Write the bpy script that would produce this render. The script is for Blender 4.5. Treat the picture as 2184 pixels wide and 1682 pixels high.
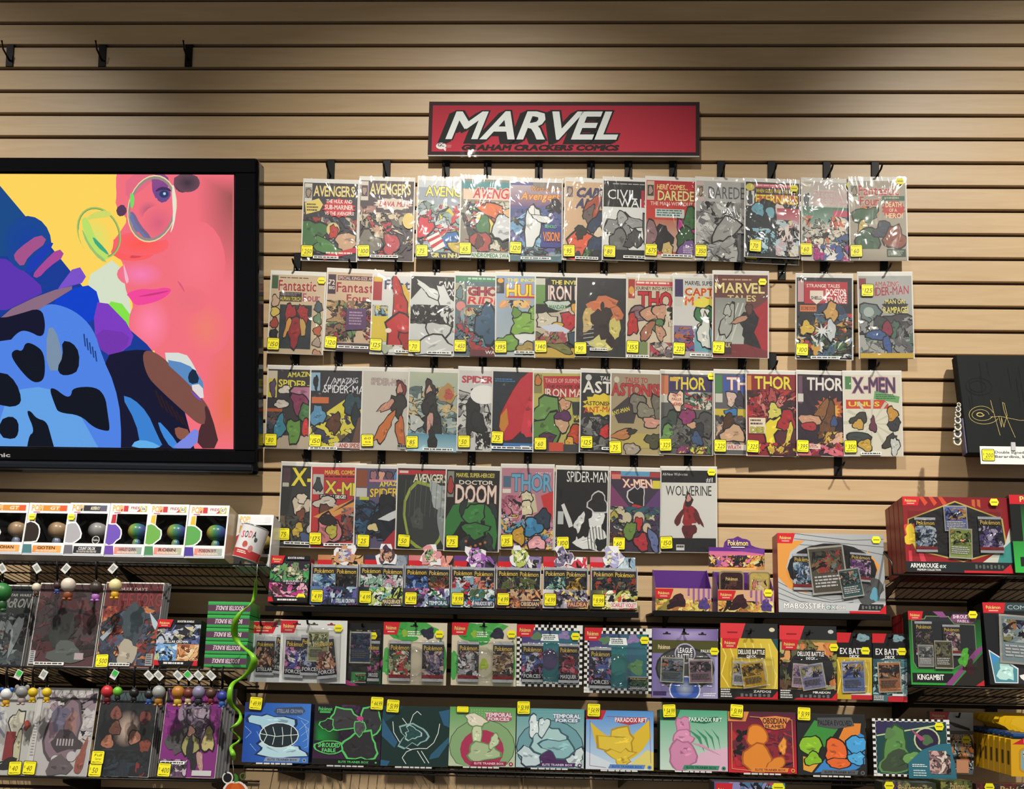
import bpy, bmesh, math, random
from mathutils import Vector, Matrix
for o in list(bpy.data.objects): bpy.data.objects.remove(o)
SC = bpy.context.scene
COL = SC.collection
PI = math.pi
rad = math.radians

# ------------------------------------------------------------------ camera
# the photograph is the upper part of a taller frame, hence the vertical shift
F, CX, CY, W, H = 2000.0, 1092.0, 1249.4, 2184, 1682
CAMZ, DIST = 1.45, 2.859
PITCH, YAW, ROLL = 0.06520412, -0.03140034, 0.01957254
_f = Vector((math.sin(YAW)*math.cos(PITCH), math.cos(YAW)*math.cos(PITCH), math.sin(PITCH)))
_r = Vector((math.cos(YAW), -math.sin(YAW), 0)); _u = _r.cross(_f)
RT = math.cos(ROLL)*_r + math.sin(ROLL)*_u
UP = -math.sin(ROLL)*_r + math.cos(ROLL)*_u
CAM = Vector((0, -DIST, CAMZ))
cd = bpy.data.cameras.new('camera'); cam = bpy.data.objects.new('camera', cd); COL.objects.link(cam)
cd.sensor_width = 36; cd.lens = F/W*36; cd.shift_y = (CY-H/2)/W; cd.clip_start = 0.05
cam.matrix_world = Matrix(((RT.x, UP.x, -_f.x, CAM.x), (RT.y, UP.y, -_f.y, CAM.y), (RT.z, UP.z, -_f.z, CAM.z), (0, 0, 0, 1)))
SC.camera = cam

def at(px, py, d=0.0):
    """point seen at pixel (px,py) that stands d metres in front of the wall"""
    v = _f + RT*((px-CX)/F) + UP*((CY-py)/F)
    return CAM + v*((-d+DIST)/v.y)

# ------------------------------------------------------------------ light
wd = bpy.data.worlds.new('shop_light'); SC.world = wd; wd.use_nodes = True
wd.node_tree.nodes['Background'].inputs[0].default_value = (1.0, 0.95, 0.88, 1)
wd.node_tree.nodes['Background'].inputs[1].default_value = 0.3
SC.view_settings.view_transform = 'Standard'; SC.view_settings.look = 'None'
SC.view_settings.exposure = 0.0; SC.view_settings.gamma = 1.0; SC.view_settings.use_curve_mapping = False
CEIL = 4.55
def spot(x, y, aim, power, size=74, blend=1.0, color=(1, 0.94, 0.83), r=0.035):
    l = bpy.data.lights.new('track_spot', 'SPOT'); l.energy = power; l.spot_size = rad(size); l.spot_blend = blend
    l.color = color; l.shadow_soft_size = r
    o = bpy.data.objects.new('track_spot', l); COL.objects.link(o)
    o.location = (x, y, CEIL-0.12)
    o.rotation_euler = (Vector(aim)-o.location).to_track_quat('-Z', 'Y').to_euler()
    return o
for x in (-4.4, -2.33, -0.25, 1.82, 3.9):
    spot(x, -2.2, (x, 0, 1.12), 540 if x > 0 else 490, 69 if x == -0.25 else 74)

# ------------------------------------------------------------------ materials
def lin(h):
    h = h.lstrip('#'); c = []
    if len(h) == 3: h = ''.join(a*2 for a in h)
    for i in (0, 2, 4):
        v = int(h[i:i+2], 16)/255
        c.append(v/12.92 if v <= 0.04045 else ((v+0.055)/1.055)**2.4)
    return (c[0], c[1], c[2], 1.0)
MATS = {}
def newmat(name):
    m = bpy.data.materials.new(name); m.use_nodes = True
    return m, m.node_tree.nodes, m.node_tree.links, m.node_tree.nodes['Principled BSDF']
def mat(hexc, rough=0.5, metal=0.0, spec=0.5):
    k = (hexc, rough, metal, spec)
    if k not in MATS:
        m, n, l, b = newmat('plain_'+hexc.strip('#'))
        b.inputs['Base Color'].default_value = lin(hexc); b.inputs['Roughness'].default_value = rough
        b.inputs['Metallic'].default_value = metal; b.inputs['Specular IOR Level'].default_value = spec
        # faint surface unevenness
        t = n.new('ShaderNodeTexNoise'); t.inputs['Scale'].default_value = 60
        bp = n.new('ShaderNodeBump'); bp.inputs['Strength'].default_value = 0.04; bp.inputs['Distance'].default_value = 0.002
        l.new(t.outputs['Fac'], bp.inputs['Height']); l.new(bp.outputs['Normal'], b.inputs['Normal'])
        MATS[k] = m
    return MATS[k]
def print_mat(name, rough, coat=0.0, metal=0.0, bump=0.0, scale=30):
    m, n, l, b = newmat(name)
    a = n.new('ShaderNodeVertexColor'); a.layer_name = 'ink'
    l.new(a.outputs['Color'], b.inputs['Base Color'])
    b.inputs['Roughness'].default_value = rough; b.inputs['Metallic'].default_value = metal
    b.inputs['Coat Weight'].default_value = coat; b.inputs['Coat Roughness'].default_value = 0.12
    if bump:
        t = n.new('ShaderNodeTexNoise'); t.inputs['Scale'].default_value = scale; t.inputs['Detail'].default_value = 3
        t.inputs['Distortion'].default_value = 0.6
        bp = n.new('ShaderNodeBump'); bp.inputs['Strength'].default_value = bump; bp.inputs['Distance'].default_value = 0.01
        tc = n.new('ShaderNodeTexCoord'); l.new(tc.outputs['Object'], t.inputs['Vector'])
        l.new(t.outputs['Fac'], bp.inputs['Height']); l.new(bp.outputs['Normal'], b.inputs['Normal'])
        if coat: l.new(bp.outputs['Normal'], b.inputs['Coat Normal'])
    return m
INK = print_mat('printed_paper', 0.5)
INKG = print_mat('printed_gloss_card', 0.3, 0.25)
FOIL = print_mat('printed_foil', 0.22, 0.5, 0.35, 0.55, 26)
PLASTIC = print_mat('moulded_vinyl', 0.35, 0.2)
def clear_mat(name, bump, scale, rough, ior=1.45, stretch=(1, 1, 1), tint=1.0):
    m, n, l, b = newmat(name); n.remove(b)
    out = n['Material Output']; tr = n.new('ShaderNodeBsdfTransparent'); gl = n.new('ShaderNodeBsdfGlossy')
    tr.inputs[0].default_value = (tint, tint, tint, 1)
    gl.inputs['Roughness'].default_value = rough
    fr = n.new('ShaderNodeFresnel'); fr.inputs['IOR'].default_value = ior
    mx = n.new('ShaderNodeMixShader')
    t = n.new('ShaderNodeTexNoise'); t.inputs['Scale'].default_value = scale; t.inputs['Detail'].default_value = 2.0
    t.inputs['Distortion'].default_value = 0.9
    mp = n.new('ShaderNodeMapping'); mp.inputs['Scale'].default_value = stretch
    oi = n.new('ShaderNodeObjectInfo'); add = n.new('ShaderNodeVectorMath'); add.operation = 'ADD'
    tc = n.new('ShaderNodeTexCoord'); l.new(tc.outputs['Object'], mp.inputs['Vector'])
    mul = n.new('ShaderNodeMath'); mul.operation = 'MULTIPLY'; mul.inputs[1].default_value = 37.0
    l.new(oi.outputs['Random'], mul.inputs[0]); l.new(mp.outputs['Vector'], add.inputs[0]); l.new(mul.outputs[0], add.inputs[1])
    l.new(add.outputs[0], t.inputs['Vector'])
    bp = n.new('ShaderNodeBump'); bp.inputs['Strength'].default_value = bump; bp.inputs['Distance'].default_value = 0.02
    l.new(t.outputs['Fac'], bp.inputs['Height'])
    l.new(bp.outputs['Normal'], gl.inputs['Normal'])
    lim = n.new('ShaderNodeMath'); lim.operation = 'MINIMUM'; lim.inputs[1].default_value = 0.3; l.new(fr.outputs[0], lim.inputs[0]); l.new(lim.outputs[0], mx.inputs[0]); l.new(tr.outputs[0], mx.inputs[1]); l.new(gl.outputs[0], mx.inputs[2])
    l.new(mx.outputs[0], out.inputs['Surface'])
    return m
BAG = clear_mat('clear_poly_bag', 0.62, 16, 0.12, 1.45, (1, 1, 0.6))
PANE = clear_mat('clear_window_film', 0.25, 10, 0.08, 1.45)
BLIS = clear_mat('clear_blister', 0.35, 22, 0.1, 1.5)
def laminate():
    m, n, l, b = newmat('maple_laminate')
    tc = n.new('ShaderNodeTexCoord'); mp = n.new('ShaderNodeMapping'); mp.inputs['Scale'].default_value = (1.1, 1, 16)
    geo = n.new('ShaderNodeNewGeometry')
    l.new(geo.outputs['Position'], mp.inputs['Vector'])
    t = n.new('ShaderNodeTexNoise'); t.inputs['Scale'].default_value = 3.2; t.inputs['Detail'].default_value = 6; t.inputs['Distortion'].default_value = 1.2
    l.new(mp.outputs['Vector'], t.inputs['Vector'])
    r = n.new('ShaderNodeValToRGB')
    r.color_ramp.elements[0].position = 0.30; r.color_ramp.elements[0].color = lin('#bfa27c')
    r.color_ramp.elements[1].position = 0.72; r.color_ramp.elements[1].color = lin('#c9af8a')
    l.new(t.outputs['Fac'], r.inputs['Fac']); l.new(r.outputs['Color'], b.inputs['Base Color'])
    b.inputs['Roughness'].default_value = 0.38; b.inputs['Specular IOR Level'].default_value = 0.36
    bp = n.new('ShaderNodeBump'); bp.inputs['Strength'].default_value = 0.06; bp.inputs['Distance'].default_value = 0.002
    l.new(t.outputs['Fac'], bp.inputs['Height']); l.new(bp.outputs['Normal'], b.inputs['Normal'])
    return m
WOOD = laminate()
GROOVE = mat('#2c170e', 0.7)
BLACK = mat('#08080a', 0.5, 0.0, 0.25)
GLOSSBLACK = mat('#030408', 0.1, 0.0, 0.2)
WIRE = mat('#101012', 0.35)
WHITE = mat('#e9e9e6', 0.5)
BOARD = mat('#e4e2dc', 0.5)
STEEL = mat('#b8b8bc', 0.25, 1.0)

# ------------------------------------------------------------------ object helpers
def link(o, parent=None):
    COL.objects.link(o)
    if parent is not None: o.parent = parent
    return o
def mesh(name, V, Fc, m, parent=None, smooth=False, cols=None, loc=None):
    me = bpy.data.meshes.new(name); me.from_pydata([tuple(v) for v in V], [], Fc)
    if cols is not None:
        ca = me.color_attributes.new('ink', 'FLOAT_COLOR', 'CORNER'); buf = []
        for f, c in zip(Fc, cols):
            if isinstance(c, list):
                for k in c: buf.extend(k)
            else:
                buf.extend(c*len(f))
        ca.data.foreach_set('color', buf)
    if smooth: me.polygons.foreach_set('use_smooth', [True]*len(me.polygons))
    me.materials.append(m); me.update()
    o = link(bpy.data.objects.new(name, me), parent)
    if loc: o.location = loc
    return o
def share(name, me, parent, loc=(0, 0, 0), rot=(0, 0, 0), sc=(1, 1, 1)):
    o = link(bpy.data.objects.new(name, me), parent); o.location = loc; o.rotation_euler = rot; o.scale = sc
    return o
def bm_mesh(name, bm, m, smooth=False):
    me = bpy.data.meshes.new(name); bm.normal_update(); bm.to_mesh(me); bm.free(); me.materials.append(m)
    if smooth: me.polygons.foreach_set('use_smooth', [True]*len(me.polygons))
    return me
def tag(o, label, cat, group=None, kind=None):
    if label: o['label'] = label
    if cat: o['category'] = cat
    if group: o['group'] = group
    if kind: o['kind'] = kind
    return o
def thing(name, label, cat, loc, rot=(0, 0, 0), group=None):
    o = bpy.data.objects.new(name, None); COL.objects.link(o); o.empty_display_size = 0.02
    o.location = loc; o.rotation_euler = rot
    return tag(o, label, cat, group)
def add_box(bm, x0, x1, y0, y1, z0, z1, bev=0.0, seg=1):
    r = bmesh.ops.create_cube(bm, size=1.0); vs = r['verts']
    bmesh.ops.scale(bm, vec=(x1-x0, y1-y0, z1-z0), verts=vs)
    bmesh.ops.translate(bm, vec=((x0+x1)/2, (y0+y1)/2, (z0+z1)/2), verts=vs)
    if bev:
        es = list({e for v in vs for e in v.link_edges})
        bmesh.ops.bevel(bm, geom=es, offset=bev, segments=seg, profile=0.5, affect='EDGES')
def boxobj(name, dims, m, parent, bev=0.0, loc=None, seg=1):
    bm = bmesh.new(); add_box(bm, *dims, bev=bev, seg=seg)
    o = link(bpy.data.objects.new(name, bm_mesh(name, bm, m)), parent)
    if loc: o.location = loc
    return o
def add_tube(bm, pts, r, n=6, caps=True):
    rings = []; pts = [Vector(p) for p in pts]
    for i, p in enumerate(pts):
        if i == 0: t = pts[1]-p
        elif i == len(pts)-1: t = p-pts[-2]
        else: t = (pts[i+1]-p).normalized()+(p-pts[i-1]).normalized()
        t.normalize(); a = Vector((0, 0, 1)) if abs(t.z) < 0.9 else Vector((1, 0, 0))
        u = t.cross(a).normalized(); v = t.cross(u)
        rr = r[i] if isinstance(r, (list, tuple)) else r
        rings.append([bm.verts.new(p+u*(rr*math.cos(2*PI*k/n))+v*(rr*math.sin(2*PI*k/n))) for k in range(n)])
    for a, b in zip(rings, rings[1:]):
        for k in range(n): bm.faces.new((a[k], a[(k+1) % n], b[(k+1) % n], b[k]))
    if caps: bm.faces.new(rings[0][::-1]); bm.faces.new(rings[-1])
def tube(name, pts, r, m, parent, n=6):
    bm = bmesh.new(); add_tube(bm, pts, r, n)
    return link(bpy.data.objects.new(name, bm_mesh(name, bm, m, True)), parent)
def add_ball(bm, c, rx, ry, rz, u=12, v=8):
    r = bmesh.ops.create_uvsphere(bm, u_segments=u, v_segments=v, radius=1.0)
    bmesh.ops.scale(bm, vec=(rx, ry, rz), verts=r['verts']); bmesh.ops.translate(bm, vec=c, verts=r['verts'])
def ball(name, c, rx, ry, rz, m, parent, u=12, v=8):
    bm = bmesh.new(); add_ball(bm, c, rx, ry, rz, u, v)
    return link(bpy.data.objects.new(name, bm_mesh(name, bm, m, True)), parent)

# ------------------------------------------------------------------ lettering (built-in font outlines)
GL = {}
def load_glyphs():
    chars = [chr(c) for c in range(33, 127)] + ['\u00e9']
    tmp = []
    for wname, off in (('r', 0.0), ('b', 0.022), ('o', 0.06)):
        for ch in chars:
            cu = bpy.data.curves.new('g', 'FONT'); cu.body = ch; cu.size = 1; cu.offset = off; cu.resolution_u = 2
            cu.fill_mode = 'FRONT'
            o = bpy.data.objects.new('g', cu); COL.objects.link(o); tmp.append((wname, ch, o, cu))
    dg = bpy.context.evaluated_depsgraph_get(); dg.update()
    for wname, ch, o, cu in tmp:
        ev = o.evaluated_get(dg); me = ev.to_mesh()
        V = [(v.co.x, v.co.y) for v in me.vertices]; Fc = [tuple(p.vertices) for p in me.polygons]
        ev.to_mesh_clear()
        xs = [v[0] for v in V] or [0]
        GL[(wname, ch)] = (V, Fc, min(xs), max(xs))
    for _, _, o, cu in tmp:
        bpy.data.objects.remove(o); bpy.data.curves.remove(cu)
load_glyphs()
CAPH = max(v[1] for v in GL[('r', 'H')][0])
KERN = {'AV', 'VA', 'RV', 'AT', 'TA', 'LT', 'AY', 'YA', 'FA', 'PA', 'VE', 'Po', 'Te', 'RT', 'LV', 'AW', 'WA', 'TO', 'KO', 'DA'}
def layout(txt, gap=0.09):
    x = 0; out = []
    for ch in txt:
        if ch == ' ' or ('r', ch) not in GL: x += 0.28; continue
        V, Fc, a, b = GL[('r', ch)]
        if out and out[-1][0]+ch in KERN: x -= 0.09
        out.append((ch, x-a)); x += (b-a)+gap
    return out, max(x-gap, 0.01)

class Print:
    """flat printed artwork on a w x h panel; coordinates in percent, y down; local x right, z up, facing -y"""
    def __init__(s, w, h, y0=0.0, seed=1, x0=None, z0=0.0):
        s.w, s.h, s.V, s.F, s.C, s.n, s.y0 = w, h, [], [], [], 0, y0
        s.x0 = -w/2 if x0 is None else x0; s.z0 = z0
        s.rnd = random.Random(seed); s.step = 1.0e-5
    def pt(s, u, v): return (s.x0+u/100*s.w, s.y0-s.n*s.step, s.z0+(1-v/100)*s.h)
    def P(s, pts, c, clip=None):
        if clip: pts = [(min(max(u, clip[0]), clip[2]), min(max(v, clip[1]), clip[3])) for u, v in pts]
        b = len(s.V); s.V += [s.pt(u, v) for u, v in pts]; s.F.append(tuple(range(b+len(pts)-1, b-1, -1)))
        s.C.append(lin(c) if isinstance(c, str) else [lin(k) for k in c][::-1]); s.n += 1
    def R(s, x0, y0, x1, y1, c): s.P([(x0, y0), (x1, y0), (x1, y1), (x0, y1)], c)
    def G(s, x0, y0, x1, y1, c1, c2): s.P([(x0, y0), (x1, y0), (x1, y1), (x0, y1)], [c1, c1, c2, c2])
    def GH(s, x0, y0, x1, y1, c1, c2): s.P([(x0, y0), (x1, y0), (x1, y1), (x0, y1)], [c1, c2, c2, c1])
    def asp(s): return s.w/s.h
    def epts(s, cx, cy, rx, ry, rot=0, n=18, wob=0.0):
        out = []; a = s.asp(); ph = s.rnd.random()*6.3
        for k in range(n):
            t = 2*PI*k/n; q = 1+wob*(s.rnd.random()-0.5)*1.1+wob*0.5*math.sin(3*t+ph)
            x, y = rx*q*math.cos(t), ry*q*math.sin(t)
            c, sn = math.cos(rad(rot)), math.sin(rad(rot))
            X, Y = x*a, y
            out.append((cx+(X*c-Y*sn)/a, cy+X*sn+Y*c))
        return out
    def E(s, cx, cy, rx, ry, c, rot=0, n=18, clip=None): s.P(s.epts(cx, cy, rx, ry, rot, n), c, clip or (0, 0, 100, 100))
    def B(s, cx, cy, rx, ry, c, rot=0, ol='#141418', wob=0.35, clip=None):
        st = s.rnd.getstate(); clip = clip or (0, 0, 100, 100)
        if ol: s.P(s.epts(cx, cy, rx*1.1+0.8, ry*1.1+0.6, rot, 16, wob), ol, clip); s.rnd.setstate(st)
        s.P(s.epts(cx, cy, rx, ry, rot, 16, wob), c, clip)
        if rx*ry > 60 and wob >= 0.2:
            L = lin(c); k = 1.32 if s.rnd.random() < 0.5 else 0.6
            for i in range(5):
                a = rot+s.rnd.uniform(-35, 35); ux, uy = s.rnd.uniform(-.5, .5)*rx, s.rnd.uniform(-.5, .5)*ry; k = 0.55 if i % 2 else 1.3
                q = s.epts(cx+ux, cy+uy, rx*s.rnd.uniform(.15, .34), ry*s.rnd.uniform(.05, .16), a, 8, 0.7)
                q = [(min(max(u, clip[0]), clip[2]), min(max(v, clip[1]), clip[3])) for u, v in q]
                b = len(s.V); s.V += [s.pt(u, v) for u, v in q]; s.F.append(tuple(range(b+len(q)-1, b-1, -1))); s.C.append(tuple(min(z*k, 1) for z in L[:3])+(1.0,)); s.n += 1
    def S(s, cx, cy, rx, ry, c, n=14, ol=None, k=0.82):
        def st(f): return [(cx+rx*f*(1 if i % 2 else k)*math.cos(PI*i/n), cy+ry*f*(1 if i % 2 else k)*math.sin(PI*i/n)) for i in range(2*n)]
        if ol: s.P(st(1.07), ol)
        s.P(st(1), c)
    def K(s, x0, y0, x1, y1, pal, n=24, size=8, ol=0.5, el=2.2):
        pal = pal.split()
        for i in range(n):
            r = size*(0.35+s.rnd.random()); e = 1+(el-1)*s.rnd.random()
            s.B(x0+(x1-x0)*s.rnd.random(), y0+(y1-y0)*s.rnd.random(), r*e, r/e*s.asp()*1.2, '#'+s.rnd.choice(pal), s.rnd.random()*180,
                '#16161a' if s.rnd.random() < ol else None, 0.6, (x0, y0, x1, y1))
        for i in range(int(n*1.2)):
            r = size*0.38*(0.4+s.rnd.random()); e = 1+1.6*s.rnd.random()
            s.B(x0+(x1-x0)*s.rnd.random(), y0+(y1-y0)*s.rnd.random(), r*e, r/e*s.asp()*1.2, '#'+s.rnd.choice(pal) if s.rnd.random() < 0.7 else '#1a1a1e', s.rnd.random()*180,
                None, 0.9, (x0, y0, x1, y1))
    def ring(s, cx, cy, rx, ry, t, c, rot=0, n=28):
        a = s.epts(cx, cy, rx, ry, rot, n); b = s.epts(cx, cy, rx-t, ry-t*ry/rx, rot, n)
        base = len(s.V); s.V += [s.pt(*p) for p in a]+[s.pt(*p) for p in b]
        for k in range(n):
            s.F.append((base+k, base+n+k, base+n+(k+1) % n, base+(k+1) % n)[::-1]); s.C.append(lin(c))
        s.n += 1
    def line(s, pts, t, c):
        a = s.asp()
        for (x0, y0), (x1, y1) in zip(pts, pts[1:]):
            dx, dy = (x1-x0)*a, y1-y0; L = math.hypot(dx, dy) or 1; nx, ny = -dy/L*t/2/a, dx/L*t/2
            b = len(s.V); s.V += [s.pt(x0+nx, y0+ny), s.pt(x1+nx, y1+ny), s.pt(x1-nx, y1-ny), s.pt(x0-nx, y0-ny)]
            s.F.append((b+3, b+2, b+1, b)); s.C.append(lin(c))
        s.n += 1
    def T(s, txt, x0, y0, x1, y1, c, ol=None, shear=0.0, w='b', skew=0.0, clipx=None, rot=0.0):
        """lettering fitted into the box; clipx drops letters that would start right of it"""
        lay, L = layout(txt); sx = (x1-x0)/L; sy = (y1-y0)/CAPH
        for wt, cc in ((('o', ol),) if ol else ())+((w, c),):
            for ch, ox in lay:
              multi = ch in 'MWNmwn' and wt != 'r'
              dl = 0.05 if wt == 'o' else 0.018
              for ex, ey in (((dl, dl), (-dl, dl), (dl, -dl), (-dl, -dl)) if multi else ((0, 0),)):
                V, Fc, a, b = GL[('r' if multi else wt, ch)]
                if multi: s.n += 0.5
                base = len(s.V); q = []
                for vx, vy in V:
                    vx += ex; vy += ey
                    u = x0+(ox+vx)*sx+shear*vy*sy/s.asp(); v = y1-vy*sy-skew*(ox+vx)*sx
                    if rot:
                        du, dv = (u-x0)*s.asp(), v-y1; cr, sr = math.cos(rad(rot)), math.sin(rad(rot))
                        u, v = x0+(du*cr+dv*sr)/s.asp(), y1-du*sr+dv*cr
                    q.append((u, v))
                if clipx is not None and min(p[0] for p in q) > clipx: continue
                s.V += [s.pt(min(max(u, -1), 101), v) for u, v in q]
                for f in Fc: s.F.append(tuple(base+i for i in f)); s.C.append(lin(cc))
            s.n += 1
    def lines(s, x0, y0, x1, y1, n, c, fill=0.55, rag=0.25):
        """small print too fine to read"""
        dy = (y1-y0)/n
        for i in range(n):
            x = x0
            e = x1-(x1-x0)*rag*s.rnd.random()
            while x < e:
                wd_ = (x1-x0)*(0.06+0.14*s.rnd.random()); xe = min(x+wd_, e)
                b = len(s.V); ya, yb = y0+dy*i, y0+dy*(i+fill)
                s.V += [s.pt(x, ya), s.pt(xe, ya), s.pt(xe, yb), s.pt(x, yb)]; s.F.append((b+3, b+2, b+1, b)); s.C.append(lin(c))
                x = xe+(x1-x0)*0.025
        s.n += 1
    def run(s, ops):
        for op in ops:
            getattr(s, op[0])(*op[1:-1], **op[-1]) if isinstance(op[-1], dict) else getattr(s, op[0])(*op[1:])
        return s
    def build(s, name, m, parent): return mesh(name, s.V, s.F, m, parent, cols=s.C)

    def SE(s, cx, cy, rx, ry, c1, c2, rot=0):
        n = 20; q = [(min(max(u, 0), 100), min(max(v, 0), 100)) for u, v in s.epts(cx, cy, rx, ry, rot, n)]; b = len(s.V)
        s.V += [s.pt(*p) for p in q]+[s.pt(cx, cy)]
        for k in range(n): s.F.append((b+(k+1) % n, b+k, b+n)); s.C.append([lin(c2), lin(c2), lin(c1)])
        s.n += 1
def chaikin(pts, it=2):
    for _ in range(it):
        o = []
        for (a, b), (c, d) in zip(pts, pts[1:]+pts[:1]): o += [(a*.75+c*.25, b*.75+d*.25), (a*.25+c*.75, b*.25+d*.75)]
        pts = o
    return pts
def on_plane(px, py, base, tilt):
    """local (x,z) of the point seen at a pixel on a panel through base, leaning back by tilt degrees"""
    v = _f + RT*((px-CX)/F) + UP*((CY-py)/F); n = Vector((0, math.cos(rad(tilt)), -math.sin(rad(tilt))))
    p = CAM + v*((base-CAM).dot(n)/v.dot(n)) - base
    return p.x, p.y*math.sin(rad(tilt))+p.z*math.cos(rad(tilt))
def rrect(w, h, r, n=3):
    out = []
    for cx, cy, a in ((w/2-r, h/2-r, 0), (-w/2+r, h/2-r, 90), (-w/2+r, -h/2+r, 180), (w/2-r, -h/2+r, 270)):
        for k in range(n+1):
            t = rad(a+90*k/n); out.append((cx+r*math.cos(t), cy+r*math.sin(t)))
    return out
def sticker(parent, x, z, price, y=-0.004, w=0.035, h=0.036, rot=0.0, extra=None, name='price_sticker'):
    """yellow price sticker with its dark outline and handwritten price"""
    p = Print(w, h, 0, 5)
    p.P([(50+u/w*100, 50+v/h*100) for u, v in rrect(w*1.09, h*1.09, w*0.12)], '#161408')
    p.P([(50+u/w*100, 50+v/h*100) for u, v in rrect(w*0.99, h*0.99, w*0.09)], '#f4ea1c')
    p.R(12, 9, 90, 12, '#4a4610'); p.R(10, 84, 30, 90, '#4a4610'); p.P([(30, 87), (55, 83), (90, 88), (90, 90), (55, 87), (30, 91)], '#4a4610')
    if extra: p.T(extra[0], 22, 22, 80, 42, '#1a1a10', w='r', shear=0.15); p.T(extra[1], 30, 52, 80, 70, '#1a1a10', w='r', shear=0.15)
    elif price:
        p.T('$', 7, 32, 15, 50, '#1a1a10', w='r', shear=0.1)
        n = len(price); p.T(price, 25, 34, 25+min(63, 22*n), 72, '#1a1a10', w='r', shear=0.18)
    o = p.build(name, INK, parent); o.location = (x, y, z-h/2); o.rotation_euler = (0, rot, 0)
    return o
def hexsticker(parent, x, z, y=-0.003, w=0.026, h=0.02):
    p = Print(w, h, 0, 5); p.P([(0, 50), (18, 0), (82, 0), (100, 50), (82, 100), (18, 100)], '#f0e818'); p.R(18, 44, 84, 58, '#7a7610')
    o = p.build('sale_sticker', INK, parent); o.location = (x, y, z-h/2); return o
def place(xl, xr, yb, yt, d, tilt=0.0):
    a, b = at(xl, yb, d), at(xr, yb, d); base = (a+b)/2; w = b.x-a.x; xm = (xl+xr)/2; h = 0.2
    for _ in range(4):
        top = at(xm, yt, d-h*math.sin(rad(tilt))); h = (top.z-base.z)/math.cos(rad(tilt))
    return base, w, h
# ------------------------------------------------------------------ setting
PITCHZ, ZG, GAP = 0.0762, CAMZ+1.98341, 0.0112
XW = 5.0
wall = boxobj('wall_back', (-XW, XW, 0.013, 0.05, 0.0, CEIL), GROOVE, None); wall['kind'] = 'structure'
bm = bmesh.new(); add_box(bm, -XW, XW, 0, 0.0145, GAP/2, PITCHZ-GAP/2, bev=0.0016, seg=2)
slat_me = bm_mesh('slat', bm, WOOD)
k = -6
while ZG-(k+1)*PITCHZ > 0.0:
    share('slat', slat_me, wall, (0, 0, ZG-(k+1)*PITCHZ)); k += 1
def carpet():
    m, n, l, b = newmat('grey_carpet'); t = n.new('ShaderNodeTexNoise'); t.inputs['Scale'].default_value = 180
    r = n.new('ShaderNodeValToRGB'); r.color_ramp.elements[0].color = lin('#3a3836'); r.color_ramp.elements[1].color = lin('#5c5854')
    l.new(t.outputs['Fac'], r.inputs['Fac']); l.new(r.outputs['Color'], b.inputs['Base Color']); b.inputs['Roughness'].default_value = 0.95
    return m
fl = boxobj('floor', (-XW, XW, -6.0, 0.05, -0.05, 0), carpet(), None); fl['kind'] = 'structure'
ce = boxobj('ceiling', (-XW, XW, -6.0, 0.05, CEIL, CEIL+0.05), mat('#8a8780', 0.9), None); ce['kind'] = 'structure'

# ------------------------------------------------------------------ slatwall hooks
def hook_meshes(prong_len, rise):
    bm = bmesh.new(); add_box(bm, -0.012, 0.012, -0.004, 0.0, -PITCHZ+0.004, 0.002, bev=0.001)
    add_box(bm, -0.012, 0.012, -0.001, 0.010, -0.002, 0.003)
    plate = bm_mesh('plate', bm, BLACK)
    bm = bmesh.new(); add_tube(bm, [(0, -0.003, -0.052), (0, -prong_len*0.8, -0.050+rise*0.4), (0, -prong_len, -0.046+rise)], 0.0032, 6)
    return plate, bm_mesh('prong', bm, BLACK, True)
HP, HS = hook_meshes(0.062, 0.006)
HPL = hook_meshes(0.05, 0.03)[1]
bm = bmesh.new(); add_ball(bm, (0, 0, 0), 0.0022, 0.0012, 0.0022, 8, 5); RIVET = bm_mesh('rivet', bm, STEEL, True)
def hook(px, groove, label, rivets=False, prong=None):
    x = at(px, (at_groove(px, groove)+at_groove(px, groove+1))/2, 0.0).x
    t = thing('slatwall_hook', label, 'hook', (x, -0.0005, ZG-groove*PITCHZ), group='black hooks on the slat wall')
    share('plate', HP, t); share('prong', prong or HS, t)
    if rivets:
        share('rivet', RIVET, t, (-0.006, -0.0045, -0.052+0.002)); share('rivet', RIVET, t, (0.006, -0.0045, -0.052+0.002))
    return t
def at_groove(px, g):
    lo, hi = -2000, 3000
    for _ in range(40):
        m = (lo+hi)/2
        if at(px, m, 0).z > ZG-g*PITCHZ: lo = m
        else: hi = m
    return lo

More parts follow.
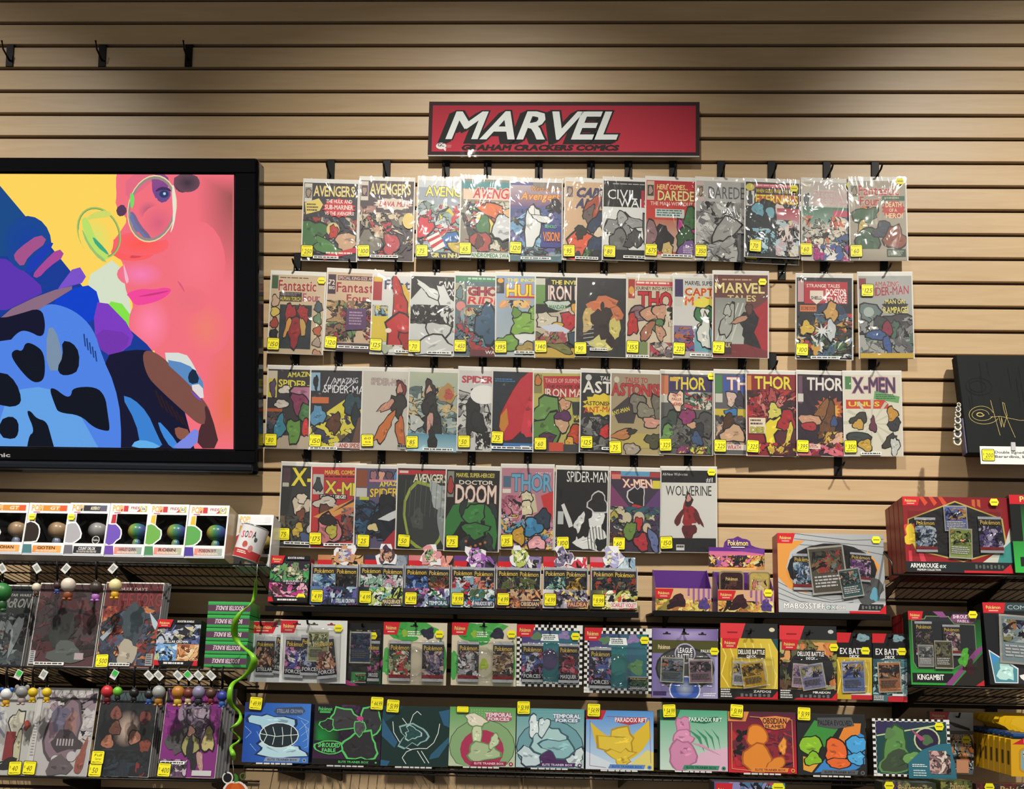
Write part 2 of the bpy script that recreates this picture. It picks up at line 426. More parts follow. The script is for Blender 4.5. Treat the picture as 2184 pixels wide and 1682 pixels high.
# ------------------------------------------------------------------ sign board above the comics
def make_sign():
    base, w, h = place(912, 1492, 333, 217, 0.035, 2)
    t = thing('shop_sign', 'wide red sign board with slanted white capitals above the comics', 'sign', base, (rad(-2), 0, 0))
    boxobj('board', (-w/2, w/2, 0.0005, 0.006, 0, h), WHITE, t, bev=0.0008)
    p = Print(w, h, 0, 3)
    p.R(0, 0, 100, 98.5, '#2a0a14'); p.G(1.4, 7, 98.6, 92, '#a81c34', '#b8243c')
    for k in range(3): p.T('MARVEL', 4.6+k*0.7, 25-k*1.6, 67+k*0.7, 74-k*1.6, '#050508', ol='#050508', shear=0.36)
    p.T('MARVEL', 6.8, 19.5, 69.2, 68, '#dfe6e6', ol='#050508', shear=0.36); p.n += 1
    p.T('MARVEL', 6.8, 19.5, 69.2, 68, '#dfe6e6', shear=0.36, w='b')
    p.T('GRAHAM CRACKERS COMICS', 12.5, 80, 70, 89, '#12060a', ol='#12060a', shear=0.3)
    p.E(4.9, 82, 1.9, 6, '#e6e2e2'); p.P([(5.5, 86), (6.8, 86), (6.6, 92)], '#e6e2e2')
    p.T('GC', 3.7, 77, 6.0, 83, '#3a1018'); p.lines(6.8, 80, 9.2, 86, 2, '#c88a92')
    p.build('face_print', print_mat('matt_print', 0.75), t)
    for u, wd_ in ((0.155, 0.07), (0.79, 0.075)):
        mesh('clear_tape', [(-w/2+u*w-wd_*w/2, -0.002, -0.006), (-w/2+u*w+wd_*w/2, -0.002, -0.006), (-w/2+u*w+wd_*w/2, -0.002, 0.02), (-w/2+u*w-wd_*w/2, -0.002, 0.02)], [(0, 1, 2, 3)], PANE, t)
make_sign()

# ------------------------------------------------------------------ television
def make_tv():
    d, tl = 0.13, -6.5
    base, w, h = place(-640, 549, 1005, 333, d, tl)
    t = thing('television', 'large black wall-mounted flat television showing a face with glasses', 'television', base, (rad(-tl), 0, 0))
    bm = bmesh.new(); add_box(bm, -w/2, w/2, 0.0, 0.07, 0, h, bev=0.012, seg=3)
    link(bpy.data.objects.new('housing', bm_mesh('housing', bm, GLOSSBLACK, False)), t)
    # screen opening in local coordinates
    x1 = (on_plane(493, 375, base, tl)[0]+on_plane(504, 955, base, tl)[0])/2; z1 = on_plane(300, 372, base, tl)[1]; z0 = on_plane(300, 955, base, tl)[1]
    sh = z1-z0; sw = sh*16/9; x0 = x1-sw
    # raised bezel frame round the screen
    bm = bmesh.new()
    for a in ((-w/2+0.006, x0-0.004, z0-0.004, z1+0.004), (x1+0.004, w/2-0.006, z0-0.004, z1+0.004), (-w/2+0.006, w/2-0.006, z1+0.004, h-0.006), (-w/2+0.006, w/2-0.006, 0.035, z0-0.004)):
        add_box(bm, a[0], a[1], -0.006, 0.004, a[2], a[3], bev=0.002)
    link(bpy.data.objects.new('bezel', bm_mesh('bezel', bm, GLOSSBLACK)), t)
    bm = bmesh.new(); add_box(bm, -w/2+0.01, w/2-0.01, -0.016, 0.004, 0.006, 0.032, bev=0.008, seg=3)
    link(bpy.data.objects.new('speaker_bar', bm_mesh('speaker_bar', bm, mat('#0b1018', 0.25))), t)
    boxobj('wall_mount', (x1-0.8, x1-0.5, 0.07, 0.165, h*0.3, h*0.62), BLACK, t)
    p = Print(sw, sh, -0.0005, 7, x0=x0, z0=z0)
    def uv(x, y):
        a, b = on_plane(x, y, base, tl); return (a-x0)/sw*100, (z1-b)/sh*100
    def X(x, y=660): return uv(x, y)[0]
    def Y(y, x=300): return uv(x, y)[1]
    def Q(pts, c, sm=None):
        sm = (1 if len(pts) < 9 else 2) if sm is None else sm
        p.P([(min(max(a, 0), 100), min(max(b, 0), 100)) for a, b in (uv(*k) for k in (chaikin(pts, sm) if sm else pts))], c)
    def el(x, y, rx, ry, c, rot=0): p.E(*uv(x, y), X(rx)-X(0), Y(372+ry)-Y(372), c, rot)
    def soft(x, y, rx, ry, c, c2='#f2707e', rot=0): p.SE(*uv(x, y), X(rx)-X(0), Y(372+ry)-Y(372), c, c2, rot)
    p.R(0, 0, 100, 100, '#fcd45c')
    Q([(170, 600), (262, 540), (285, 700), (330, 760), (230, 690)], '#d5dfc6')
    Q([(225, 640), (272, 650), (300, 740), (250, 680)], '#84e048')
    Q([(330, 700), (540, 700), (540, 1000), (330, 1000)], '#f2707e', 0)
    face = [(250, 372), (247, 392), (249, 415), (246, 438), (262, 455), (272, 470), (258, 492), (243, 512), (235, 528), (238, 543), (255, 551), (262, 560), (263, 578), (266, 600), (269, 622), (276, 632), (283, 645), (283, 656), (291, 680), (301, 708), (330, 748), (360, 752), (402, 752), (430, 792), (450, 850), (470, 905), (482, 956), (505, 956), (505, 372)]
    Q([(a, b) if b < 900 else (a, 990) for a, b in [(k[0]+(30 if k[0] > 500 else 0), k[1] if k[1] != 372 else 340) for k in face]], '#f2707e', 1)
    soft(495, 420, 75, 190, '#9a5654'); soft(490, 870, 60, 190, '#e2704a'); soft(440, 700, 50, 60, '#f08070'); soft(420, 560, 60, 90, '#f67886'); soft(320, 690, 45, 60, '#ff86ac')
    Q([(330, 372), (358, 372), (362, 400), (335, 430), (322, 400)], '#84488c'); Q([(372, 372), (418, 372), (412, 396), (392, 410), (370, 402)], '#6c4860')
    Q([(328, 408), (345, 398), (362, 408), (360, 428), (340, 434)], '#6a4a8a'); el(350, 415, 9, 7, '#2c3c6a'); el(351, 414, 3, 3, '#c0d0e0')
    Q([(268, 372), (340, 372), (310, 400), (268, 430)], '#e46a82')
    soft(318, 450, 24, 22, '#a85a78'); Q([(285, 470), (300, 500), (325, 515), (300, 512), (282, 500)], '#8a6a98')
    Q([(236, 530), (246, 508), (275, 500), (320, 515), (336, 530), (325, 548), (300, 556), (262, 556), (245, 547)], '#fb5f62')
    Q([(283, 541), (300, 540), (305, 548), (275, 552)], '#d84858')
    Q([(268, 626), (300, 615), (330, 618), (352, 612), (370, 618), (345, 640), (300, 652), (285, 648), (276, 634)], '#f2489a'); Q([(285, 634), (330, 624), (370, 618), (330, 630)], '#c83a7a')
    soft(300, 585, 50, 28, '#f67eb4')
    soft(300, 520, 60, 26, '#ff5a50', '#f8646c'); soft(338, 476, 36, 38, '#d8627e', '#f2707e'); soft(400, 640, 44, 30, '#e8707c')
    Q([(322, 372), (356, 372), (350, 390), (326, 404)], '#8a4c88'); Q([(380, 372), (420, 372), (425, 392), (404, 408), (384, 412), (372, 398)], '#54404c'); soft(400, 390, 26, 20, '#3c3440', '#6a4a58')
    Q([(276, 452), (284, 478), (304, 505), (326, 520), (322, 504), (300, 480), (286, 452)], '#7c688e'); Q([(262, 556), (270, 580), (276, 600), (268, 606)], '#f0b8c8')
    Q([(376, 596), (388, 606), (396, 625), (388, 616)], '#d85c78')
    Q([(330, 412), (342, 400), (358, 402), (366, 414), (358, 428), (340, 430)], '#6c4c86'); el(350, 414, 10, 8, '#2c3c6a'); el(351, 413, 3, 3, '#c0d0e0'); Q([(328, 410), (342, 398), (360, 400), (368, 410), (350, 404)], '#44305c')
    # spectacles
    p.ring(X(325), Y(445), X(51)-X(0), Y(372+73)-Y(372), 0.62, '#9a8a86', 14); p.ring(X(325), Y(445), X(51)-X(0), Y(372+73)-Y(372), 0.2, '#e8d8a0', 14)
    Q([(366, 395), (372, 395), (377, 440), (372, 480), (362, 502), (370, 470)], '#e8e4d0'); Q([(276, 415), (284, 410), (288, 430), (280, 450)], '#7ad86a')
    Q([(280, 450), (290, 480), (318, 510), (300, 500), (276, 470)], '#6a7aa8')
    p.ring(X(212), Y(497), X(44)-X(0), Y(372+58)-Y(372), 0.32, '#a8c060', -28); p.ring(X(212), Y(497), X(41)-X(0), Y(372+55)-Y(372), 0.14, '#5a9a6a', -28)
    soft(205, 505, 34, 48, '#d8e070', '#fcd45c', -28); Q([(172, 470), (185, 460), (205, 510), (235, 550), (222, 555), (190, 525)], '#b8e06a'); Q([(195, 500), (225, 530), (236, 548), (205, 525)], '#3fa880')
    Q([(247, 445), (262, 434), (272, 448), (266, 460), (252, 462)], '#5a3a58')
    Q([(180, 470), (200, 452), (232, 448), (240, 462), (205, 466)], '#d0d868'); Q([(172, 480), (196, 530), (232, 560), (214, 556), (184, 520)], '#9ac070')
    # diagonal of blue cloth in front
    Q([(-600, 372), (-20, 372), (0, 397), (60, 467), (130, 552), (190, 628), (262, 690), (330, 748), (385, 840), (425, 1000), (-600, 1000)], '#163a94', 1)
    Q([(-600, 520), (0, 545), (50, 575), (100, 620), (60, 640), (0, 668), (-600, 640)], '#5c34b0'); Q([(-600, 372), (-20, 372), (60, 467), (90, 505), (0, 560), (-600, 520)], '#164a88'); soft(60, 520, 50, 60, '#1240a0', '#164690')
    Q([(27, 548), (40, 530), (85, 498), (103, 515), (62, 545), (48, 572)], '#a4528a'); Q([(68, 588), (90, 562), (125, 528), (140, 545), (104, 570), (82, 594)], '#a84898'); Q([(50, 572), (103, 515), (118, 520), (66, 588)], '#1a3cb0')
    Q([(0, 670), (100, 622), (172, 606), (100, 650), (40, 685), (0, 708)], '#8a6a80'); Q([(120, 620), (165, 560), (190, 600), (130, 615)], '#7a50c8')
    Q([(100, 650), (180, 602), (215, 628), (205, 690), (150, 680)], '#0a40c8')
    Q([(212, 628), (288, 706), (276, 745), (220, 760), (197, 694)], '#7c3cc0'); Q([(200, 700), (280, 710), (268, 748), (220, 760)], '#7436ae')
    Q([(-600, 760), (0, 725), (88, 655), (112, 646), (160, 662), (200, 700), (218, 760), (250, 830), (259, 900), (258, 1000), (-600, 1000)], '#4f82e4')
    Q([(0, 860), (60, 820), (150, 840), (230, 1010), (0, 1010)], '#62a0e4'); Q([(100, 700), (118, 698), (135, 760), (130, 790), (100, 790)], '#7a90a8')
    Q([(-600, 700), (0, 680), (40, 670), (88, 655), (98, 690), (92, 722), (60, 705), (40, 706), (15, 735), (-600, 745)], '#10122c')
    for pts in ([(22, 756), (34, 744), (48, 750), (55, 729), (75, 735), (95, 752), (97, 800), (88, 815), (68, 815), (40, 785)], [(132, 726), (155, 730), (170, 752), (168, 790), (150, 800), (130, 800), (122, 785), (135, 760)],
                [(-40, 800), (10, 792), (35, 815), (47, 850), (40, 865), (15, 868), (-40, 850)], [(105, 828), (118, 828), (140, 846), (152, 845), (155, 826), (205, 824), (225, 845), (230, 880), (235, 915), (230, 920), (200, 912), (172, 885), (125, 880), (118, 865)],
                [(56, 876), (66, 876), (78, 892), (100, 898), (108, 925), (128, 1000), (56, 1000), (60, 930), (75, 920)], [(0, 896), (24, 886), (40, 898), (40, 925), (30, 937), (0, 932)]):
        Q(pts, '#0c1220')
    Q([(218, 760), (280, 745), (330, 748), (385, 840), (425, 1010), (258, 1010), (259, 890), (245, 820)], '#141632')
    Q([(258, 842), (285, 850), (315, 880), (335, 925), (350, 956), (300, 950), (290, 900)], '#3a80d0'); Q([(335, 893), (365, 925), (385, 956), (365, 956), (345, 925)], '#3f88d8')
    Q([(278, 956), (290, 938), (320, 940), (350, 956)], '#62aee8'); Q([(385, 940), (425, 906), (420, 956), (365, 956)], '#7a88e0')
    Q([(302, 748), (330, 748), (380, 790), (440, 858), (452, 885), (440, 902), (425, 906), (395, 880), (340, 830), (312, 800)], '#7c4e46'); Q([(372, 908), (410, 918), (388, 940), (375, 930)], '#8a5648')
    Q([(338, 752), (395, 752), (412, 775), (430, 815), (405, 820)], '#d8dcd6'); Q([(345, 765), (405, 820), (430, 850), (436, 820), (425, 800), (400, 775)], '#5a8ac0'); Q([(400, 800), (415, 782), (428, 815), (405, 820)], '#182c44')
    for i in range(5): Q([(178+i*6, 712+i*9), (181+i*6, 712+i*9), (184+i*6, 740+i*8), (181+i*6, 738+i*8)], '#1c3c80', 0)
    for i in range(6): Q([(330+i*11, 832+i*11), (334+i*11, 832+i*11), (350+i*11, 872+i*9), (344+i*11, 868+i*9)], '#2c1c20', 0)
    Q([(402, 822), (432, 818), (436, 858)], '#e0d8d8'); Q([(402, 828), (436, 858), (420, 850)], '#7a50d0')
    Q([(436, 858), (452, 885), (470, 956), (420, 956), (426, 906), (440, 902)], '#4a2c30')
    m, n, l, b = newmat('lit_screen'); a = n.new('ShaderNodeVertexColor'); a.layer_name = 'ink'
    b.inputs['Base Color'].default_value = (0.002, 0.002, 0.002, 1); b.inputs['Roughness'].default_value = 0.3; b.inputs['Specular IOR Level'].default_value = 0.08
    l.new(a.outputs['Color'], b.inputs['Emission Color']); b.inputs['Emission Strength'].default_value = 1.0
    p.build('screen', m, t)['label'] = 'lit colourful screen picture'
    tx = Print(0.135, 0.016, -0.0066, 1, x0=on_plane(24, 973, base, tl)[0]-0.135, z0=on_plane(10, 977, base, tl)[1])
    tx.T('Panasonic', 0, 5, 100, 78, '#b8b8b8'); tx.build('maker_lettering', INK, t)
make_tv()
# ------------------------------------------------------------------ bagged comics on the wall
def bag_mesh(w, h, seed, top=0.0):
    """thin clear bag front with real wrinkles"""
    r = random.Random(seed); nx, nz = 9, 13; V = []
    ph = [r.random()*6.3 for _ in range(4)]; a = 0.35+0.4*r.random()
    for j in range(nz+1):
        for i in range(nx+1):
            u, v = i/nx, j/nz; e = min(1, 6*min(u, 1-u), 6*min(v, 1-v))
            q = math.sin(5*u+7*v*a+ph[0])+0.7*math.sin(11*v-6*u+ph[1])+0.5*math.sin(17*u*a+9*v+ph[2])
            V.append(((u-0.5)*w, -0.0028-0.0009*e*(1.2+q*0.55), v*h+top))
    Fc = [(j*(nx+1)+i, j*(nx+1)+i+1, (j+1)*(nx+1)+i+1, (j+1)*(nx+1)+i) for j in range(nz) for i in range(nx)]
    return V, Fc
def comic(quad, look, price, row, ops, seed, d=0.03, tilt=1.0, yaw=3.6, roll=None, note=None, stick=(11, 89), cat='comic', hexs=None, name='bagged_comic', group='bagged comics hung on the slat wall', thick=0.0012, border=(2.2, 5.0, 2.2, 0.6), extra=None, lab=None):
    xl, yt, xr, yb = quad
    base, w, h = place(xl, xr, yb, yt, d, tilt)
    rr = random.Random(seed*7+3)
    t = thing(name, lab or look, cat, base, (rad(-tilt), rad(rr.uniform(-0.7, 0.7) if roll is None else roll), rad(yaw)), group)
    boxobj('backing_board', (-w/2, w/2, 0.0, thick, 0, h), BOARD, t)
    bl, bt, br, bb = border
    cw, ch = w*(100-bl-br)/100, h*(100-bt-bb)/100
    p = Print(cw, ch, -0.0002, seed, x0=-w/2+w*bl/100, z0=h*bb/100); p.run(ops); p.build('cover', INK, t)
    V, Fc = bag_mesh(w*1.005, h, seed); bagob = mesh('bag', V, Fc, BAG, t, True)
    if price is not None:
        sticker(bagob, -w/2+w*stick[0]/100, h*(1-stick[1]/100), price, -0.0045, rot=rad(rr.uniform(-3, 3)), extra=extra)
    if note:
        n0, n1, nv = note
        q = Print(w*(n1-n0)/100, 0.0085, -0.0043, seed, x0=-w/2+w*n0/100, z0=h*(1-nv/100)-0.004)
        q.R(0, 0, 100, 100, '#eef0ee'); q.lines(4, 25, 98, 90, 1, '#3a3a3e', 0.75, 0.05); q.build('note_strip', INK, bagob)
    if hexs: hexsticker(bagob, -w/2+w*hexs[0]/100, h*(1-hexs[1]/100), -0.0045)
    return t
R_, G_, E_, B_, P_, T_, S_, K_, L_ = 'R', 'G', 'E', 'B', 'P', 'T', 'S', 'K', 'lines'
def bg(c): return ('R', 0, 0, 100, 100, c)
def corner(c='#3a4a5a', c2='#d8d4c8'): return [('R', 1, 1, 15, 25, c2), ('R', 2, 6, 14, 20, c), ('B', 8, 13, 4, 5, '#a89080')]
ROW = {1: 'top', 2: 'second', 3: 'third', 4: 'lowest'}
COMICS = []
def C(row, quad, look, price, ops, **kw): COMICS.append((row, quad, look, price, ops, kw))
# ---- top row
C(1, (642, 382, 761, 557), 'dark comic, cream title over a jagged red caption, green figure-like mass', '250', [bg('#33303c'), *corner('#8a8a80'),
  (T_, 'AVENGERS', 18, 4, 94, 17, '#ecd68c', '#1c1820'), (P_, [(2, 26), (28, 20), (36, 28), (30, 36), (5, 41)], '#e4d070'), (L_, 6, 27, 28, 38, 3, '#5a4a20'),
  (K_, 0, 44, 100, 97, '5a6a78 8a8f94 3c4658 2e3444 c0b49a a03a34', 26, 9), (B_, 18, 68, 26, 20, '#3f7040', 30), (B_, 45, 82, 26, 8, '#4c8244', 25), (B_, 82, 76, 18, 13, '#c8a486', 10), (E_, 56, 60, 12, 9, '#dcc480'), (B_, 57, 63, 8, 8, '#b83430'),
  (S_, 66, 32, 32, 13, '#c62a3c'), (T_, 'THE HULK AND', 42, 21.5, 90, 26, '#f4e4dc'), (T_, 'SUB-MARINER', 40, 28.5, 92, 34, '#f4e4dc'), (T_, 'VS THE AVENGERS!', 40, 37, 94, 41.5, '#f4e4dc'),
  (P_, [(38, 94), (100, 82), (100, 89), (40, 100)], '#c62a3c'), (L_, 44, 89, 96, 93, 1, '#f0d8d0')], note=(22, 67, 96))
C(1, (763, 377, 882, 557), 'pale glaring comic with cream title and grey crowd scene', '100', [bg('#4a3c44'), *corner('#6a3c50'), (T_, 'AVENGERS', 18, 4, 94, 17, '#e6d694', '#241c28'),
  (S_, 62, 29, 38, 8, '#dccfc0'), (T_, 'LAVA MEN!', 36, 26, 92, 32, '#b82c40', {'shear': 0.2}), (K_, 0, 32, 32, 55, 'c0b49c a87a70 d0c8b4', 8, 7), (K_, 0, 40, 100, 96, 'b83848 d8c8b0 8a8478 6a665e c89a80 3c3844 b0a890', 46, 8), (B_, 18, 80, 20, 16, '#7a766c'), (B_, 60, 80, 14, 13, '#b84450'), (E_, 92, 50, 12, 10, '#e0c878')], note=(22, 72, 95))
C(1, (886, 377, 1004, 553), 'bright comic with yellow title and flag-striped red and blue art', '75', [bg('#9aa4b0'), (R_, 0, 0, 100, 9, '#c8ccd0'), (T_, 'AVENGERS', 14, 8, 116, 20, '#e8e06a', '#3a4450', {'clipx': 92}),
  (K_, 0, 26, 100, 92, 'b8c4cc 8aa8a4 d8cc50 c83444 a83040 7a9088 c8d0d4', 40, 9), (B_, 12, 62, 16, 14, '#cc2c40', 20), (B_, 62, 78, 20, 11, '#2a6cb0', 30), (P_, [(18, 74), (40, 66), (54, 84), (32, 92)], '#e8e4e0'), (P_, [(20, 77), (42, 69), (44, 72), (23, 80)], '#c02c3c'), (P_, [(26, 84), (47, 75), (50, 78), (29, 88)], '#c02c3c'), (B_, 80, 84, 18, 8, '#c8b04a'),
  (R_, 0, 92, 100, 100, '#2c3044'), (T_, 'GIR vs INHUMAN', 28, 93, 104, 98.5, '#e8e07a', {'clipx': 96})], stick=(12, 91))
C(1, (978, 374, 1096, 552), 'comic with red title and green and orange art beside a yellow ring', '65', [bg('#8a8478'), (R_, 0, 3, 100, 12, '#3c8a90'), (R_, 4, 13, 100, 26, '#e8c8b0'), (T_, 'AVENGERS', 22, 11, 120, 24, '#c8283c', '#f0e0d0', {'shear': 0.15, 'clipx': 95}),
  (K_, 0, 28, 100, 90, 'c8c4b4 3c7a48 d87038 8a8c88 2c2c34 b84038', 34, 9), (B_, 44, 56, 16, 14, '#e4cc58'), (B_, 44, 58, 11, 12, '#3c7444'), (B_, 62, 40, 26, 8, '#d86c34', 20), (B_, 80, 60, 18, 16, '#c8ccd0'), (B_, 40, 80, 17, 12, '#a8403a'), (B_, 36, 80, 7, 8, '#5c2c2c'), (B_, 90, 42, 8, 5, '#d8b080'), (R_, 0, 93, 100, 100, '#d8dcd4'), (T_, 'ANDROMEDA SWARM', 22, 94, 104, 99, '#2c7a48', {'clipx': 96})], stick=(12, 89))
C(1, (1085, 380, 1200, 559), 'blue and violet comic with orange title and one tall white shape', '120', [bg('#5a5a94'), (G_, 0, 4, 100, 30, '#b8a8b0', '#7a5a80'), (R_, 44, 0, 100, 10, '#8a8078'), (T_, 'West Coast', 38, 5, 96, 11, '#d89858', '#5a3028', {'shear': 0.25}), (T_, 'Avengers', 20, 13, 94, 22, '#ecb048', '#b83c2c', {'shear': 0.25}), (B_, 88, 30, 14, 8, '#1c1820'),
  (K_, 0, 34, 100, 94, '6a9ac0 4a5c94 3c4c84 8ab8d4 5a6a9c', 22, 12), (R_, 60, 55, 100, 82, '#3c3c88'), (B_, 42, 55, 15, 25, '#dde0e0', 4), (B_, 42, 36, 6, 6, '#e4e4e4'), (B_, 62, 46, 18, 4, '#dde0e0', 10), (K_, 0, 82, 100, 100, '5a7a8a 3c5c6c 8a9aa0 a83444', 18, 9), (T_, 'VISION!', 64, 63, 96, 74, '#e8904c', '#2c2458'), (T_, 'BEHOLD', 68, 54, 90, 58, '#6ac88a'), (R_, 0, 93, 100, 100, '#4a7078')], note=(22, 78, 96), stick=(12, 84))
C(1, (1200, 380, 1318, 557), 'tan comic with slanted dark lettering and an orange and navy splash', '95', [bg('#cfae8c'), *corner('#8a7a80', '#d8c0a0'), (T_, 'CAPTAIN', 20, 8, 108, 19, '#3c3c68', '#2a2440', {'shear': 0.3, 'clipx': 98}), (T_, 'AMERICA', 20, 22, 108, 33, '#3c3c68', '#2a2440', {'shear': 0.3, 'clipx': 98}),
  (B_, 52, 34, 14, 16, '#a84830', 20), (B_, 46, 40, 8, 12, '#6a5a58', 20), (B_, 34, 82, 32, 20, '#d85c3c'), (B_, 70, 54, 20, 14, '#2c3c58', 30), (B_, 64, 78, 30, 10, '#2c3c58', -40), (B_, 66, 64, 9, 6, '#d8c8b0'), (K_, 20, 86, 100, 100, '4c7a3c 2c2c3c 8a4030', 10, 9), (B_, 30, 64, 10, 8, '#2c2420')], note=(22, 64, 97))
C(1, (1283, 378, 1398, 556), 'black, white and grey comic with two stacked words in white capitals', '80', [bg('#dcdedc'), (R_, 0, 0, 100, 33, '#16161a'), (L_, 18, 3, 90, 5, 1, '#b8b8b8'), (T_, 'CIVIL', 8, 11, 66, 23, '#eeeeee', {'w': 'r'}), (T_, 'WAR', 30, 22, 84, 33, '#eeeeee', {'w': 'r'}), (R_, 74, 11, 80, 33, '#b02838'),
  (B_, 34, 58, 26, 14, '#8a8c8c', -10), (B_, 30, 78, 17, 18, '#707272'), (B_, 60, 52, 20, 6, '#9a9c9c', 15), (B_, 36, 48, 9, 9, '#a8aaaa'), (B_, 60, 74, 14, 12, '#484a4a', 40), (B_, 90, 60, 12, 20, '#5c5e5e'), (R_, 0, 87, 100, 100, '#16161a')], note=(40, 88, 96), stick=(14, 90))
C(1, (1374, 377, 1494, 555), 'red comic with cream and white title lettering and green and black figures', '675', [('G', 0, 0, 100, 100, '#b8202c', '#c84c30'), *corner('#3c4a3c', '#c8b8a0'), (T_, 'HERE COMES...', 20, 5, 78, 11, '#e8d488', {'shear': 0.1}), (T_, 'DAREDEVIL', 22, 13, 116, 25, '#ecd690', '#6a1820', {'clipx': 98}), (T_, 'THE MAN WITHOUT FEAR', 8, 27, 110, 31.5, '#e8c0b8', {'clipx': 98}), (R_, 17, 36, 72, 47, '#c8d0c8'), (L_, 20, 37, 70, 46, 3, '#3c6a70'),
  ('G', 0, 50, 100, 90, '#b8705a', '#c8b4a0'), (B_, 10, 68, 10, 16, '#8a6a70'), (B_, 80, 68, 20, 20, '#b83488'), (B_, 32, 72, 14, 14, '#221c20'), (B_, 40, 90, 9, 12, '#c8b070'), (B_, 84, 50, 15, 16, '#3c6a3c', 20), (B_, 76, 74, 20, 12, '#2e5630', -50), (B_, 80, 86, 18, 10, '#7a5a94'), (R_, 0, 94, 100, 100, '#d0c4b0'), (L_, 70, 83, 92, 92, 4, '#c8b8d0')], note=(30, 85, 95))
C(1, (1481, 378, 1597, 557), 'pale grey pencil-sketch comic with thin dark title lettering', '350', [bg('#b4b4b2'), *corner('#8a8a70', '#d0b4b4'), (T_, 'DAREDEVIL', 24, 7, 122, 22, '#56565a', {'w': 'r', 'clipx': 94}), (K_, 0, 26, 100, 100, 'a8a8a6 c4c4c2 8a8a8a 9c9c9a 707072 b8b8b6 d0d0ce', 46, 12, 0.12), (B_, 60, 60, 30, 10, '#a0a09e', -45), (B_, 92, 84, 14, 20, '#5a5a5c')])
C(1, (1588, 384, 1706, 563), 'mostly hidden comic with a yellow sticker peeking out under a black one', '36', [bg('#6a6458'), (K_, 0, 60, 100, 100, '5a5448 8a8478 3c3830', 14, 10)], d=0.021, lab='mostly hidden comic peeking out below a black comic with yellow lettering, top row')
C(1, (1586, 381, 1708, 550), 'black comic with yellow title on an orange band and pale blue shapes', '70', [bg('#1c2430'), (R_, 17, 2, 97, 7, '#d85c6c'), (L_, 20, 3.4, 92, 6, 1, '#f0d0c8'), (E_, 8, 7, 8, 5, '#d8cc58'), (R_, 1, 12, 16, 32, '#dcdcd8'), (B_, 8, 22, 4, 8, '#44484c'), (T_, 'WHEN GODS WALK THE EARTH', 19, 9, 96, 14, '#e8c83c'), (R_, 18, 16, 98, 27, '#c8583c'), (T_, 'ETERNALS', 19, 17, 97, 28, '#f0dc3c', '#a83824'),
  (B_, 32, 52, 30, 24, '#1c2832'), (B_, 24, 36, 12, 8, '#6aa4b8', 40), (B_, 46, 40, 10, 5, '#7ab4c4', 70), (B_, 62, 34, 8, 6, '#e8d8d0'), ('G', 58, 34, 100, 60, '#b83c50', '#c89aa0'), (K_, 5, 62, 60, 95, '8ac0d0 2c4450 b8d8e0 1c2830', 20, 9), (K_, 56, 50, 100, 98, 'd8dcdc e8d8d0 b8ccd4 c8b0b8 e0d8b0', 22, 10, 0.15)], d=0.036, stick=(19, 86), hexs=(88, 12))
C(1, (1708, 380, 1822, 557), 'washed-out glaring comic with pink heart-like corner and mixed colours', '60', [bg('#c4bcb4'), (E_, 9, 7, 8, 5, '#c8c4b0'), (R_, 2, 14, 17, 34, '#d0d0cc'), (B_, 9, 24, 4, 8, '#6a7478'), (T_, 'THE ETERNALS', 24, 12, 90, 28, '#d0a8b0', '#dcd4cc'), ('G', 0, 32, 100, 54, '#4a7a64', '#8aa89a'), (R_, 62, 36, 100, 44, '#c8506c'),
  (K_, 0, 44, 100, 84, 'b8bcb0 d86c48 c8c8c0 7a8478 e0d4c0 3c5a84 c85848', 40, 9), (K_, 22, 80, 100, 100, 'b83488 3c5c9c e0dcd8 c84c94 8a3470', 18, 10)], stick=(9, 87), hexs=(94, 8))
C(1, (1812, 377, 1938, 556), 'grey-green comic with red title and red caption block at its right', '60', [bg('#a8a090'), *corner('#7a8a70'), (T_, 'Fantastic', 16, 6, 88, 18, '#b83444', '#d8c8b0'), (T_, 'Four', 18, 20, 52, 31, '#b83444', '#d8c8b0'), (R_, 58, 19, 98, 25, '#3c5c44'), (L_, 62, 20.5, 94, 24, 1, '#a8b8a0'), (S_, 78, 36, 22, 12, '#c03430'), (T_, 'DEATH', 64, 27, 92, 33, '#ecdcb0'), (T_, 'OF A', 70, 35, 84, 39, '#ecdcb0'), (T_, 'HERO!', 64, 41, 94, 47, '#ecdcb0'),
  (K_, 18, 32, 52, 44, 'd87c40 e0c070 c89060', 6, 8), (B_, 28, 44, 24, 9, '#3c6444', -20), (B_, 24, 60, 10, 8, '#c8b060'), (B_, 30, 74, 18, 14, '#3c6048', 20), (B_, 62, 62, 20, 9, '#3c4454'), (B_, 80, 72, 18, 13, '#8a4a38', 15), ('G', 0, 86, 100, 100, '#b0a898', '#a09888'), (R_, 64, 86, 98, 96, '#34483c'), (L_, 66, 88, 96, 95, 3, '#a8b0a0')], hexs=(88, 6), yaw=1.0)
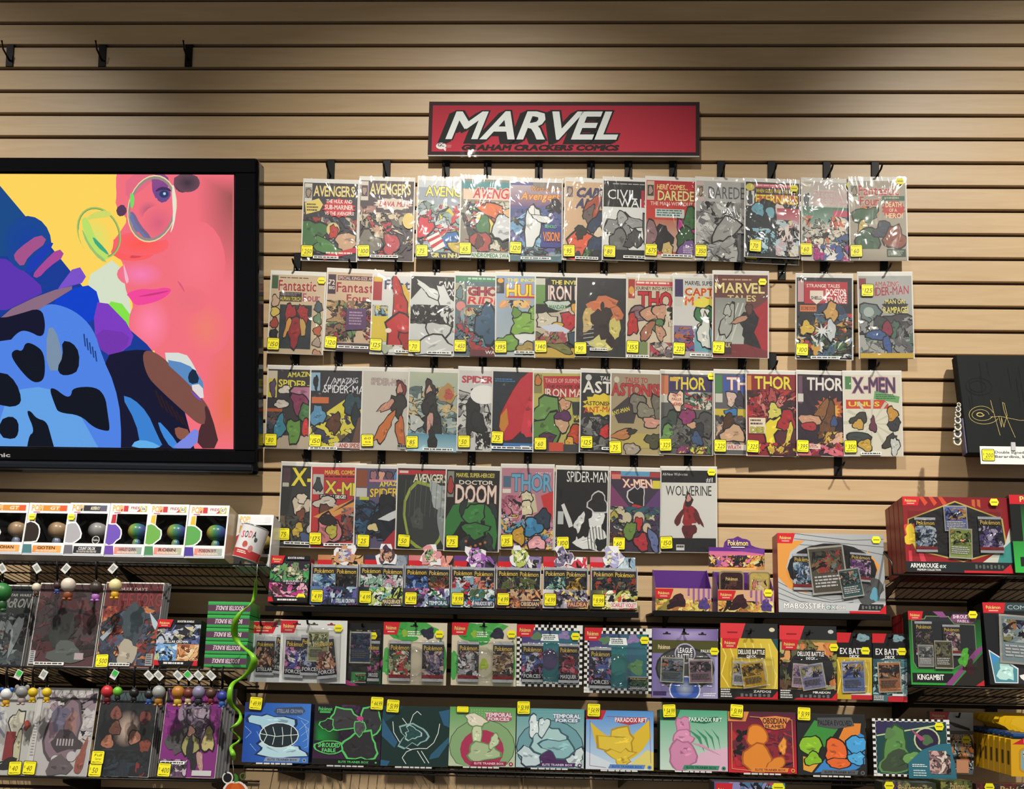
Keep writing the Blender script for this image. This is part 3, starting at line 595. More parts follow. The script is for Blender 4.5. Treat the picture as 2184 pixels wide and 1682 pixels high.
# ---- second row
C(2, (570, 578, 688, 755), 'cream comic with maroon title, black panel and small heads down both sides', '150', [bg('#cbb597'), (R_, 1, 1, 13, 18, '#3c5c3c'), (L_, 16, 3, 82, 5, 1, '#3a2c24'), (T_, 'Fantastic', 14, 7, 84, 20, '#9c2c3c', '#e0cca8'), (T_, 'Four', 60, 23, 92, 33, '#a85068', '#d8c0a0'), (R_, 16, 22, 58, 34, '#241c24'), (T_, 'HUMAN TORCH', 18, 28, 56, 33, '#d0c048'), (L_, 18, 23, 56, 27, 2, '#8a8488'), (R_, 18, 38, 78, 94, '#28323a'),
  (B_, 38, 52, 10, 14, '#a02c30', 10), (B_, 62, 50, 9, 12, '#a02c30', -10), (B_, 48, 70, 13, 18, '#98282e'), (B_, 34, 66, 4, 12, '#d89a48', 15), (B_, 62, 66, 5, 12, '#c8a058', -10), *[('B', 9, 34+i*14, 7, 6, c) for i, c in enumerate(('#c8a890', '#d8c060', '#a84838', '#1c1c20'))], *[('B', 90, 40+i*15, 7, 6, c) for i, c in enumerate(('#4a5a60', '#6a8a68', '#b05a38', '#a89888', '#c08a70'))]], hexs=(92, 11))
C(2, (690, 573, 812, 750), 'cream comic with maroon title, purple caption and crowded brown art', '120', [bg('#cdb396'), (R_, 1, 3, 15, 28, '#3a2440'), (T_, '72', 2.5, 10, 13, 16, '#e8dcc8'), (T_, 'BIG', 3, 18, 13, 22, '#e8dcc8'), (R_, 18, 4, 100, 10, '#44283c'), (T_, 'SPECIAL KING-SIZE ANNUAL', 19, 5, 100, 9, '#d8b0a0'), (T_, 'Fantastic', 17, 13, 98, 25, '#9c2438', '#d8c0a0'), (T_, 'Four', 36, 28, 76, 37, '#9c2438', '#d8c0a0'),
  (K_, 0, 36, 100, 88, '5a3c3c 8a6a50 6a8a5c 3c2c3c a88a60 9c3444 c8a878 44303c', 60, 8), (P_, [(38, 47), (72, 45), (74, 72), (36, 74)], '#5c3c6c'), (L_, 42, 50, 70, 68, 5, '#a890a8'), (R_, 20, 90, 100, 100, '#4a3440')], note=(24, 78, 95), stick=(12, 90))
C(2, (788, 580, 905, 757), 'white comic with navy title and one long red shape edged in yellow', '125', [bg('#d4d4d2'), (R_, 0, 2, 17, 32, '#a83038'), (R_, 1, 2, 16, 8, '#d8b840'), (R_, 1, 33, 16, 39, '#d8d8d4'), (T_, 'Fantastic', 22, 5, 122, 17, '#383868', {'clipx': 80}), (T_, 'Four', 60, 20, 104, 30, '#38384c', {'clipx': 90}), (K_, 0, 38, 30, 60, '7aa8c0 d8c848 b8b8a8', 12, 8), (R_, 0, 52, 30, 84, '#d8c040'), (B_, 60, 54, 22, 46, '#d8b440', -8, None), (B_, 50, 34, 12, 34, '#b4282c', -6), (B_, 58, 70, 26, 24, '#bc2c30', 25), (B_, 74, 84, 20, 12, '#a82428', 20), (E_, 32, 70, 6, 3, '#ecdcd0'), (K_, 0, 88, 60, 100, 'c8c8c0 b0b8a0 e0e0dc', 8, 8)], note=(46, 96, 96))
C(2, (871, 581, 988, 760), 'black and white line-art comic with white slanted title at upper right', '70', [bg('#cfd2d2'), ('P', [(0, 0), (100, 0), (100, 40), (60, 30), (20, 14), (0, 30)], '#18181c'), (T_, 'FANTASTIC', 52, 6, 128, 14, '#e8e8e8', {'shear': 0.2, 'clipx': 88}), (T_, 'FOUR', 60, 16, 94, 24, '#e8e8e8', {'shear': 0.2}), (B_, 40, 20, 32, 5, '#d8dada', 35), (B_, 70, 36, 14, 24, '#d8dada', -20), (K_, 0, 36, 100, 60, '18181c d4d6d6 44464a 18181c c8caca', 30, 9, 0.6), (B_, 50, 70, 22, 13, '#c8caca'), (B_, 44, 88, 34, 12, '#d0d2d2'), (B_, 90, 62, 10, 8, '#18181c')], note=(34, 78, 96))
C(2, (966, 580, 1082, 761), 'teal and red crowded comic with hollow red and white two-line title', '450', [bg('#5a7078'), (R_, 0, 1, 100, 7, '#4a8a64'), (L_, 24, 2, 98, 6, 1, '#b8d8c0'), (R_, 0, 9, 18, 30, '#a8a890'), (B_, 9, 22, 6, 8, '#6a8488'), (R_, 22, 13, 100, 36, '#d8c8b4'), (T_, 'GHOST', 25, 14, 112, 24, '#a8344c', '#58202c', {'clipx': 92}), (T_, 'RIDER', 24, 26, 108, 35, '#d02c3c', {'shear': 0.2, 'clipx': 90}), (E_, 11, 38, 9, 6, '#d88a84'), (K_, 0, 40, 100, 94, '3c6480 5a8498 b84840 8aa0a4 2c4c68 c8b890 a83838', 54, 9), (B_, 60, 60, 20, 22, '#3c5c78'), (R_, 30, 92, 100, 100, '#6a3038'), (T_, 'WANTED', 60, 93, 106, 97, '#e8e0d8', {'clipx': 94})], stick=(13, 88))
C(2, (1055, 580, 1172, 761), 'pale blue comic with yellow and red block title and bright green muscles', '195', [('G', 0, 0, 100, 100, '#8ca4c4', '#b4c0c0'), (R_, 0, 3, 15, 22, '#2c2c34'), (E_, 8, 6, 6, 3, '#e0a83c'), (T_, 'THE INCREDIBLE', 20, 3, 112, 7, '#e8d84c', {'clipx': 88}), (T_, 'HULK', 20, 11, 98, 26, '#e8d838', '#c03434', {'clipx': 82}), (R_, 22, 25, 84, 27.5, '#c02c34'), (K_, 5, 30, 70, 40, 'e0a060 d89050 e8c080', 6, 10, 0.2), (B_, 76, 44, 12, 24, '#7aa844', 25), (B_, 52, 60, 24, 13, '#84b04c', -15), (B_, 38, 46, 8, 6, '#6a9440'), (E_, 60, 78, 36, 6, '#e4e8e8'), (B_, 20, 84, 22, 9, '#7aa84c'), (B_, 60, 90, 16, 8, '#b09858'), (K_, 70, 80, 100, 98, '5c4a60 3c3444 8a8494', 8, 8)], note=(36, 92, 95))
C(2, (1139, 582, 1256, 764), 'black comic with cream title, green caption and red and yellow streak', '140', [bg('#1a1a1e'), (R_, 0, 2, 18, 34, '#6a9450'), (R_, 0, 2, 18, 10, '#c8c8bc'), (T_, 'THE INVINCIBLE', 30, 4, 112, 9, '#e8dc60', {'clipx': 80}), (T_, 'IRON MAN', 24, 11, 116, 28, '#e8d0c8', '#3c2428', {'clipx': 86}), (B_, 44, 35, 21, 6, '#c8d4c8'), (T_, 'MANDARIN', 26, 35, 62, 40, '#2c7c44'), ('P', [(0, 46), (40, 44), (90, 30), (100, 60), (60, 80), (0, 76)], '#c4b8a4'), (B_, 20, 54, 18, 9, '#d4ccb8'), (B_, 66, 54, 18, 11, '#b82c34', -30), (B_, 80, 40, 10, 8, '#d8a440', -40), (B_, 42, 60, 11, 4, '#d8b048', -20), ('P', [(8, 62), (40, 58), (66, 66), (56, 72), (30, 70)], '#ccd4e4'), (K_, 0, 68, 60, 90, 'b86a60 8a8058 6a7048 a84c58', 14, 10), (B_, 82, 76, 16, 12, '#3c5260'), (R_, 0, 88, 100, 100, '#c8a844'), (B_, 50, 88, 24, 5, '#7a7a40', 20)], stick=(12, 87))
C(2, (1225, 584, 1341, 762), 'charcoal comic without title showing orange and yellow cut-paper shapes', '90', [bg('#26262a'), (B_, 54, 36, 34, 12, '#c8744c', 5, None), (B_, 78, 48, 13, 8, '#c0704a', 30, None), (B_, 24, 52, 12, 16, '#c8ac6c', 10, None), (B_, 74, 64, 12, 14, '#ccc070', 0, None), (B_, 52, 82, 24, 12, '#d2cc80', 0, None), (B_, 48, 56, 18, 18, '#2c1c1c', 0, None, 0.5), (B_, 66, 78, 8, 14, '#2c1c1c', -30, None), (E_, 50, 36, 4, 6, '#2a2020'), *[('line', [(14, 62+i*5), (34, 60+i*5)], 1.0, '#b8b8b0') for i in range(6)]], note=(28, 60, 91), stick=(11, 90), d=0.033, yaw=1.5)
C(2, (1334, 584, 1450, 765), 'cream comic with big red title and two wrestling flesh-coloured shapes', '155', [bg('#d2c4ac'), (R_, 2, 2, 15, 26, '#a83c34'), (E_, 8, 16, 5, 5, '#d8a448'), (R_, 16, 4, 100, 10, '#c84450'), (L_, 18, 5, 98, 9, 1, '#f0d8c8'), (T_, 'JOURNEY INTO MYSTERY', 16, 11, 98, 15, '#2c2428'), (T_, 'THOR', 22, 18, 106, 38, '#c82430', '#5a1820', {'clipx': 84}), (B_, 26, 46, 22, 9, '#8a6a70'), (B_, 10, 58, 9, 14, '#b83434'), (B_, 50, 46, 24, 9, '#c8987c', 10), (B_, 66, 42, 14, 8, '#c89a80', -20), (B_, 58, 58, 12, 8, '#5c8450'), (B_, 40, 66, 8, 14, '#a87058', 30), (B_, 64, 68, 8, 10, '#c09478', -20), (K_, 76, 34, 100, 60, '2c2830 d8ccb8', 6, 8), (R_, 22, 80, 40, 96, '#7a8a58'), (K_, 44, 80, 100, 98, '9c9088 b84058 6a6468 c8c0b4', 18, 7)], note=(2, 42, 98), stick=(12, 87))
C(2, (1434, 584, 1550, 765), 'white comic with orange-red double title and a green and white standing form', '225', [bg('#cfd0cc'), (R_, 2, 2, 18, 24, '#3c3060'), (R_, 2, 25, 16, 36, '#c8c8c0'), (T_, 'MARVEL SUPER-HEROES', 22, 4, 112, 9, '#2c2c3c', {'clipx': 80}), (T_, 'CAPTAIN', 22, 13, 112, 22, '#c8382c', '#e8c848', {'clipx': 80}), (T_, 'MARVEL', 22, 24, 112, 34, '#d8503c', '#e8c848', {'clipx': 80}), (S_, 60, 32, 24, 8, '#e8dc50', {'n': 10}), (B_, 60, 48, 17, 12, '#3c7c4c'), (B_, 60, 44, 8, 6, '#e0e0d8'), (B_, 60, 60, 13, 6, '#e4e0d8'), (B_, 52, 74, 6, 16, '#dcdcd4', 4), (B_, 70, 74, 6, 16, '#dcdcd4', -4), (B_, 52, 90, 5, 7, '#3c7c4c'), (R_, 0, 60, 36, 92, '#7a6a90'), (K_, 0, 62, 40, 92, 'b86a40 4c5ca0 a83c4c 6a5890', 12, 8), (R_, 40, 64, 90, 92, '#6aa4b8'), (B_, 60, 68, 12, 20, '#d4d8d0'), (R_, 0, 92, 100, 100, '#b8b4b0')], note=(32, 88, 96))
C(2, (1518, 577, 1640, 763), 'maroon comic with cream two-line title over a grey window panel', '75', [bg('#6a3c38'), (L_, 16, 5, 78, 8, 1, '#c8a078'), (T_, 'MARVEL', 3, 10, 94, 22, '#e8d890', '#4a2828'), (T_, 'TALES', 26, 25, 78, 32, '#dcc888', '#4a2828'), ('G', 3, 28, 60, 86, '#8a8c88', '#b4b8b0'), *[('line', [(6+i*9, 80), (28+i*9, 34)], 1.5, '#c8ccc4') for i in range(4)], (B_, 26, 58, 10, 20, '#a4a8a0', 12), (B_, 26, 44, 6, 6, '#b0b4ac'), ('P', [(70, 44), (100, 30), (100, 92), (76, 90)], '#a82430'), (B_, 66, 60, 13, 16, '#1c1c24', 4), (B_, 62, 86, 7, 16, '#1a1a22', 8), (B_, 78, 86, 7, 16, '#1a1a22', -10), (B_, 50, 54, 14, 3, '#b88a70', -25), (B_, 66, 42, 6, 6, '#5a3830'), ('P', [(0, 84), (60, 84), (100, 92), (100, 100), (0, 100)], '#782830'), (R_, 2, 82, 34, 97, '#3c2428'), (T_, 'WALK', 12, 83, 32, 88, '#e0d098')], hexs=(88, 13), yaw=0.8, d=0.04)
C(2, (1696, 583, 1820, 767), 'dark comic with red title box, shield emblem and gold and blue machinery art', '100', [bg('#20222c'), (R_, 2, 4, 13, 30, '#c8a0a0'), (R_, 14, 5, 92, 32, '#b8283a'), (T_, 'STRANGE TALES', 18, 8, 78, 12, '#f0d8d0'), (T_, 'DOCTOR', 53, 14, 90, 22, '#f4e8e0'), (T_, 'STRANGE', 52, 24, 90, 31, '#f4e8e0'), ('P', [(24, 16), (48, 16), (48, 26), (36, 33), (24, 26)], '#e8dcd0'), (T_, 'SHIELD', 26, 23, 46, 27, '#2c2428'), (R_, 6, 34, 36, 42, '#d87c48'), (T_, 'SECOND DOOM', 8, 36, 34, 40, '#5a2418'),
  (E_, 62, 46, 28, 16, '#2c3c58'), (K_, 0, 44, 100, 98, '3c5c78 c89a48 8aa4b8 2c3c34 b83c3c d8d8d4 4c7048 1c1c24 6a5040', 64, 8), (B_, 62, 42, 11, 11, '#c89c58'), (B_, 62, 64, 8, 14, '#c0c8cc'), ('S', 46, 66, 20, 10, '#d8dcdc', {'k': 0.3, 'n': 9}), (B_, 18, 62, 12, 8, '#d0b048')], note=(26, 76, 98), yaw=0)
C(2, (1832, 579, 1951, 765), 'grey comic with arched maroon title and its price sticker at upper left', '125', [bg('#a6a8a6'), (R_, 1, 3, 14, 16, '#8a2c38'), (T_, 'AMAZING', 30, 7, 76, 13, '#a84850', '#c8c0c0'), (T_, 'SPIDER-MAN', 16, 15, 94, 25, '#a03848', '#c8b8b8', {'skew': 0.04}), (S_, 68, 37, 26, 10, '#1c1c20'), (T_, 'MAN ON', 50, 29, 86, 34, '#e4d878'), (T_, 'RAMPAGE!', 46, 38, 92, 45, '#e4d878'), (B_, 18, 44, 18, 10, '#6a7c7c'), (E_, 18, 44, 10, 6, '#a8b8b0'), (B_, 64, 60, 34, 12, '#44444c', -10), (B_, 44, 60, 22, 8, '#3c4448', 30), (K_, 0, 50, 100, 96, '707274 8a8c8c 5a5c60 9c9e9c 4c6c5c', 30, 9), (B_, 50, 66, 9, 10, '#8a2c48', 20), (B_, 30, 72, 18, 5, '#3c5c90', 0), (B_, 52, 84, 6, 12, '#3c5a94', -10), (R_, 0, 94, 100, 100, '#c8a838')], stick=(17, 22), yaw=0)
# ---- third row
C(3, (565, 779, 684, 957), 'dark comic with yellow title and a crowd in blue, green and red coats', '80', [bg('#38343a'), (R_, 0, 2, 17, 36, '#d8c84c'), (R_, 0, 2, 17, 12, '#d4c8b4'), (B_, 9, 24, 5, 10, '#5a4a6c'), (T_, 'AMAZING', 36, 4, 86, 10, '#e8dc58', {'skew': 0.04}), (T_, 'SPIDER-MAN', 20, 13, 116, 22, '#e8dc58', {'skew': -0.03, 'clipx': 88}), (B_, 34, 26, 13, 5, '#dcd4c8'), (B_, 70, 34, 24, 14, '#b87a98', 20), (B_, 60, 44, 14, 14, '#8a3c60', -20), (B_, 74, 54, 16, 10, '#4c7a48'), (R_, 0, 50, 28, 54, '#b85c30'), (B_, 26, 44, 13, 5, '#d0c8bc'), ('R', 0, 84, 100, 100, '#b8a894'), (K_, 0, 54, 34, 84, '4c444c 3c4c5c 6a5450', 14, 8), (B_, 24, 74, 10, 16, '#3c88a0', 10), (B_, 50, 78, 13, 15, '#6a9a48'), (B_, 72, 74, 6, 12, '#c83838'), (B_, 88, 76, 7, 16, '#8aa4ac')], stick=(11, 90))
C(3, (658, 781, 776, 960), 'black-topped comic with wiry white title and yellow diagonal panels', '150', [bg('#2c2a32'), (R_, 0, 3, 17, 26, '#8ab0c8'), (B_, 9, 16, 4, 8, '#1c1c24'), (T_, 'AMAZING', 42, 10, 88, 17, '#d8d8e0', {'w': 'r', 'skew': 0.03}), (T_, 'SPIDER-MAN', 24, 18, 112, 28, '#e4e4ec', {'w': 'r', 'skew': -0.02, 'clipx': 94}), *[('line', [(22+i*9, 28-i), (34+i*10, 8+i)], 0.9, '#d8dce0') for i in range(6)], ('P', [(36, 50), (70, 34), (100, 44), (84, 72), (40, 98), (0, 98), (0, 72)], '#d8cc48'), (K_, 2, 54, 80, 96, 'd8cc48 c8bc40 3c3c58 6a5a3c 2c2830 e0d878', 22, 7), (R_, 2, 34, 34, 42, '#c86c40'), (B_, 14, 58, 14, 12, '#5a90b4'), (B_, 78, 42, 16, 12, '#2c4854', 20), (B_, 86, 60, 8, 16, '#1c2c34', -10), (B_, 46, 66, 11, 13, '#5c3824', 15), ('P', [(90, 60), (100, 56), (100, 100), (76, 100)], '#6a4c40'), (R_, 46, 91, 100, 98, '#e4d4cc'), (T_, '...AND SPIDER', 50, 92, 98, 97, '#a8242c')], note=(2, 52, 98), stick=(12, 89))
C(3, (768, 783, 882, 960), 'white comic with grey title and one tall shape in red-brown, black and orange', '60', [bg('#c8c4bc'), (T_, 'SPIDER-MAN', 16, 9, 82, 17, '#b8a8a4', '#8a7a78', {'skew': -0.02}), (B_, 74, 24, 9, 13, '#7a3038'), (B_, 72, 22, 5, 6, '#c8907c'), (B_, 70, 44, 14, 14, '#34302e'), (B_, 48, 44, 18, 4, '#c8907c', -40), (B_, 44, 74, 9, 22, '#c8743c', 28), (B_, 76, 76, 8, 20, '#c06c38', -6), (B_, 80, 96, 5, 3, '#241c1c'), (R_, 70, 93, 98, 99, '#a8a8a4'), (L_, 71, 93.5, 97, 98.5, 1, '#2c2c2c')], stick=(14, 89), extra=('60', 'ea'), d=0.033)
C(3, (866, 785, 985, 964), 'misty green-grey comic without title, long black column in the middle', '85', [('G', 0, 0, 100, 100, '#b4bca4', '#8aa8b4'), (K_, 0, 18, 100, 92, '8a9a94 b8c0b4 6a7c7c a8b4a4 5a6a6c c8b488', 44, 10, 0.15), (B_, 72, 26, 16, 12, '#b09058', 0, None), (B_, 74, 28, 9, 7, '#b85848', 0, None), (B_, 38, 22, 9, 11, '#3c2c2c'), (B_, 38, 24, 5, 6, '#c8a090'), (B_, 40, 42, 13, 14, '#2c2c2c'), (B_, 48, 68, 14, 22, '#2a2a2c', -12), (B_, 40, 66, 5, 18, '#c89c90', 6), ('G', 0, 78, 100, 100, '#5a94ac', '#a8ccd8'), (B_, 46, 86, 7, 14, '#242426', -5), (B_, 14, 64, 12, 10, '#c0c4c0', 0, None)], note=(30, 84, 97), hexs=(96, 9))
C(3, (973, 782, 1090, 963), 'black and white sketch comic with pinkish title, no panels', '50', [bg('#cfcfcd'), (T_, 'SPIDER-MAN', 6, 7, 116, 15, '#b83848', '#c8a0a0', {'clipx': 88}), (K_, 0, 22, 100, 84, 'c4c4c2 b0b0ae d8d8d6 8a8a8a', 30, 10, 0.3), (B_, 26, 56, 12, 22, '#222224', 8), (B_, 40, 66, 12, 14, '#26262a', -30), (B_, 70, 40, 14, 16, '#b8b8b8'), (B_, 84, 66, 10, 20, '#3c3c40'), (E_, 48, 30, 26, 12, '#ebebe9'), (K_, 34, 76, 100, 98, '1c1c20 d8d8d6 1c1c20', 24, 7, 0.1)], stick=(14, 89), lab='black and white sketch comic with pinkish title, $50, third row')
C(3, (1046, 784, 1160, 963), 'dark navy comic filled with one slanted smooth red form', '75', [bg('#1e2834'), (L_, 4, 9, 44, 14, 2, '#3c7cb0'), (B_, 54, 44, 30, 46, '#c02c3a', 22, '#3c1820', 0.12), (B_, 76, 50, 14, 34, '#cc3848', 10, None), ('P', [(16, 56), (28, 46), (32, 66), (22, 78), (14, 70)], '#c8842c'), (B_, 90, 72, 12, 8, '#a02c40'), (T_, 'SPIDER-VERSE', 56, 84, 120, 90, '#3c2438', {'clipx': 96}), ('R', 0, 90, 100, 100, '#3c78b8'), (R_, 56, 93, 74, 98, '#e0e4e8'), (R_, 78, 93, 96, 98, '#c83444')], note=(2, 84, 96), stick=(12, 84), d=0.0335)
C(3, (1135, 787, 1250, 965), 'green comic with red title panel and purple accents', '60', [bg('#b8b060'), (R_, 0, 2, 16, 26, '#8a8450'), (B_, 8, 10, 6, 6, '#c87838'), ('P', [(18, 4), (96, 3), (97, 30), (20, 32)], '#b83038'), (T_, 'TALES OF SUSPENSE', 22, 7, 96, 12, '#d8a8a0'), (T_, 'THE POWER OF', 24, 15, 90, 19, '#5a1820', {'shear': 0.2}), (T_, 'IRON MAN', 22, 20, 108, 30, '#ecd0c0', '#6a2028', {'clipx': 92}), (B_, 26, 48, 28, 16, '#6a9450', -10), (B_, 24, 76, 26, 26, '#5c8844', 10), (B_, 60, 40, 10, 8, '#c89a78'), (B_, 56, 62, 14, 11, '#c8a484'), (B_, 58, 54, 15, 6, '#5c2c5c'), (B_, 26, 84, 14, 9, '#54284c'), (P_, [(74, 36), (100, 36), (100, 62), (78, 62)], '#2c3430'), (T_, 'MAN', 78, 53, 96, 59, '#d8d058'), (B_, 84, 78, 16, 12, '#b84428'), (B_, 70, 88, 8, 8, '#d8a440'), (R_, 0, 90, 100, 100, '#3c3c40'), (R_, 30, 88, 58, 99, '#c84c34')], stick=(15, 90), d=0.0335)
C(3, (1234, 787, 1350, 966), 'black comic with white title and jagged yellow and red caption burst', '125', [bg('#2a2a2c'), (E_, 14, 6, 6, 4, '#c8c8c4'), (T_, 'TALES TO', 36, 4, 82, 9, '#dcdcd8', {'clipx': 78, 'shear': 0.1}), (T_, 'ASTONISH', 4, 11, 146, 25, '#e8e4dc', {'clipx': 72}), (S_, 44, 40, 42, 15, '#e0c83c'), (T_, 'ASTONISHING', 8, 36, 76, 41, '#3c2420', {'shear': 0.1}), (T_, 'ANT-MAN!', 6, 44, 76, 51, '#c84428', {'skew': 0.05}), (K_, 0, 56, 100, 98, '5a5a5c 8a8a88 3c3c3e 707070', 30, 9), (B_, 70, 60, 10, 12, '#c03434', 20), (B_, 48, 74, 10, 8, '#c03030'), (B_, 66, 74, 14, 5, '#b83030', -10)], note=(42, 96, 95), stick=(14, 88), d=0.0335)
C(3, (1299, 788, 1416, 970), 'faded tan comic with red title, dark diamond caption and beetle-like shapes', '75', [('G', 0, 0, 100, 100, '#9a8c78', '#b0a070'), (E_, 10, 8, 5, 4, '#c8c0b0'), (T_, 'TALES TO', 26, 5, 70, 11, '#b03038'), (T_, 'ASTONISH', 1, 13, 102, 27, '#b83438', '#6a2c2c', {'clipx': 96}), ('P', [(2, 46), (34, 28), (50, 46), (44, 62), (14, 62)], '#3c3438'), (T_, 'ANT-MAN', 2, 48, 38, 53, '#d8cc50', {'rot': 18}), (B_, 50, 36, 14, 10, '#787468'), (B_, 66, 46, 16, 8, '#84806e', 20), (B_, 92, 40, 12, 16, '#6c685c'), (B_, 80, 60, 18, 6, '#c89484'), ('R', 4, 74, 98, 92, '#b8a860'), (B_, 22, 76, 18, 5, '#b87c4c', -15), (B_, 40, 72, 8, 3, '#34302a', -15), (B_, 82, 82, 14, 8, '#4c4c34'), (B_, 38, 94, 14, 8, '#a89c8c')], stick=(11, 92), d=0.037)
C(3, (1406, 789, 1522, 970), 'comic with yellow title on violet, caption balloon and grey rubble', '325', [bg('#5a5a58'), (R_, 15, 2, 100, 22, '#3c3060'), (R_, 0, 2, 14, 36, '#c87c58'), (R_, 0, 26, 14, 36, '#c8c4b8'), (T_, 'THOR', 24, 4, 86, 19, '#e4d04c', '#2c2048'), (R_, 17, 4, 34, 9, '#d8b04c'), ('R', 46, 22, 100, 44, '#6a8a78'), (K_, 46, 22, 100, 44, 'b84458 c8c8b8 3c5c4c d0b4a0 2c3430', 18, 8), (B_, 30, 33, 15, 11, '#e4c8b0'), (T_, 'WHEN', 22, 25, 38, 28, '#b83c34'), (T_, 'FALLS', 21, 30, 39, 33, '#b83c34'), (T_, 'HERO!', 21, 36, 40, 40, '#b83c34'), (B_, 16, 66, 16, 18, '#3c4c44'), (B_, 14, 80, 16, 14, '#6a9454'), (B_, 52, 54, 14, 11, '#8a3868'), (B_, 84, 62, 20, 14, '#4c4c4c'), (K_, 16, 64, 100, 92, '5c5c5a 4a4a4a 6a6a66', 14, 10), (B_, 72, 70, 12, 8, '#2c2c34'), (B_, 70, 80, 9, 9, '#3c5478', -20), (B_, 60, 64, 8, 4, '#c89c80'), (K_, 30, 90, 100, 99, 'd8cc48 8a3c6c 4c7444', 8, 8)], hexs=(96, 7))
C(3, (1522, 788, 1638, 970), 'narrow-showing blue-topped comic with white title letters and brown brawl', '225', [bg('#5c5c60'), (R_, 16, 2, 100, 24, '#3c58a0'), (R_, 1, 2, 14, 24, '#4c8450'), (R_, 1, 25, 15, 36, '#c8c8bc'), (T_, 'THOR', 24, 5, 110, 20, '#ecdcd4', '#8a2830', {'clipx': 58}), (B_, 32, 32, 10, 9, '#d0b4a8'), (B_, 48, 32, 8, 10, '#3c3444'), (R_, 0, 44, 60, 54, '#c8b440'), (B_, 32, 48, 12, 4, '#3c78b0'), (K_, 0, 52, 70, 90, '8a8480 4c4a4c c8a488 5c3c28 b09078', 26, 9), (B_, 28, 62, 12, 12, '#4c2c1c'), (B_, 36, 76, 24, 10, '#c8a484'), (R_, 22, 88, 70, 95, '#e0d8d0'), (T_, 'WRATH', 24, 89, 50, 94, '#b02c38')], stick=(11, 90))
C(3, (1591, 789, 1706, 973), 'blood-red comic with yellow title, cream caption and yellow fire', '325', [bg('#8a1c28'), (R_, 1, 2, 9, 30, '#c8883c'), (R_, 1, 30, 9, 36, '#c8b8a8'), (T_, 'THOR', 16, 3, 88, 18, '#e8d84c', '#6a1420'), (K_, 0, 20, 100, 52, 'a83038 5c1c24 c87a70 3c181c b02834', 26, 9), (B_, 50, 28, 8, 10, '#a84848'), (B_, 54, 46, 13, 9, '#d0c860'), (B_, 52, 72, 16, 22, '#e4d038', 10), (B_, 78, 58, 16, 14, '#a82430'), (B_, 80, 84, 22, 18, '#54202c', 0), (B_, 82, 74, 5, 16, '#d8c448', 15), (R_, 3, 54, 36, 73, '#e4d8c0'), (L_, 6, 56, 33, 64, 2, '#5a3830'), (T_, 'DIE!', 6, 65.5, 32, 72, '#c0bc40', '#3c3818'), (K_, 20, 84, 100, 99, 'b02834 6a1c28 c8a840 3c1a1c', 14, 9)], d=0.0345)
C(3, (1698, 790, 1810, 973), 'dark plum comic with white title and orange explosion', '395', [bg('#2a1c2c'), (R_, 2, 2, 10, 36, '#6a4a60'), (R_, 1, 24, 12, 34, '#d0ccc4'), (T_, 'THOR', 20, 4, 92, 19, '#e8e4dc', '#3c2434'), ('S', 66, 42, 32, 16, '#b85c34', {'k': 0.7}), ('S', 66, 44, 22, 11, '#e0a848', {'k': 0.7}), (B_, 62, 60, 16, 24, '#6a4428', 10), (B_, 48, 46, 10, 14, '#8a5c34', 25), (B_, 26, 58, 22, 8, '#c8987c'), (B_, 24, 64, 16, 5, '#a82c38'), (B_, 74, 58, 6, 6, '#3c5484'), (K_, 40, 70, 100, 90, 'c8a048 d8b858 5c3424 e0b0a0', 14, 8), (K_, 0, 84, 100, 100, 'b03444 d87080 8a2438', 14, 10), ('R', 4, 86, 46, 92, '#e4d4c8'), (L_, 6, 87, 44, 91, 2, '#b82c34')])
C(3, (1800, 790, 1927, 973), 'cream-white comic with large violet title and orange and green caption strips', '350', [bg('#dcd8c8'), (R_, 2, 2, 13, 18, '#4c8450'), (T_, 'X-MEN', 16, 4, 90, 22, '#44345c', '#b87a88'), ('P', [(54, 20), (98, 27), (96, 35), (52, 30)], '#6aa468'), (L_, 56, 24, 92, 31, 3, '#3c6a44'), ('P', [(3, 31), (70, 31), (78, 36), (78, 42), (3, 42)], '#c84430'), (T_, 'UNUS', 8, 33.5, 62, 39, '#e8d048'), *[('P', [(48, 60), (48+50*math.cos(i*0.52), 60+30*math.sin(i*0.52)), (48+50*math.cos(i*0.52+0.12), 60+30*math.sin(i*0.52+0.12))], '#c8c8b4') for i in range(12)], (B_, 50, 62, 5, 9, '#6a3048'), (B_, 26, 54, 14, 6, '#3c3c34', -30), (B_, 24, 62, 9, 6, '#c8a04c'), (B_, 84, 50, 8, 9, '#c8943c'), (B_, 88, 62, 9, 8, '#34343a', 30), (B_, 26, 80, 20, 8, '#3c4444', 20), (B_, 36, 86, 12, 7, '#c8a444'), (B_, 80, 82, 14, 6, '#3a3a34', -40), (B_, 88, 88, 8, 10, '#c8ccc8')], note=(28, 62, 97), yaw=0)
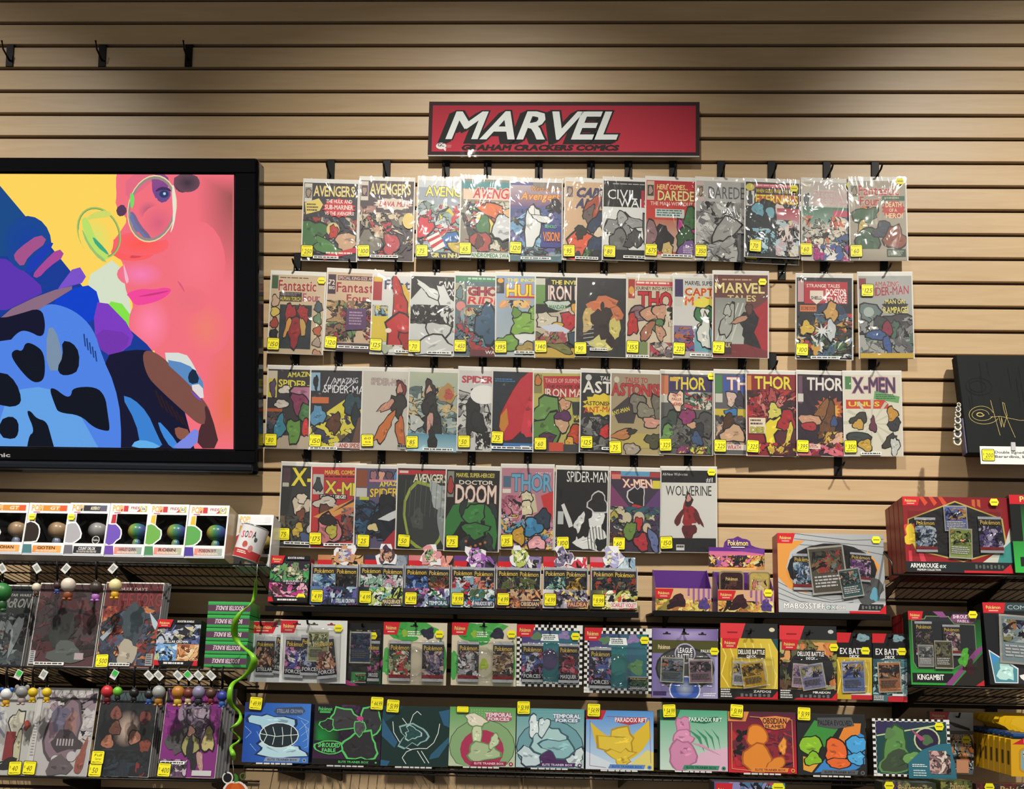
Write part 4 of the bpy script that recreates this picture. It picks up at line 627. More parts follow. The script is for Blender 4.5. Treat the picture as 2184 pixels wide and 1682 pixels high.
# ---- lowest row
C(4, (592, 985, 708, 1168), 'charcoal comic with huge yellow initial letter, half hidden', '75', [bg('#343434'), (R_, 2, 3, 16, 20, '#58444c'), (R_, 2, 21, 14, 26, '#c8c4b8'), (T_, 'X-MEN', 20, 3, 130, 24, '#e4d440', '#2c2c20', {'clipx': 70}), (B_, 40, 50, 16, 12, '#c8bca8', -20), (B_, 40, 40, 9, 6, '#d4c8b4'), (B_, 40, 62, 7, 9, '#7a4434'), (K_, 0, 62, 66, 96, '4c4c4a 5c5c58 3c3c3a 6a5c48', 16, 9), (B_, 36, 80, 11, 8, '#c0a444'), (B_, 50, 88, 10, 6, '#4c5c80', 20), (B_, 60, 78, 6, 8, '#c8c4b8')], note=(12, 78, 95), stick=(11, 85))
C(4, (660, 987, 778, 1169), 'red comic with slanted yellow title and white caption strip', '175', [bg('#b83438'), (R_, 2, 9, 22, 34, '#b8b8b0'), (B_, 12, 22, 7, 8, '#3c4448'), (T_, 'MARVEL COMICS GROUP', 24, 4, 112, 9, '#e0c850', {'clipx': 92}), (L_, 24, 11, 98, 14, 1, '#3c2424'), (T_, 'X-MEN', 26, 17, 108, 32, '#e4d040', '#34486a', {'skew': -0.06, 'clipx': 86}), (R_, 14, 34, 66, 40, '#201c20'), (T_, 'DEATH SIEGE!', 17, 35, 64, 39, '#f0ece4'), (B_, 28, 46, 24, 8, '#c8c0b4', 10), (B_, 30, 58, 12, 12, '#6a4438', -20), ('P', [(4, 62), (96, 34), (100, 44), (30, 66)], '#d89c58'), ('P', [(40, 56), (100, 30), (100, 36)], '#3c2c2c'), (K_, 56, 50, 100, 92, '6a6468 8a4438 3c3438 a8a098 b87060 4c3c5c', 24, 9), (B_, 34, 78, 24, 16, '#c87a80', 20), (B_, 32, 66, 14, 6, '#2c2024', 20), (B_, 40, 80, 10, 8, '#b8b04c')], note=(26, 92, 96), d=0.032)
C(4, (753, 990, 868, 1170), 'violet comic with yellow title and swirling dark blue form', '25', [bg('#5c5474'), (R_, 1, 2, 22, 24, '#8a4c34'), (R_, 1, 25, 22, 36, '#c8c8c4'), *[('B', 34+i*15, 9, 6, 6, c) for i, c in enumerate(('#a0707c', '#d8a08c', '#6a4c58', '#5c8cc0'))], (R_, 26, 14, 88, 17, '#d08a98'), (T_, 'AMAZING', 46, 17, 98, 23, '#e8dc50', {'skew': 0.06, 'clipx': 80}), (T_, 'SPIDER-MAN', 28, 26, 128, 36, '#e4c848', '#5c2c2c', {'skew': 0.03, 'clipx': 80}), (R_, 8, 36, 26, 42, '#b8c048'), (K_, 0, 40, 100, 90, '1c2c3c 2c4c68 14202c 3c6484 20283c', 40, 12, 0.6), (B_, 60, 44, 13, 13, '#141c24'), (B_, 58, 66, 18, 20, '#18202c'), ('P', [(44, 64), (66, 56), (92, 48), (90, 58), (66, 66)], '#d0d4d8'), ('P', [(54, 94), (100, 60), (100, 100), (50, 100)], '#b02c3c'), (B_, 36, 74, 10, 5, '#d8c890'), (R_, 4, 84, 26, 96, '#c8c8c8')], stick=(19, 91), d=0.03)
C(4, (842, 990, 958, 1172), 'dark comic with red top band, white title and pale glowing patches', '50', [bg('#282c2a'), (R_, 0, 2, 100, 8, '#b82c38'), (R_, 3, 3, 20, 6, '#e0c8c0'), ('P', [(28, 20), (36, 6), (94, 8), (92, 19)], '#3c3c30'), (T_, 'AVENGERS', 30, 7, 94, 17, '#e4e0cc', '#3c3818', {'shear': 0.1}), (L_, 38, 19, 84, 21, 1, '#8a8ab8'), (B_, 54, 58, 38, 40, '#34383a', 0, '#98a848', 0.12), (B_, 84, 36, 20, 20, '#a8b0b0', -20, None), (B_, 90, 66, 14, 22, '#8a9494', 0, None), (B_, 40, 62, 12, 14, '#4a4e4c', 0, None), *[('line', [(16+i*10, 14), (13+i*10, 60)], 0.5, '#5c6462') for i in range(8)], (R_, 5, 82, 18, 90, '#c8ccc8')], stick=(16, 90), d=0.0335)
C(4, (945, 993, 1064, 1176), 'black comic with two-line white title above a wide green cloak shape', '75', [bg('#1c1a1c'), (R_, 2, 2, 14, 34, '#8a8c80'), (B_, 8, 20, 5, 10, '#a83c3c'), (T_, 'MARVEL SUPER-HEROES!', 18, 4, 90, 9, '#d8cc50'), (T_, 'DOCTOR', 24, 13, 88, 18, '#e4dcd0'), (T_, 'DOOM', 18, 19, 94, 41, '#ecd8cc', '#5c2c34'), ('P', [(14, 44), (40, 40), (70, 40), (92, 52), (98, 80), (94, 98), (80, 90), (74, 62), (30, 64), (16, 80), (0, 84), (0, 62)], '#357a3c'), (B_, 54, 58, 20, 17, '#3f8444'), (B_, 56, 74, 24, 9, '#3a7a40'), (B_, 33, 46, 5, 9, '#2c3436', 14), (B_, 90, 48, 5, 9, '#2c3436', -20), (B_, 36, 90, 7, 10, '#2c3438', 20), (B_, 82, 90, 8, 12, '#2c3438', -15), *[('E', 40+i*9, 88+(i*7) % 9, 2.5, 1.6, '#b87048') for i in range(5)]], stick=(16, 89), yaw=1.2, d=0.034)
C(4, (1065, 989, 1181, 1172), 'pink and pastel crowded comic with large sky-blue title', '35', [bg('#b88090'), (T_, 'MIGHTY', 66, 5, 96, 9, '#e0d8dc', {'w': 'r'}), (T_, 'THOR', 20, 8, 96, 28, '#6aa8c8', '#3c6484'), (R_, 3, 10, 18, 24, '#4c6c84'), (R_, 2, 26, 18, 31, '#e0dcd0'), ('P', [(36, 30), (64, 32), (70, 54), (30, 60)], '#ccc4a4'), (B_, 48, 36, 12, 6, '#d8d0b0'), (B_, 48, 50, 12, 9, '#dcd4b4', 20), ('P', [(76, 34), (100, 28), (100, 64), (84, 54)], '#c83438'), (K_, 0, 34, 40, 60, 'c87a90 8a4c64 d8a0ac a85c74', 16, 8), (K_, 0, 58, 100, 100, 'c888a0 5c9cc0 d8b0bc 3c78a4 b06c88 e0c8c8 d8b45c', 50, 9), (B_, 80, 62, 15, 12, '#2c3c50'), (B_, 62, 74, 17, 10, '#3c84b0', 20), (B_, 34, 84, 12, 10, '#c89c3c'), (B_, 70, 92, 16, 8, '#d89ca4')], stick=(14, 90), yaw=1.0)
C(4, (1181, 993, 1296, 1175), 'black comic with narrow white capitals and stark white ink shapes', '100', [bg('#131316'), (T_, 'SPIDER-MAN', 20, 2, 104, 15, '#ececea', {'w': 'r', 'clipx': 96}), (R_, 4, 52, 15, 68, '#c0c4c4'), (T_, 'NOIR', 10, 92, 34, 98, '#e4e4e4', {'rot': 90, 'w': 'r'}), ('P', [(10, 44), (16, 42), (30, 62), (34, 70), (26, 72)], '#d8dcdc'), (B_, 82, 56, 13, 13, '#e4e6e6', 0, None, 0.25), (B_, 82, 40, 18, 12, '#1c1c20', 0, '#c8caca'), (B_, 70, 76, 26, 14, '#e0e2e2', -20, None), (B_, 46, 66, 10, 12, '#dcdede', 20, None), (B_, 70, 90, 34, 10, '#e4e6e6', 10, None), (B_, 56, 74, 10, 12, '#18181c', 20, None), (B_, 88, 92, 12, 8, '#18181c', -30, None), *[('line', [(60+i*6, 70), (66+i*6, 98)], 0.9, '#18181c') for i in range(6)]], stick=(17, 91), yaw=1.0)
C(4, (1297, 996, 1409, 1178), 'purple many-figured comic with slanted cream title and blue and red top band', '60', [bg('#3c3044'), (R_, 0, 1, 100, 7, '#a8383c'), (R_, 20, 0, 78, 6, '#5a9cc4'), (R_, 2, 4, 20, 10, '#d87c70'), (T_, 'X-MEN', 26, 10, 84, 20, '#ecdcc8', '#b03c34', {'shear': -0.15, 'skew': 0.0}), (R_, 84, 11, 100, 21, '#d8cc48'), ('P', [(0, 16), (40, 46), (0, 44)], '#7c3c68'), ('P', [(100, 20), (66, 46), (100, 50)], '#5c3c74'), (B_, 54, 32, 15, 13, '#1c1a20', 0, '#d0ccd0'), (B_, 54, 46, 13, 5, '#b83038'), (K_, 0, 44, 100, 74, '3c4c5c 6a7c3c b0a04c 4c3458 c8c0a0 2c5c6c', 26, 8), (E_, 34, 58, 9, 7, '#c8c0a4'), (E_, 58, 58, 11, 8, '#c8b8a0'), (B_, 58, 64, 7, 8, '#b83030'), (B_, 40, 74, 11, 12, '#6a8a44', 10), (E_, 74, 70, 8, 6, '#d0b8a0'), (B_, 64, 88, 14, 10, '#b0303c', -20), (B_, 88, 86, 8, 14, '#6470a0', -15), (K_, 0, 76, 30, 98, '4c3c30 8a6c3c 5c2c30', 10, 8)], stick=(20, 90), yaw=0.8)
C(4, (1408, 994, 1530, 1178), 'white comic with black bands, black jagged title and a red upright form', '150', [bg('#d6d6d2'), (R_, 0, 0, 100, 15, '#17171a'), (T_, 'All-New Wolverine', 2, 3, 48, 6.4, '#d8d8d8', {'w': 'r'}), (T_, '#1', 82, 8.5, 94, 14, '#e8e8e8', {'w': 'r'}), (T_, 'WOLVERINE', 8, 19, 92, 31, '#17171a', {'w': 'r'}), (B_, 50, 56, 12, 18, '#94242c', 0, None), (B_, 50, 36, 7, 9, '#2c1a1c', 0, None), (B_, 50, 34, 4, 4.5, '#c88a80', 0, None), (B_, 33, 58, 5, 12, '#5c2024', 25, None), (B_, 67, 58, 5, 12, '#5c2024', -25, None), (B_, 50, 76, 13, 10, '#5a1c22', 0, None), (R_, 0, 83, 100, 100, '#17171a'), (R_, 27, 91, 42, 98, '#d8d8d8'), (L_, 28, 92, 41, 97, 1, '#2c2c2c')], hexs=(90, 7), yaw=0.4)
N = 0
SPANS = {1: [], 2: [], 3: [], 4: []}
for row, quad, look, price, ops, kw in COMICS:
    N += 1; lab = kw.pop('lab', None)
    if not lab: lab = look+', '+ROW[row]+' row'
    comic(quad, lab, price, row, ops, N+10, **kw)
    if kw.get('d') != 0.021: SPANS[row].append((quad[0], quad[2], look))

# ---- hooks
def hook_label(px, row):
    best = min(SPANS[row], key=lambda s: abs((s[0]+s[1])/2-px))
    if not best[0]-12 <= px <= best[1]+12: return None
    ws = best[2].replace(',', '').split()
    k = ws.index('comic')+1 if 'comic' in ws else len(ws)
    return 'black slatwall hook above the '+' '.join(ws[:min(len(ws), max(k+4, 6))][:11])
HOOKS = {1: (6, (706, 825, 951, 1040, 1149, 1260, 1340, 1435, 1537, 1645, 1763, 1866)), 2: (10, (635, 753, 850, 931, 1026, 1113, 1199, 1288, 1393, 1494, 1574, 1667, 1757, 1885)),
         3: (14, (631, 723, 829, 926, 1030, 1103, 1194, 1290, 1357, 1463, 1582, 1647, 1755, 1860)), 4: (18, (656, 721, 814, 905, 1006, 1126, 1237, 1352, 1467))}
used = {}
for row, (g, xs) in HOOKS.items():
    for i, px in enumerate(xs):
        lb = hook_label(px, row) or 'empty black hook between two comics of the second row'
        if lb in used: lb = lb.replace('black slatwall hook', 'second black hook')
        used[lb] = 1
        if lb.startswith('second black hook') and lb in list(used)[:-1]: lb = lb+' again'
        hook(px, g, lb, rivets=(row > 1))
hook(1787, 18, 'empty black hook on bare slats below the cream-white comic')
for px, lb in ((22, 'leftmost of three empty hooks high above the television'), (219, 'middle of three empty hooks high above the television'), (403, 'rightmost of three empty hooks high above the television')):
    hook(px, 1, lb, prong=HPL)
# ------------------------------------------------------------------ helpers for boxed goods
def carton(name, label, cat, quad, d, depth, tilt, side, ops, seed, group=None, yaw=0.0, ink=None, top=None):
    xl, yt, xr, yb = quad
    base, w, h = place(xl, xr, yb, yt, d, tilt)
    t = thing(name, label, cat, base, (rad(-tilt), 0, rad(yaw)), group)
    bx = boxobj('box', (-w/2, w/2, 0.0004, depth, 0, h), mat(side, 0.35), t, bev=0.0012)
    if top: boxobj('lid', (-w/2-0.0005, w/2+0.0005, 0.0002, depth+0.0006, h*0.86, h+0.0008), mat(top, 0.3), t, bev=0.001)
    p = Print(w, h, -0.0001, seed); p.run(ops); p.build('front_print', ink or INKG, bx)
    return t, w, h
POKE = ('T', 'Pok\u00e9mon')
def logo(x0, y0, x1, y1, tw=None, slant=6, c='#c8202c', hole=False):
    """red corner flag with the yellow-white brand lettering"""
    m = (y1-y0)
    return [('P', [(x0, y0), (x1, y0), (x1-slant, y1), (x0, y1)], c), ('T', 'Pok\u00e9mon', x0+(x1-x0)*0.14, y0+m*0.3, x0+(x1-x0)*0.76, y0+m*0.6, '#ecc878', '#7a2020'), ('R', x0+(x1-x0)*0.24, y0+m*0.72, x0+(x1-x0)*0.66, y0+m*0.82, '#e8b0a8')]
def icons(x0, y0, x1, y1, n=6, c='#6a6a6c'):
    out = []; s = (x1-x0)/n
    for i in range(n):
        if i % 2: out.append(('E', x0+s*(i+0.5), (y0+y1)/2, s*0.32, (y1-y0)*0.38, c))
        else: out.append(('R', x0+s*(i+0.2), y0, x0+s*(i+0.8), y1, c))
    return out
def wire_shelf(label, px0, px1, py, d0, d1, drop, lip=0.0, step=0.022, brackets=(), ends=0.0):
    """black wire shelf: front rail at d0, back rail at d1 (lower by drop), cross wires between them"""
    a, b = at(px0, py, d0), at(px1, py, d0); L = b.x-a.x
    t = thing('wire_shelf', label, 'shelf', (a+b)/2)
    D = d0-d1
    tube('front_rail', [(-L/2, 0, 0), (L/2, 0, 0)], 0.003, WIRE, t)
    if lip: tube('lip_rail', [(-L/2, 0.002, -lip), (L/2, 0.002, -lip)], 0.0024, WIRE, t)
    tube('middle_rail', [(-L/2, D*0.5, -drop*0.5-0.003), (L/2, D*0.5, -drop*0.5-0.003)], 0.0026, WIRE, t)
    tube('back_rail', [(-L/2, D-0.004, -drop-0.003), (L/2, D-0.004, -drop-0.003)], 0.003, WIRE, t)
    bm = bmesh.new(); n = max(2, int(L/step))
    for i in range(n+1):
        x = -L/2+L*i/n
        pts = [(x, D-0.004, -drop), (x, 0.0, 0.0)]
        if lip: pts += [(x, -0.001, -lip)]
        add_tube(bm, pts, 0.0014, 4, False)
    o = link(bpy.data.objects.new('cross_wires', bm_mesh('cross_wires', bm, WIRE)), t); o['kind'] = 'stuff'
    for px in brackets:
        x = at(px, py, d0).x-t.location.x
        bm = bmesh.new(); V = [(0, 0.012, -0.006), (0, D, -drop-0.004), (0, D, -drop-0.06), (0, D-0.02, -drop-0.06), (0, 0.015, -0.016)]
        for s in (-0.0015, 0.0015): [bm.verts.new((x+s, y, z)) for _, y, z in V]
        bm.verts.ensure_lookup_table(); k = len(V)
        bm.faces.new([bm.verts[i] for i in range(k)]); bm.faces.new([bm.verts[k+i] for i in range(k)][::-1])
        for i in range(k): bm.faces.new([bm.verts[i], bm.verts[k+i], bm.verts[k+(i+1) % k], bm.verts[(i+1) % k]][::-1])
        link(bpy.data.objects.new('bracket', bm_mesh('bracket', bm, BLACK)), t)
    if ends:
        for s in (-1, 1):
            tube('end_frame', [(s*L/2, 0, 0), (s*L/2, 0, ends*0.25), (s*L/2, D*0.5, ends*0.8), (s*L/2, D-0.004, ends), (s*L/2, D-0.004, -drop)], 0.003, WIRE, t)
    return t

# ------------------------------------------------------------------ left wire shelf with windowed toy boxes
wire_shelf('upper left black wire shelf under the white windowed toy boxes', -120, 567, 1199, 0.235, 0.003, 0.045, brackets=(-60, 250, 545))
def head_mesh(name, cols, parent, cx, cz, r, y, shape=(1, 0.9, 0.82)):
    bm = bmesh.new(); add_ball(bm, (cx, y, cz), r*shape[0], r*shape[1], r*shape[2], 14, 10)
    V = [v.co.copy() for v in bm.verts]; Fc = [tuple(v.index for v in f.verts) for f in bm.faces] if bm.verts.index_update() is None else []
    bm.free(); cc = []
    for f in Fc:
        row = []
        for i in f:
            u = (V[i].x-cx)/r*0.5+0.5; k = min(max(u, 0), 0.999)*(len(cols)-1); j = int(k); q = k-j
            a, b = lin(cols[j]), lin(cols[min(j+1, len(cols)-1)])
            row.append(tuple(a[m]*(1-q)+b[m]*q for m in range(4)))
        cc.append(row)
    return mesh(name, V, Fc, PLASTIC, parent, True, cols=cc)
def toybox(quad, label, top, foot, name_txt, ftxt, fig, side_art, d=0.205, depth=0.09, tilt=11, tag_hex=None, numtxt='', logo_c='#d8a84c', seed=1, heart=False, medal=False, sides='#e8e8ea'):
    xl, yt, xr, yb = quad
    base, w, h = place(xl, xr, yb, yt, d, tilt)
    t = thing('toy_box', label, 'toy box', base, (rad(-tilt), 0, 0), 'windowed toy boxes on the upper left shelf')
    # carton with a real window opening
    x0, x1, z0, z1 = -w/2+w*0.20, w/2-w*0.035, h*0.235, h*0.80
    V = []; Fc = []; Cc = []
    def quadf(p, c): b = len(V); V.extend(p); Fc.append((b, b+1, b+2, b+3)); Cc.append(lin(c))
    o = [(-w/2, 0, 0), (w/2, 0, 0), (w/2, 0, h), (-w/2, 0, h)]; i_ = [(x0, 0, z0), (x1, 0, z0), (x1, 0, z1), (x0, 0, z1)]
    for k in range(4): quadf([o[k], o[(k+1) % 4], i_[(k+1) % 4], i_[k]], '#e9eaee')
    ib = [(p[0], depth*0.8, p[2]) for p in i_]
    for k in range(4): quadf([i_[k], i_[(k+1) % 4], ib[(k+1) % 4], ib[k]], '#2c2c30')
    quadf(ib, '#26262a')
    B = [(p[0], depth, p[2]) for p in o]
    for k in range(4): quadf([o[(k+1) % 4], o[k], B[k], B[(k+1) % 4]], sides)
    quadf(B[::-1], '#d8d8d8')
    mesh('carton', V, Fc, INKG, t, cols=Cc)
    p = Print(w, h, -0.0003, seed)
    p.R(22, 4.5, 93, 15.5, top[0])
    if len(top) > 1: p.R(46, 4.5, 60, 15.5, top[1]); p.R(76, 4.5, 93, 15.5, top[2])
    p.T('POP!', 7, 4, 34, 15, logo_c, '#f4f0e4'); p.R(12, 17, 28, 19, '#c87a90')
    if heart: p.P([(50, 4), (58, 2.5), (64, 4.5), (70, 2.5), (78, 4), (75, 11), (64, 17.5), (53, 11)], '#f0ecec'); p.T('PRIDE', 53, 6, 75, 11, '#a83c5c')
    elif ftxt: p.T(ftxt, 52, 7, 74, 13, '#f4ecd8', shear=0.2)
    if numtxt: p.E(84.5, 10, 6.2, 5, '#f0f0ec'); p.T(numtxt, 80.5, 7.5, 89, 12.3, '#22262c')
    # coloured panel and plain rounded shape printed at the left
    p.P([(8, 22), (18, 21), (19, 44), (6, 44)], side_art[0]); p.B(9, 58, 26, 19, side_art[1], 0, '#f2f2f4', 0.12, (0, 30, 46, 80)); p.P([(0, 80), (20, 80), (24, 98), (0, 98)], side_art[2])
    p.GH(24, 82, 93, 95, foot[0], foot[-1]); p.T(name_txt, 36, 83.5, 78, 89, foot[1] if len(foot) > 2 else '#1c1c20'); p.lines(32, 90.5, 86, 94.5, 2, '#f4ecdc', 0.4, 0.1); p.R(2, 96.5, 98, 98.5, '#b8c0d0')
    if medal: p.E(76, 70, 9.5, 7.5, '#eceaea'); p.E(76, 70, 8.3, 6.5, '#141416'); p.T('funko', 69, 68, 83, 72, '#e8e8e8', w='r')
    p.build('front_print', INKG, t)
    f = head_mesh('toy_figure', fig[0], t, (x0+x1)/2+0.006, z0+(z1-z0)*0.56, w*0.262, depth*0.45, (1, 0.9, 0.86))
    head_mesh('torso', fig[1], f, (x0+x1)/2+0.006, z0+(z1-z0)*0.13, w*0.12, depth*0.4, (0.9, 0.7, 1.3))
    mesh('window_film', [(x0, 0.0012, z0), (x1, 0.0012, z0), (x1, 0.0012, z1), (x0, 0.0012, z1)], [(0, 1, 2, 3)], PANE, t)
    if tag_hex: hexsticker(t, -w/2+w*tag_hex[0]/100, h*(1-tag_hex[1]/100), -0.004, 0.022, 0.018)
    return t
RB = (['#c87848', '#a8b848', '#4c9a60', '#3c6aa0', '#5c4c9c'], ['#b86a48', '#7aa860', '#4c8a90', '#4c5ca0'])
TAN = (['#2c2622', '#b89a78', '#b09070'], ['#4c6a70', '#8a90b0'])
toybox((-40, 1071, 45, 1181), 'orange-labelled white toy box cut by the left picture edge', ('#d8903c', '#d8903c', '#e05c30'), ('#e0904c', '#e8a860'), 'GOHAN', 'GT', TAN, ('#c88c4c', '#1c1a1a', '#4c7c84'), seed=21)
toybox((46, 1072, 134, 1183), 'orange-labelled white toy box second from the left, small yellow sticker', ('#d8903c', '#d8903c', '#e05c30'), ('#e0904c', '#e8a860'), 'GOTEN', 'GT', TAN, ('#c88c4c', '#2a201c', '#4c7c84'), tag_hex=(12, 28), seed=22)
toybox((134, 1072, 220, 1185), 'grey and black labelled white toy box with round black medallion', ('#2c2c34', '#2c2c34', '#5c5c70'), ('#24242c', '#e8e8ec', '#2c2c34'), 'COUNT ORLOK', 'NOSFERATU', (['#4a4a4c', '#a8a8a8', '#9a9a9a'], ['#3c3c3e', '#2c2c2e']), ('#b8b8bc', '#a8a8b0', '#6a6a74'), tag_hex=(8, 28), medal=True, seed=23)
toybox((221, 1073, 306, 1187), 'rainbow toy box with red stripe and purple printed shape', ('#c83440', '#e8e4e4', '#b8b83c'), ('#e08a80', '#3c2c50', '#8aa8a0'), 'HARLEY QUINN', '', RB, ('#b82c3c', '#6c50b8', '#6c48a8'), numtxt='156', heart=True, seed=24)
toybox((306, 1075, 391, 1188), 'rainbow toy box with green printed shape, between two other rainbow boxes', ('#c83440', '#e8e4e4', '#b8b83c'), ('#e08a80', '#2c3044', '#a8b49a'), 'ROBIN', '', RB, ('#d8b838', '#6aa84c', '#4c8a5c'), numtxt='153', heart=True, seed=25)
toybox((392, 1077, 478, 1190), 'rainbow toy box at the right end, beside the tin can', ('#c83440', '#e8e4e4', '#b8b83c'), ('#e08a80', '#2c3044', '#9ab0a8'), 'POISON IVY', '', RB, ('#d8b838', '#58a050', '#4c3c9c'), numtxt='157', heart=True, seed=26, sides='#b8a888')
toybox((497, 1097, 574, 1207), 'white toy box standing behind the tilted tin can', ('#e4e4ea', '#e4e4ea', '#dcdce4'), ('#a8904c', '#e8e0c8', '#5c5034'), '', '', (['#8a7430', '#b89c48', '#c8b058'], ['#2c2824', '#3c3428']), ('#d8a83c', '#b83844', '#3c3c44'), d=0.14, depth=0.085, seed=27)
def soda_can():
    top, bot = at(540, 1120, 0.225), at(517, 1194, 0.225)
    ax = top-bot; h = ax.length; ang = math.atan2(ax.x, ax.z); r = h*0.37
    t = thing('tin_can', 'tilted silver and red tin can leaning among the toy boxes', 'can', bot+Vector((0, 0.02, 0)), (rad(-6), ang, 0))
    n = 28; V = []; Fc = []; Cc = []
    prof = [(0, 0.96, '#b8b8bc'), (0.03, 1.0, '#e4e4e6'), (0.035, 1.0, '#b83434'), (0.27, 1.0, '#b83434'), (0.271, 1.0, '#dcdcdf'), (0.955, 1.0, '#dcdcdf')]
    for z, rr, _ in prof:
        for k in range(n): V.append((r*rr*math.cos(2*PI*k/n), r*rr*math.sin(2*PI*k/n), z*h))
    for i in range(len(prof)-1):
        for k in range(n):
            Fc.append((i*n+k, i*n+(k+1) % n, (i+1)*n+(k+1) % n, (i+1)*n+k)); Cc.append(lin(prof[i][2] if i else '#c8c8cc'))
    Fc.append(tuple(range(n))[::-1]); Cc.append(lin('#a8a8ac'))
    # printed letters wrapped round the can
    p = Print(1, 1, 0, 3)
    for k, (ch, c) in enumerate(zip('SODA', ('#c8485c', '#1c1c22', '#d85c6c', '#1c1c22'))): p.T(ch, 16+k*17, 18-k*2, 29+k*17, 38-k*2, c)
    p.E(84, 36, 7, 7, '#4a4a4c'); p.E(46, 56, 11, 10, '#b84c44'); p.E(74, 66, 10, 11, '#c07a70'); p.lines(20, 76, 70, 86, 2, '#f0e8e0')
    V2 = []
    for (x, y, z) in p.V:
        a = -PI/2+x*1.75; rr = r*1.004-y*0.6; V2.append((rr*math.cos(a), rr*math.sin(a), z*h*0.93))
    mesh('can_body', V, Fc, INKG, t, True, cols=Cc)
    mesh('wrap_print', V2, p.F, INK, t, cols=p.C)
    bm = bmesh.new(); add_tube(bm, [(0, 0, h*0.955), (0, 0, h*0.985), (0, 0, h)], [r*0.99, r*0.97, r*0.9], 28)
    link(bpy.data.objects.new('clear_lid', bm_mesh('clear_lid', bm, mat('#9a9c9e', 0.15, 0.6), True)), t)
soda_can()

# ------------------------------------------------------------------ left middle shelf: comics in stacks, small boxes
wire_shelf('middle left black wire shelf under the dark bagged comics', -120, 500, 1425, 0.245, 0.003, 0.05, brackets=(-40, 120, 470))
def shelf_comic(quad, lab, price, ops, seed, n=3, d=0.225, tilt=12, yaw=0, dx=0.004, **kw):
    t = comic(quad, lab, price, 0, ops, seed, d=d, tilt=tilt, yaw=yaw, roll=0, group='bagged comics on the left shelves', **{'border': (0.8, 1.5, 0.8, 0.4), **kw})
    short = ' '.join(lab.split()[:9])
    w, h = None, None
    for ch in t.children:
        if ch.name.startswith('backing_board'): me = ch.data
        if ch.name.startswith('bag'): bg_ = ch.data
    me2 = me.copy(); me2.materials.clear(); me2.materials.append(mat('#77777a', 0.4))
    for k in range(n):
        q = thing('bagged_comic', 'bagged comic edge showing behind the '+short, 'comic', t.location+Vector((dx*(k+1), 0.0075*(k+1), 0)), t.rotation_euler, 'comics stacked behind the '+short)
        o = share('backing_board', me2, q); share('bag', bg_, q)
    return t
shelf_comic((-62, 1246, 45, 1421), 'dark comic with grey slanted title cut by the left edge', None, [bg('#1c2226'), ('T', 'STAR WARS', 50, 10, 96, 13, '#a8a8a4', {'shear': 0.2}), ('T', 'McRON', 40, 16, 96, 27, '#8a8c88', {'shear': 0.2}), (K_, 0, 34, 100, 98, '2c383c 4a565a 6a7478 3c4448 8a9294 5c3c30', 40, 10, 0.3), ('B', 78, 60, 9, 24, '#8a9498', 8, None)], 201)
shelf_comic((58, 1243, 198, 1421), 'maroon comic under crinkled plastic with no title', None, [('G', 0, 0, 100, 100, '#3c2026', '#58343a'), (K_, 0, 10, 100, 90, '4a2228 2c1c20 5c343a 3c3034 443a3c', 30, 14, 0.1), ('B', 46, 60, 18, 26, '#2c3030', 0, None), ('B', 56, 84, 26, 14, '#58605c', 0, None), (R_, 1, 82, 9, 98, '#c0c4c8'), ('lines', 2, 83, 8, 97, 6, '#34343a'), (R_, 70, 84, 84, 92, '#b8a8b0')], 202, note=(10, 56, 97), border=(1, 1.5, 1, 0.5))
shelf_comic((201, 1241, 327, 1423), 'red and blue comic with a $500 sticker', '500', [('G', 0, 0, 100, 100, '#5c1c24', '#8a3c2c'), (T_, 'DARK DAYS', 22, 5, 72, 9, '#b8a8a8', {'shear': 0.15}), (T_, 'THE FORGE', 20, 12, 108, 27, '#8a2c34', '#3c1820', {'clipx': 90}), (K_, 0, 28, 100, 98, '7a2c30 a84838 3c4458 c87c4c 4c5c78 2c3444 d8a868', 46, 11, 0.25), ('B', 56, 52, 18, 30, '#3c4a54', 0, None), ('B', 52, 84, 16, 16, '#b8b0a0', 0, None), ('P', [(82, 34), (100, 48), (96, 56), (90, 50)], '#b8d0dc'), ('P', [(2, 66), (24, 50), (22, 58), (8, 70)], '#a8b4c0'), (R_, 86, 84, 98, 98, '#a8acb0'), ('lines', 87, 85, 97, 97, 5, '#3c3c44')], 203, note=(25, 60, 97), stick=(13, 93))
carton('card_pack_box', 'small dark box of card packs standing beside the green boxes', 'box', (328, 1321, 421, 1421), 0.235, 0.05, 8, '#1c1c1e', [bg('#2a2a34'), (K_, 0, 10, 100, 88, '8a8a78 3c4c78 c8c0a0 5c6ca0 26262c b0b8c8', 34, 9), ('R', 0, 52, 50, 88, '#5c88c0'), (K_, 0, 54, 50, 88, '7aa8d8 4c78b8 c8dce8 a8b890', 14, 9), ('R', 50, 52, 100, 88, '#a86a44'), (K_, 50, 54, 100, 88, 'c88a58 d8a878 8a4c30 e0c8a0', 14, 9), ('T', 'STELLAR CROWN', 18, 45, 74, 50, '#e8e8ec', '#3c3c44'), *logo(0, 0, 36, 17), ('R', 38, 0, 100, 8, '#141416'), ('T', 'BOOSTER BUNDLE', 46, 2, 84, 6, '#e8e8e8'), ('R', 0, 88, 100, 98, '#161618'), ('P', [(0, 87), (8, 87), (13, 98), (0, 98)], '#c8202c'), ('P', [(92, 87), (100, 87), (100, 98), (88, 98)], '#c8202c'), ('lines', 22, 91, 76, 95, 1, '#e0e0e0', {'fill': 1})], 210)
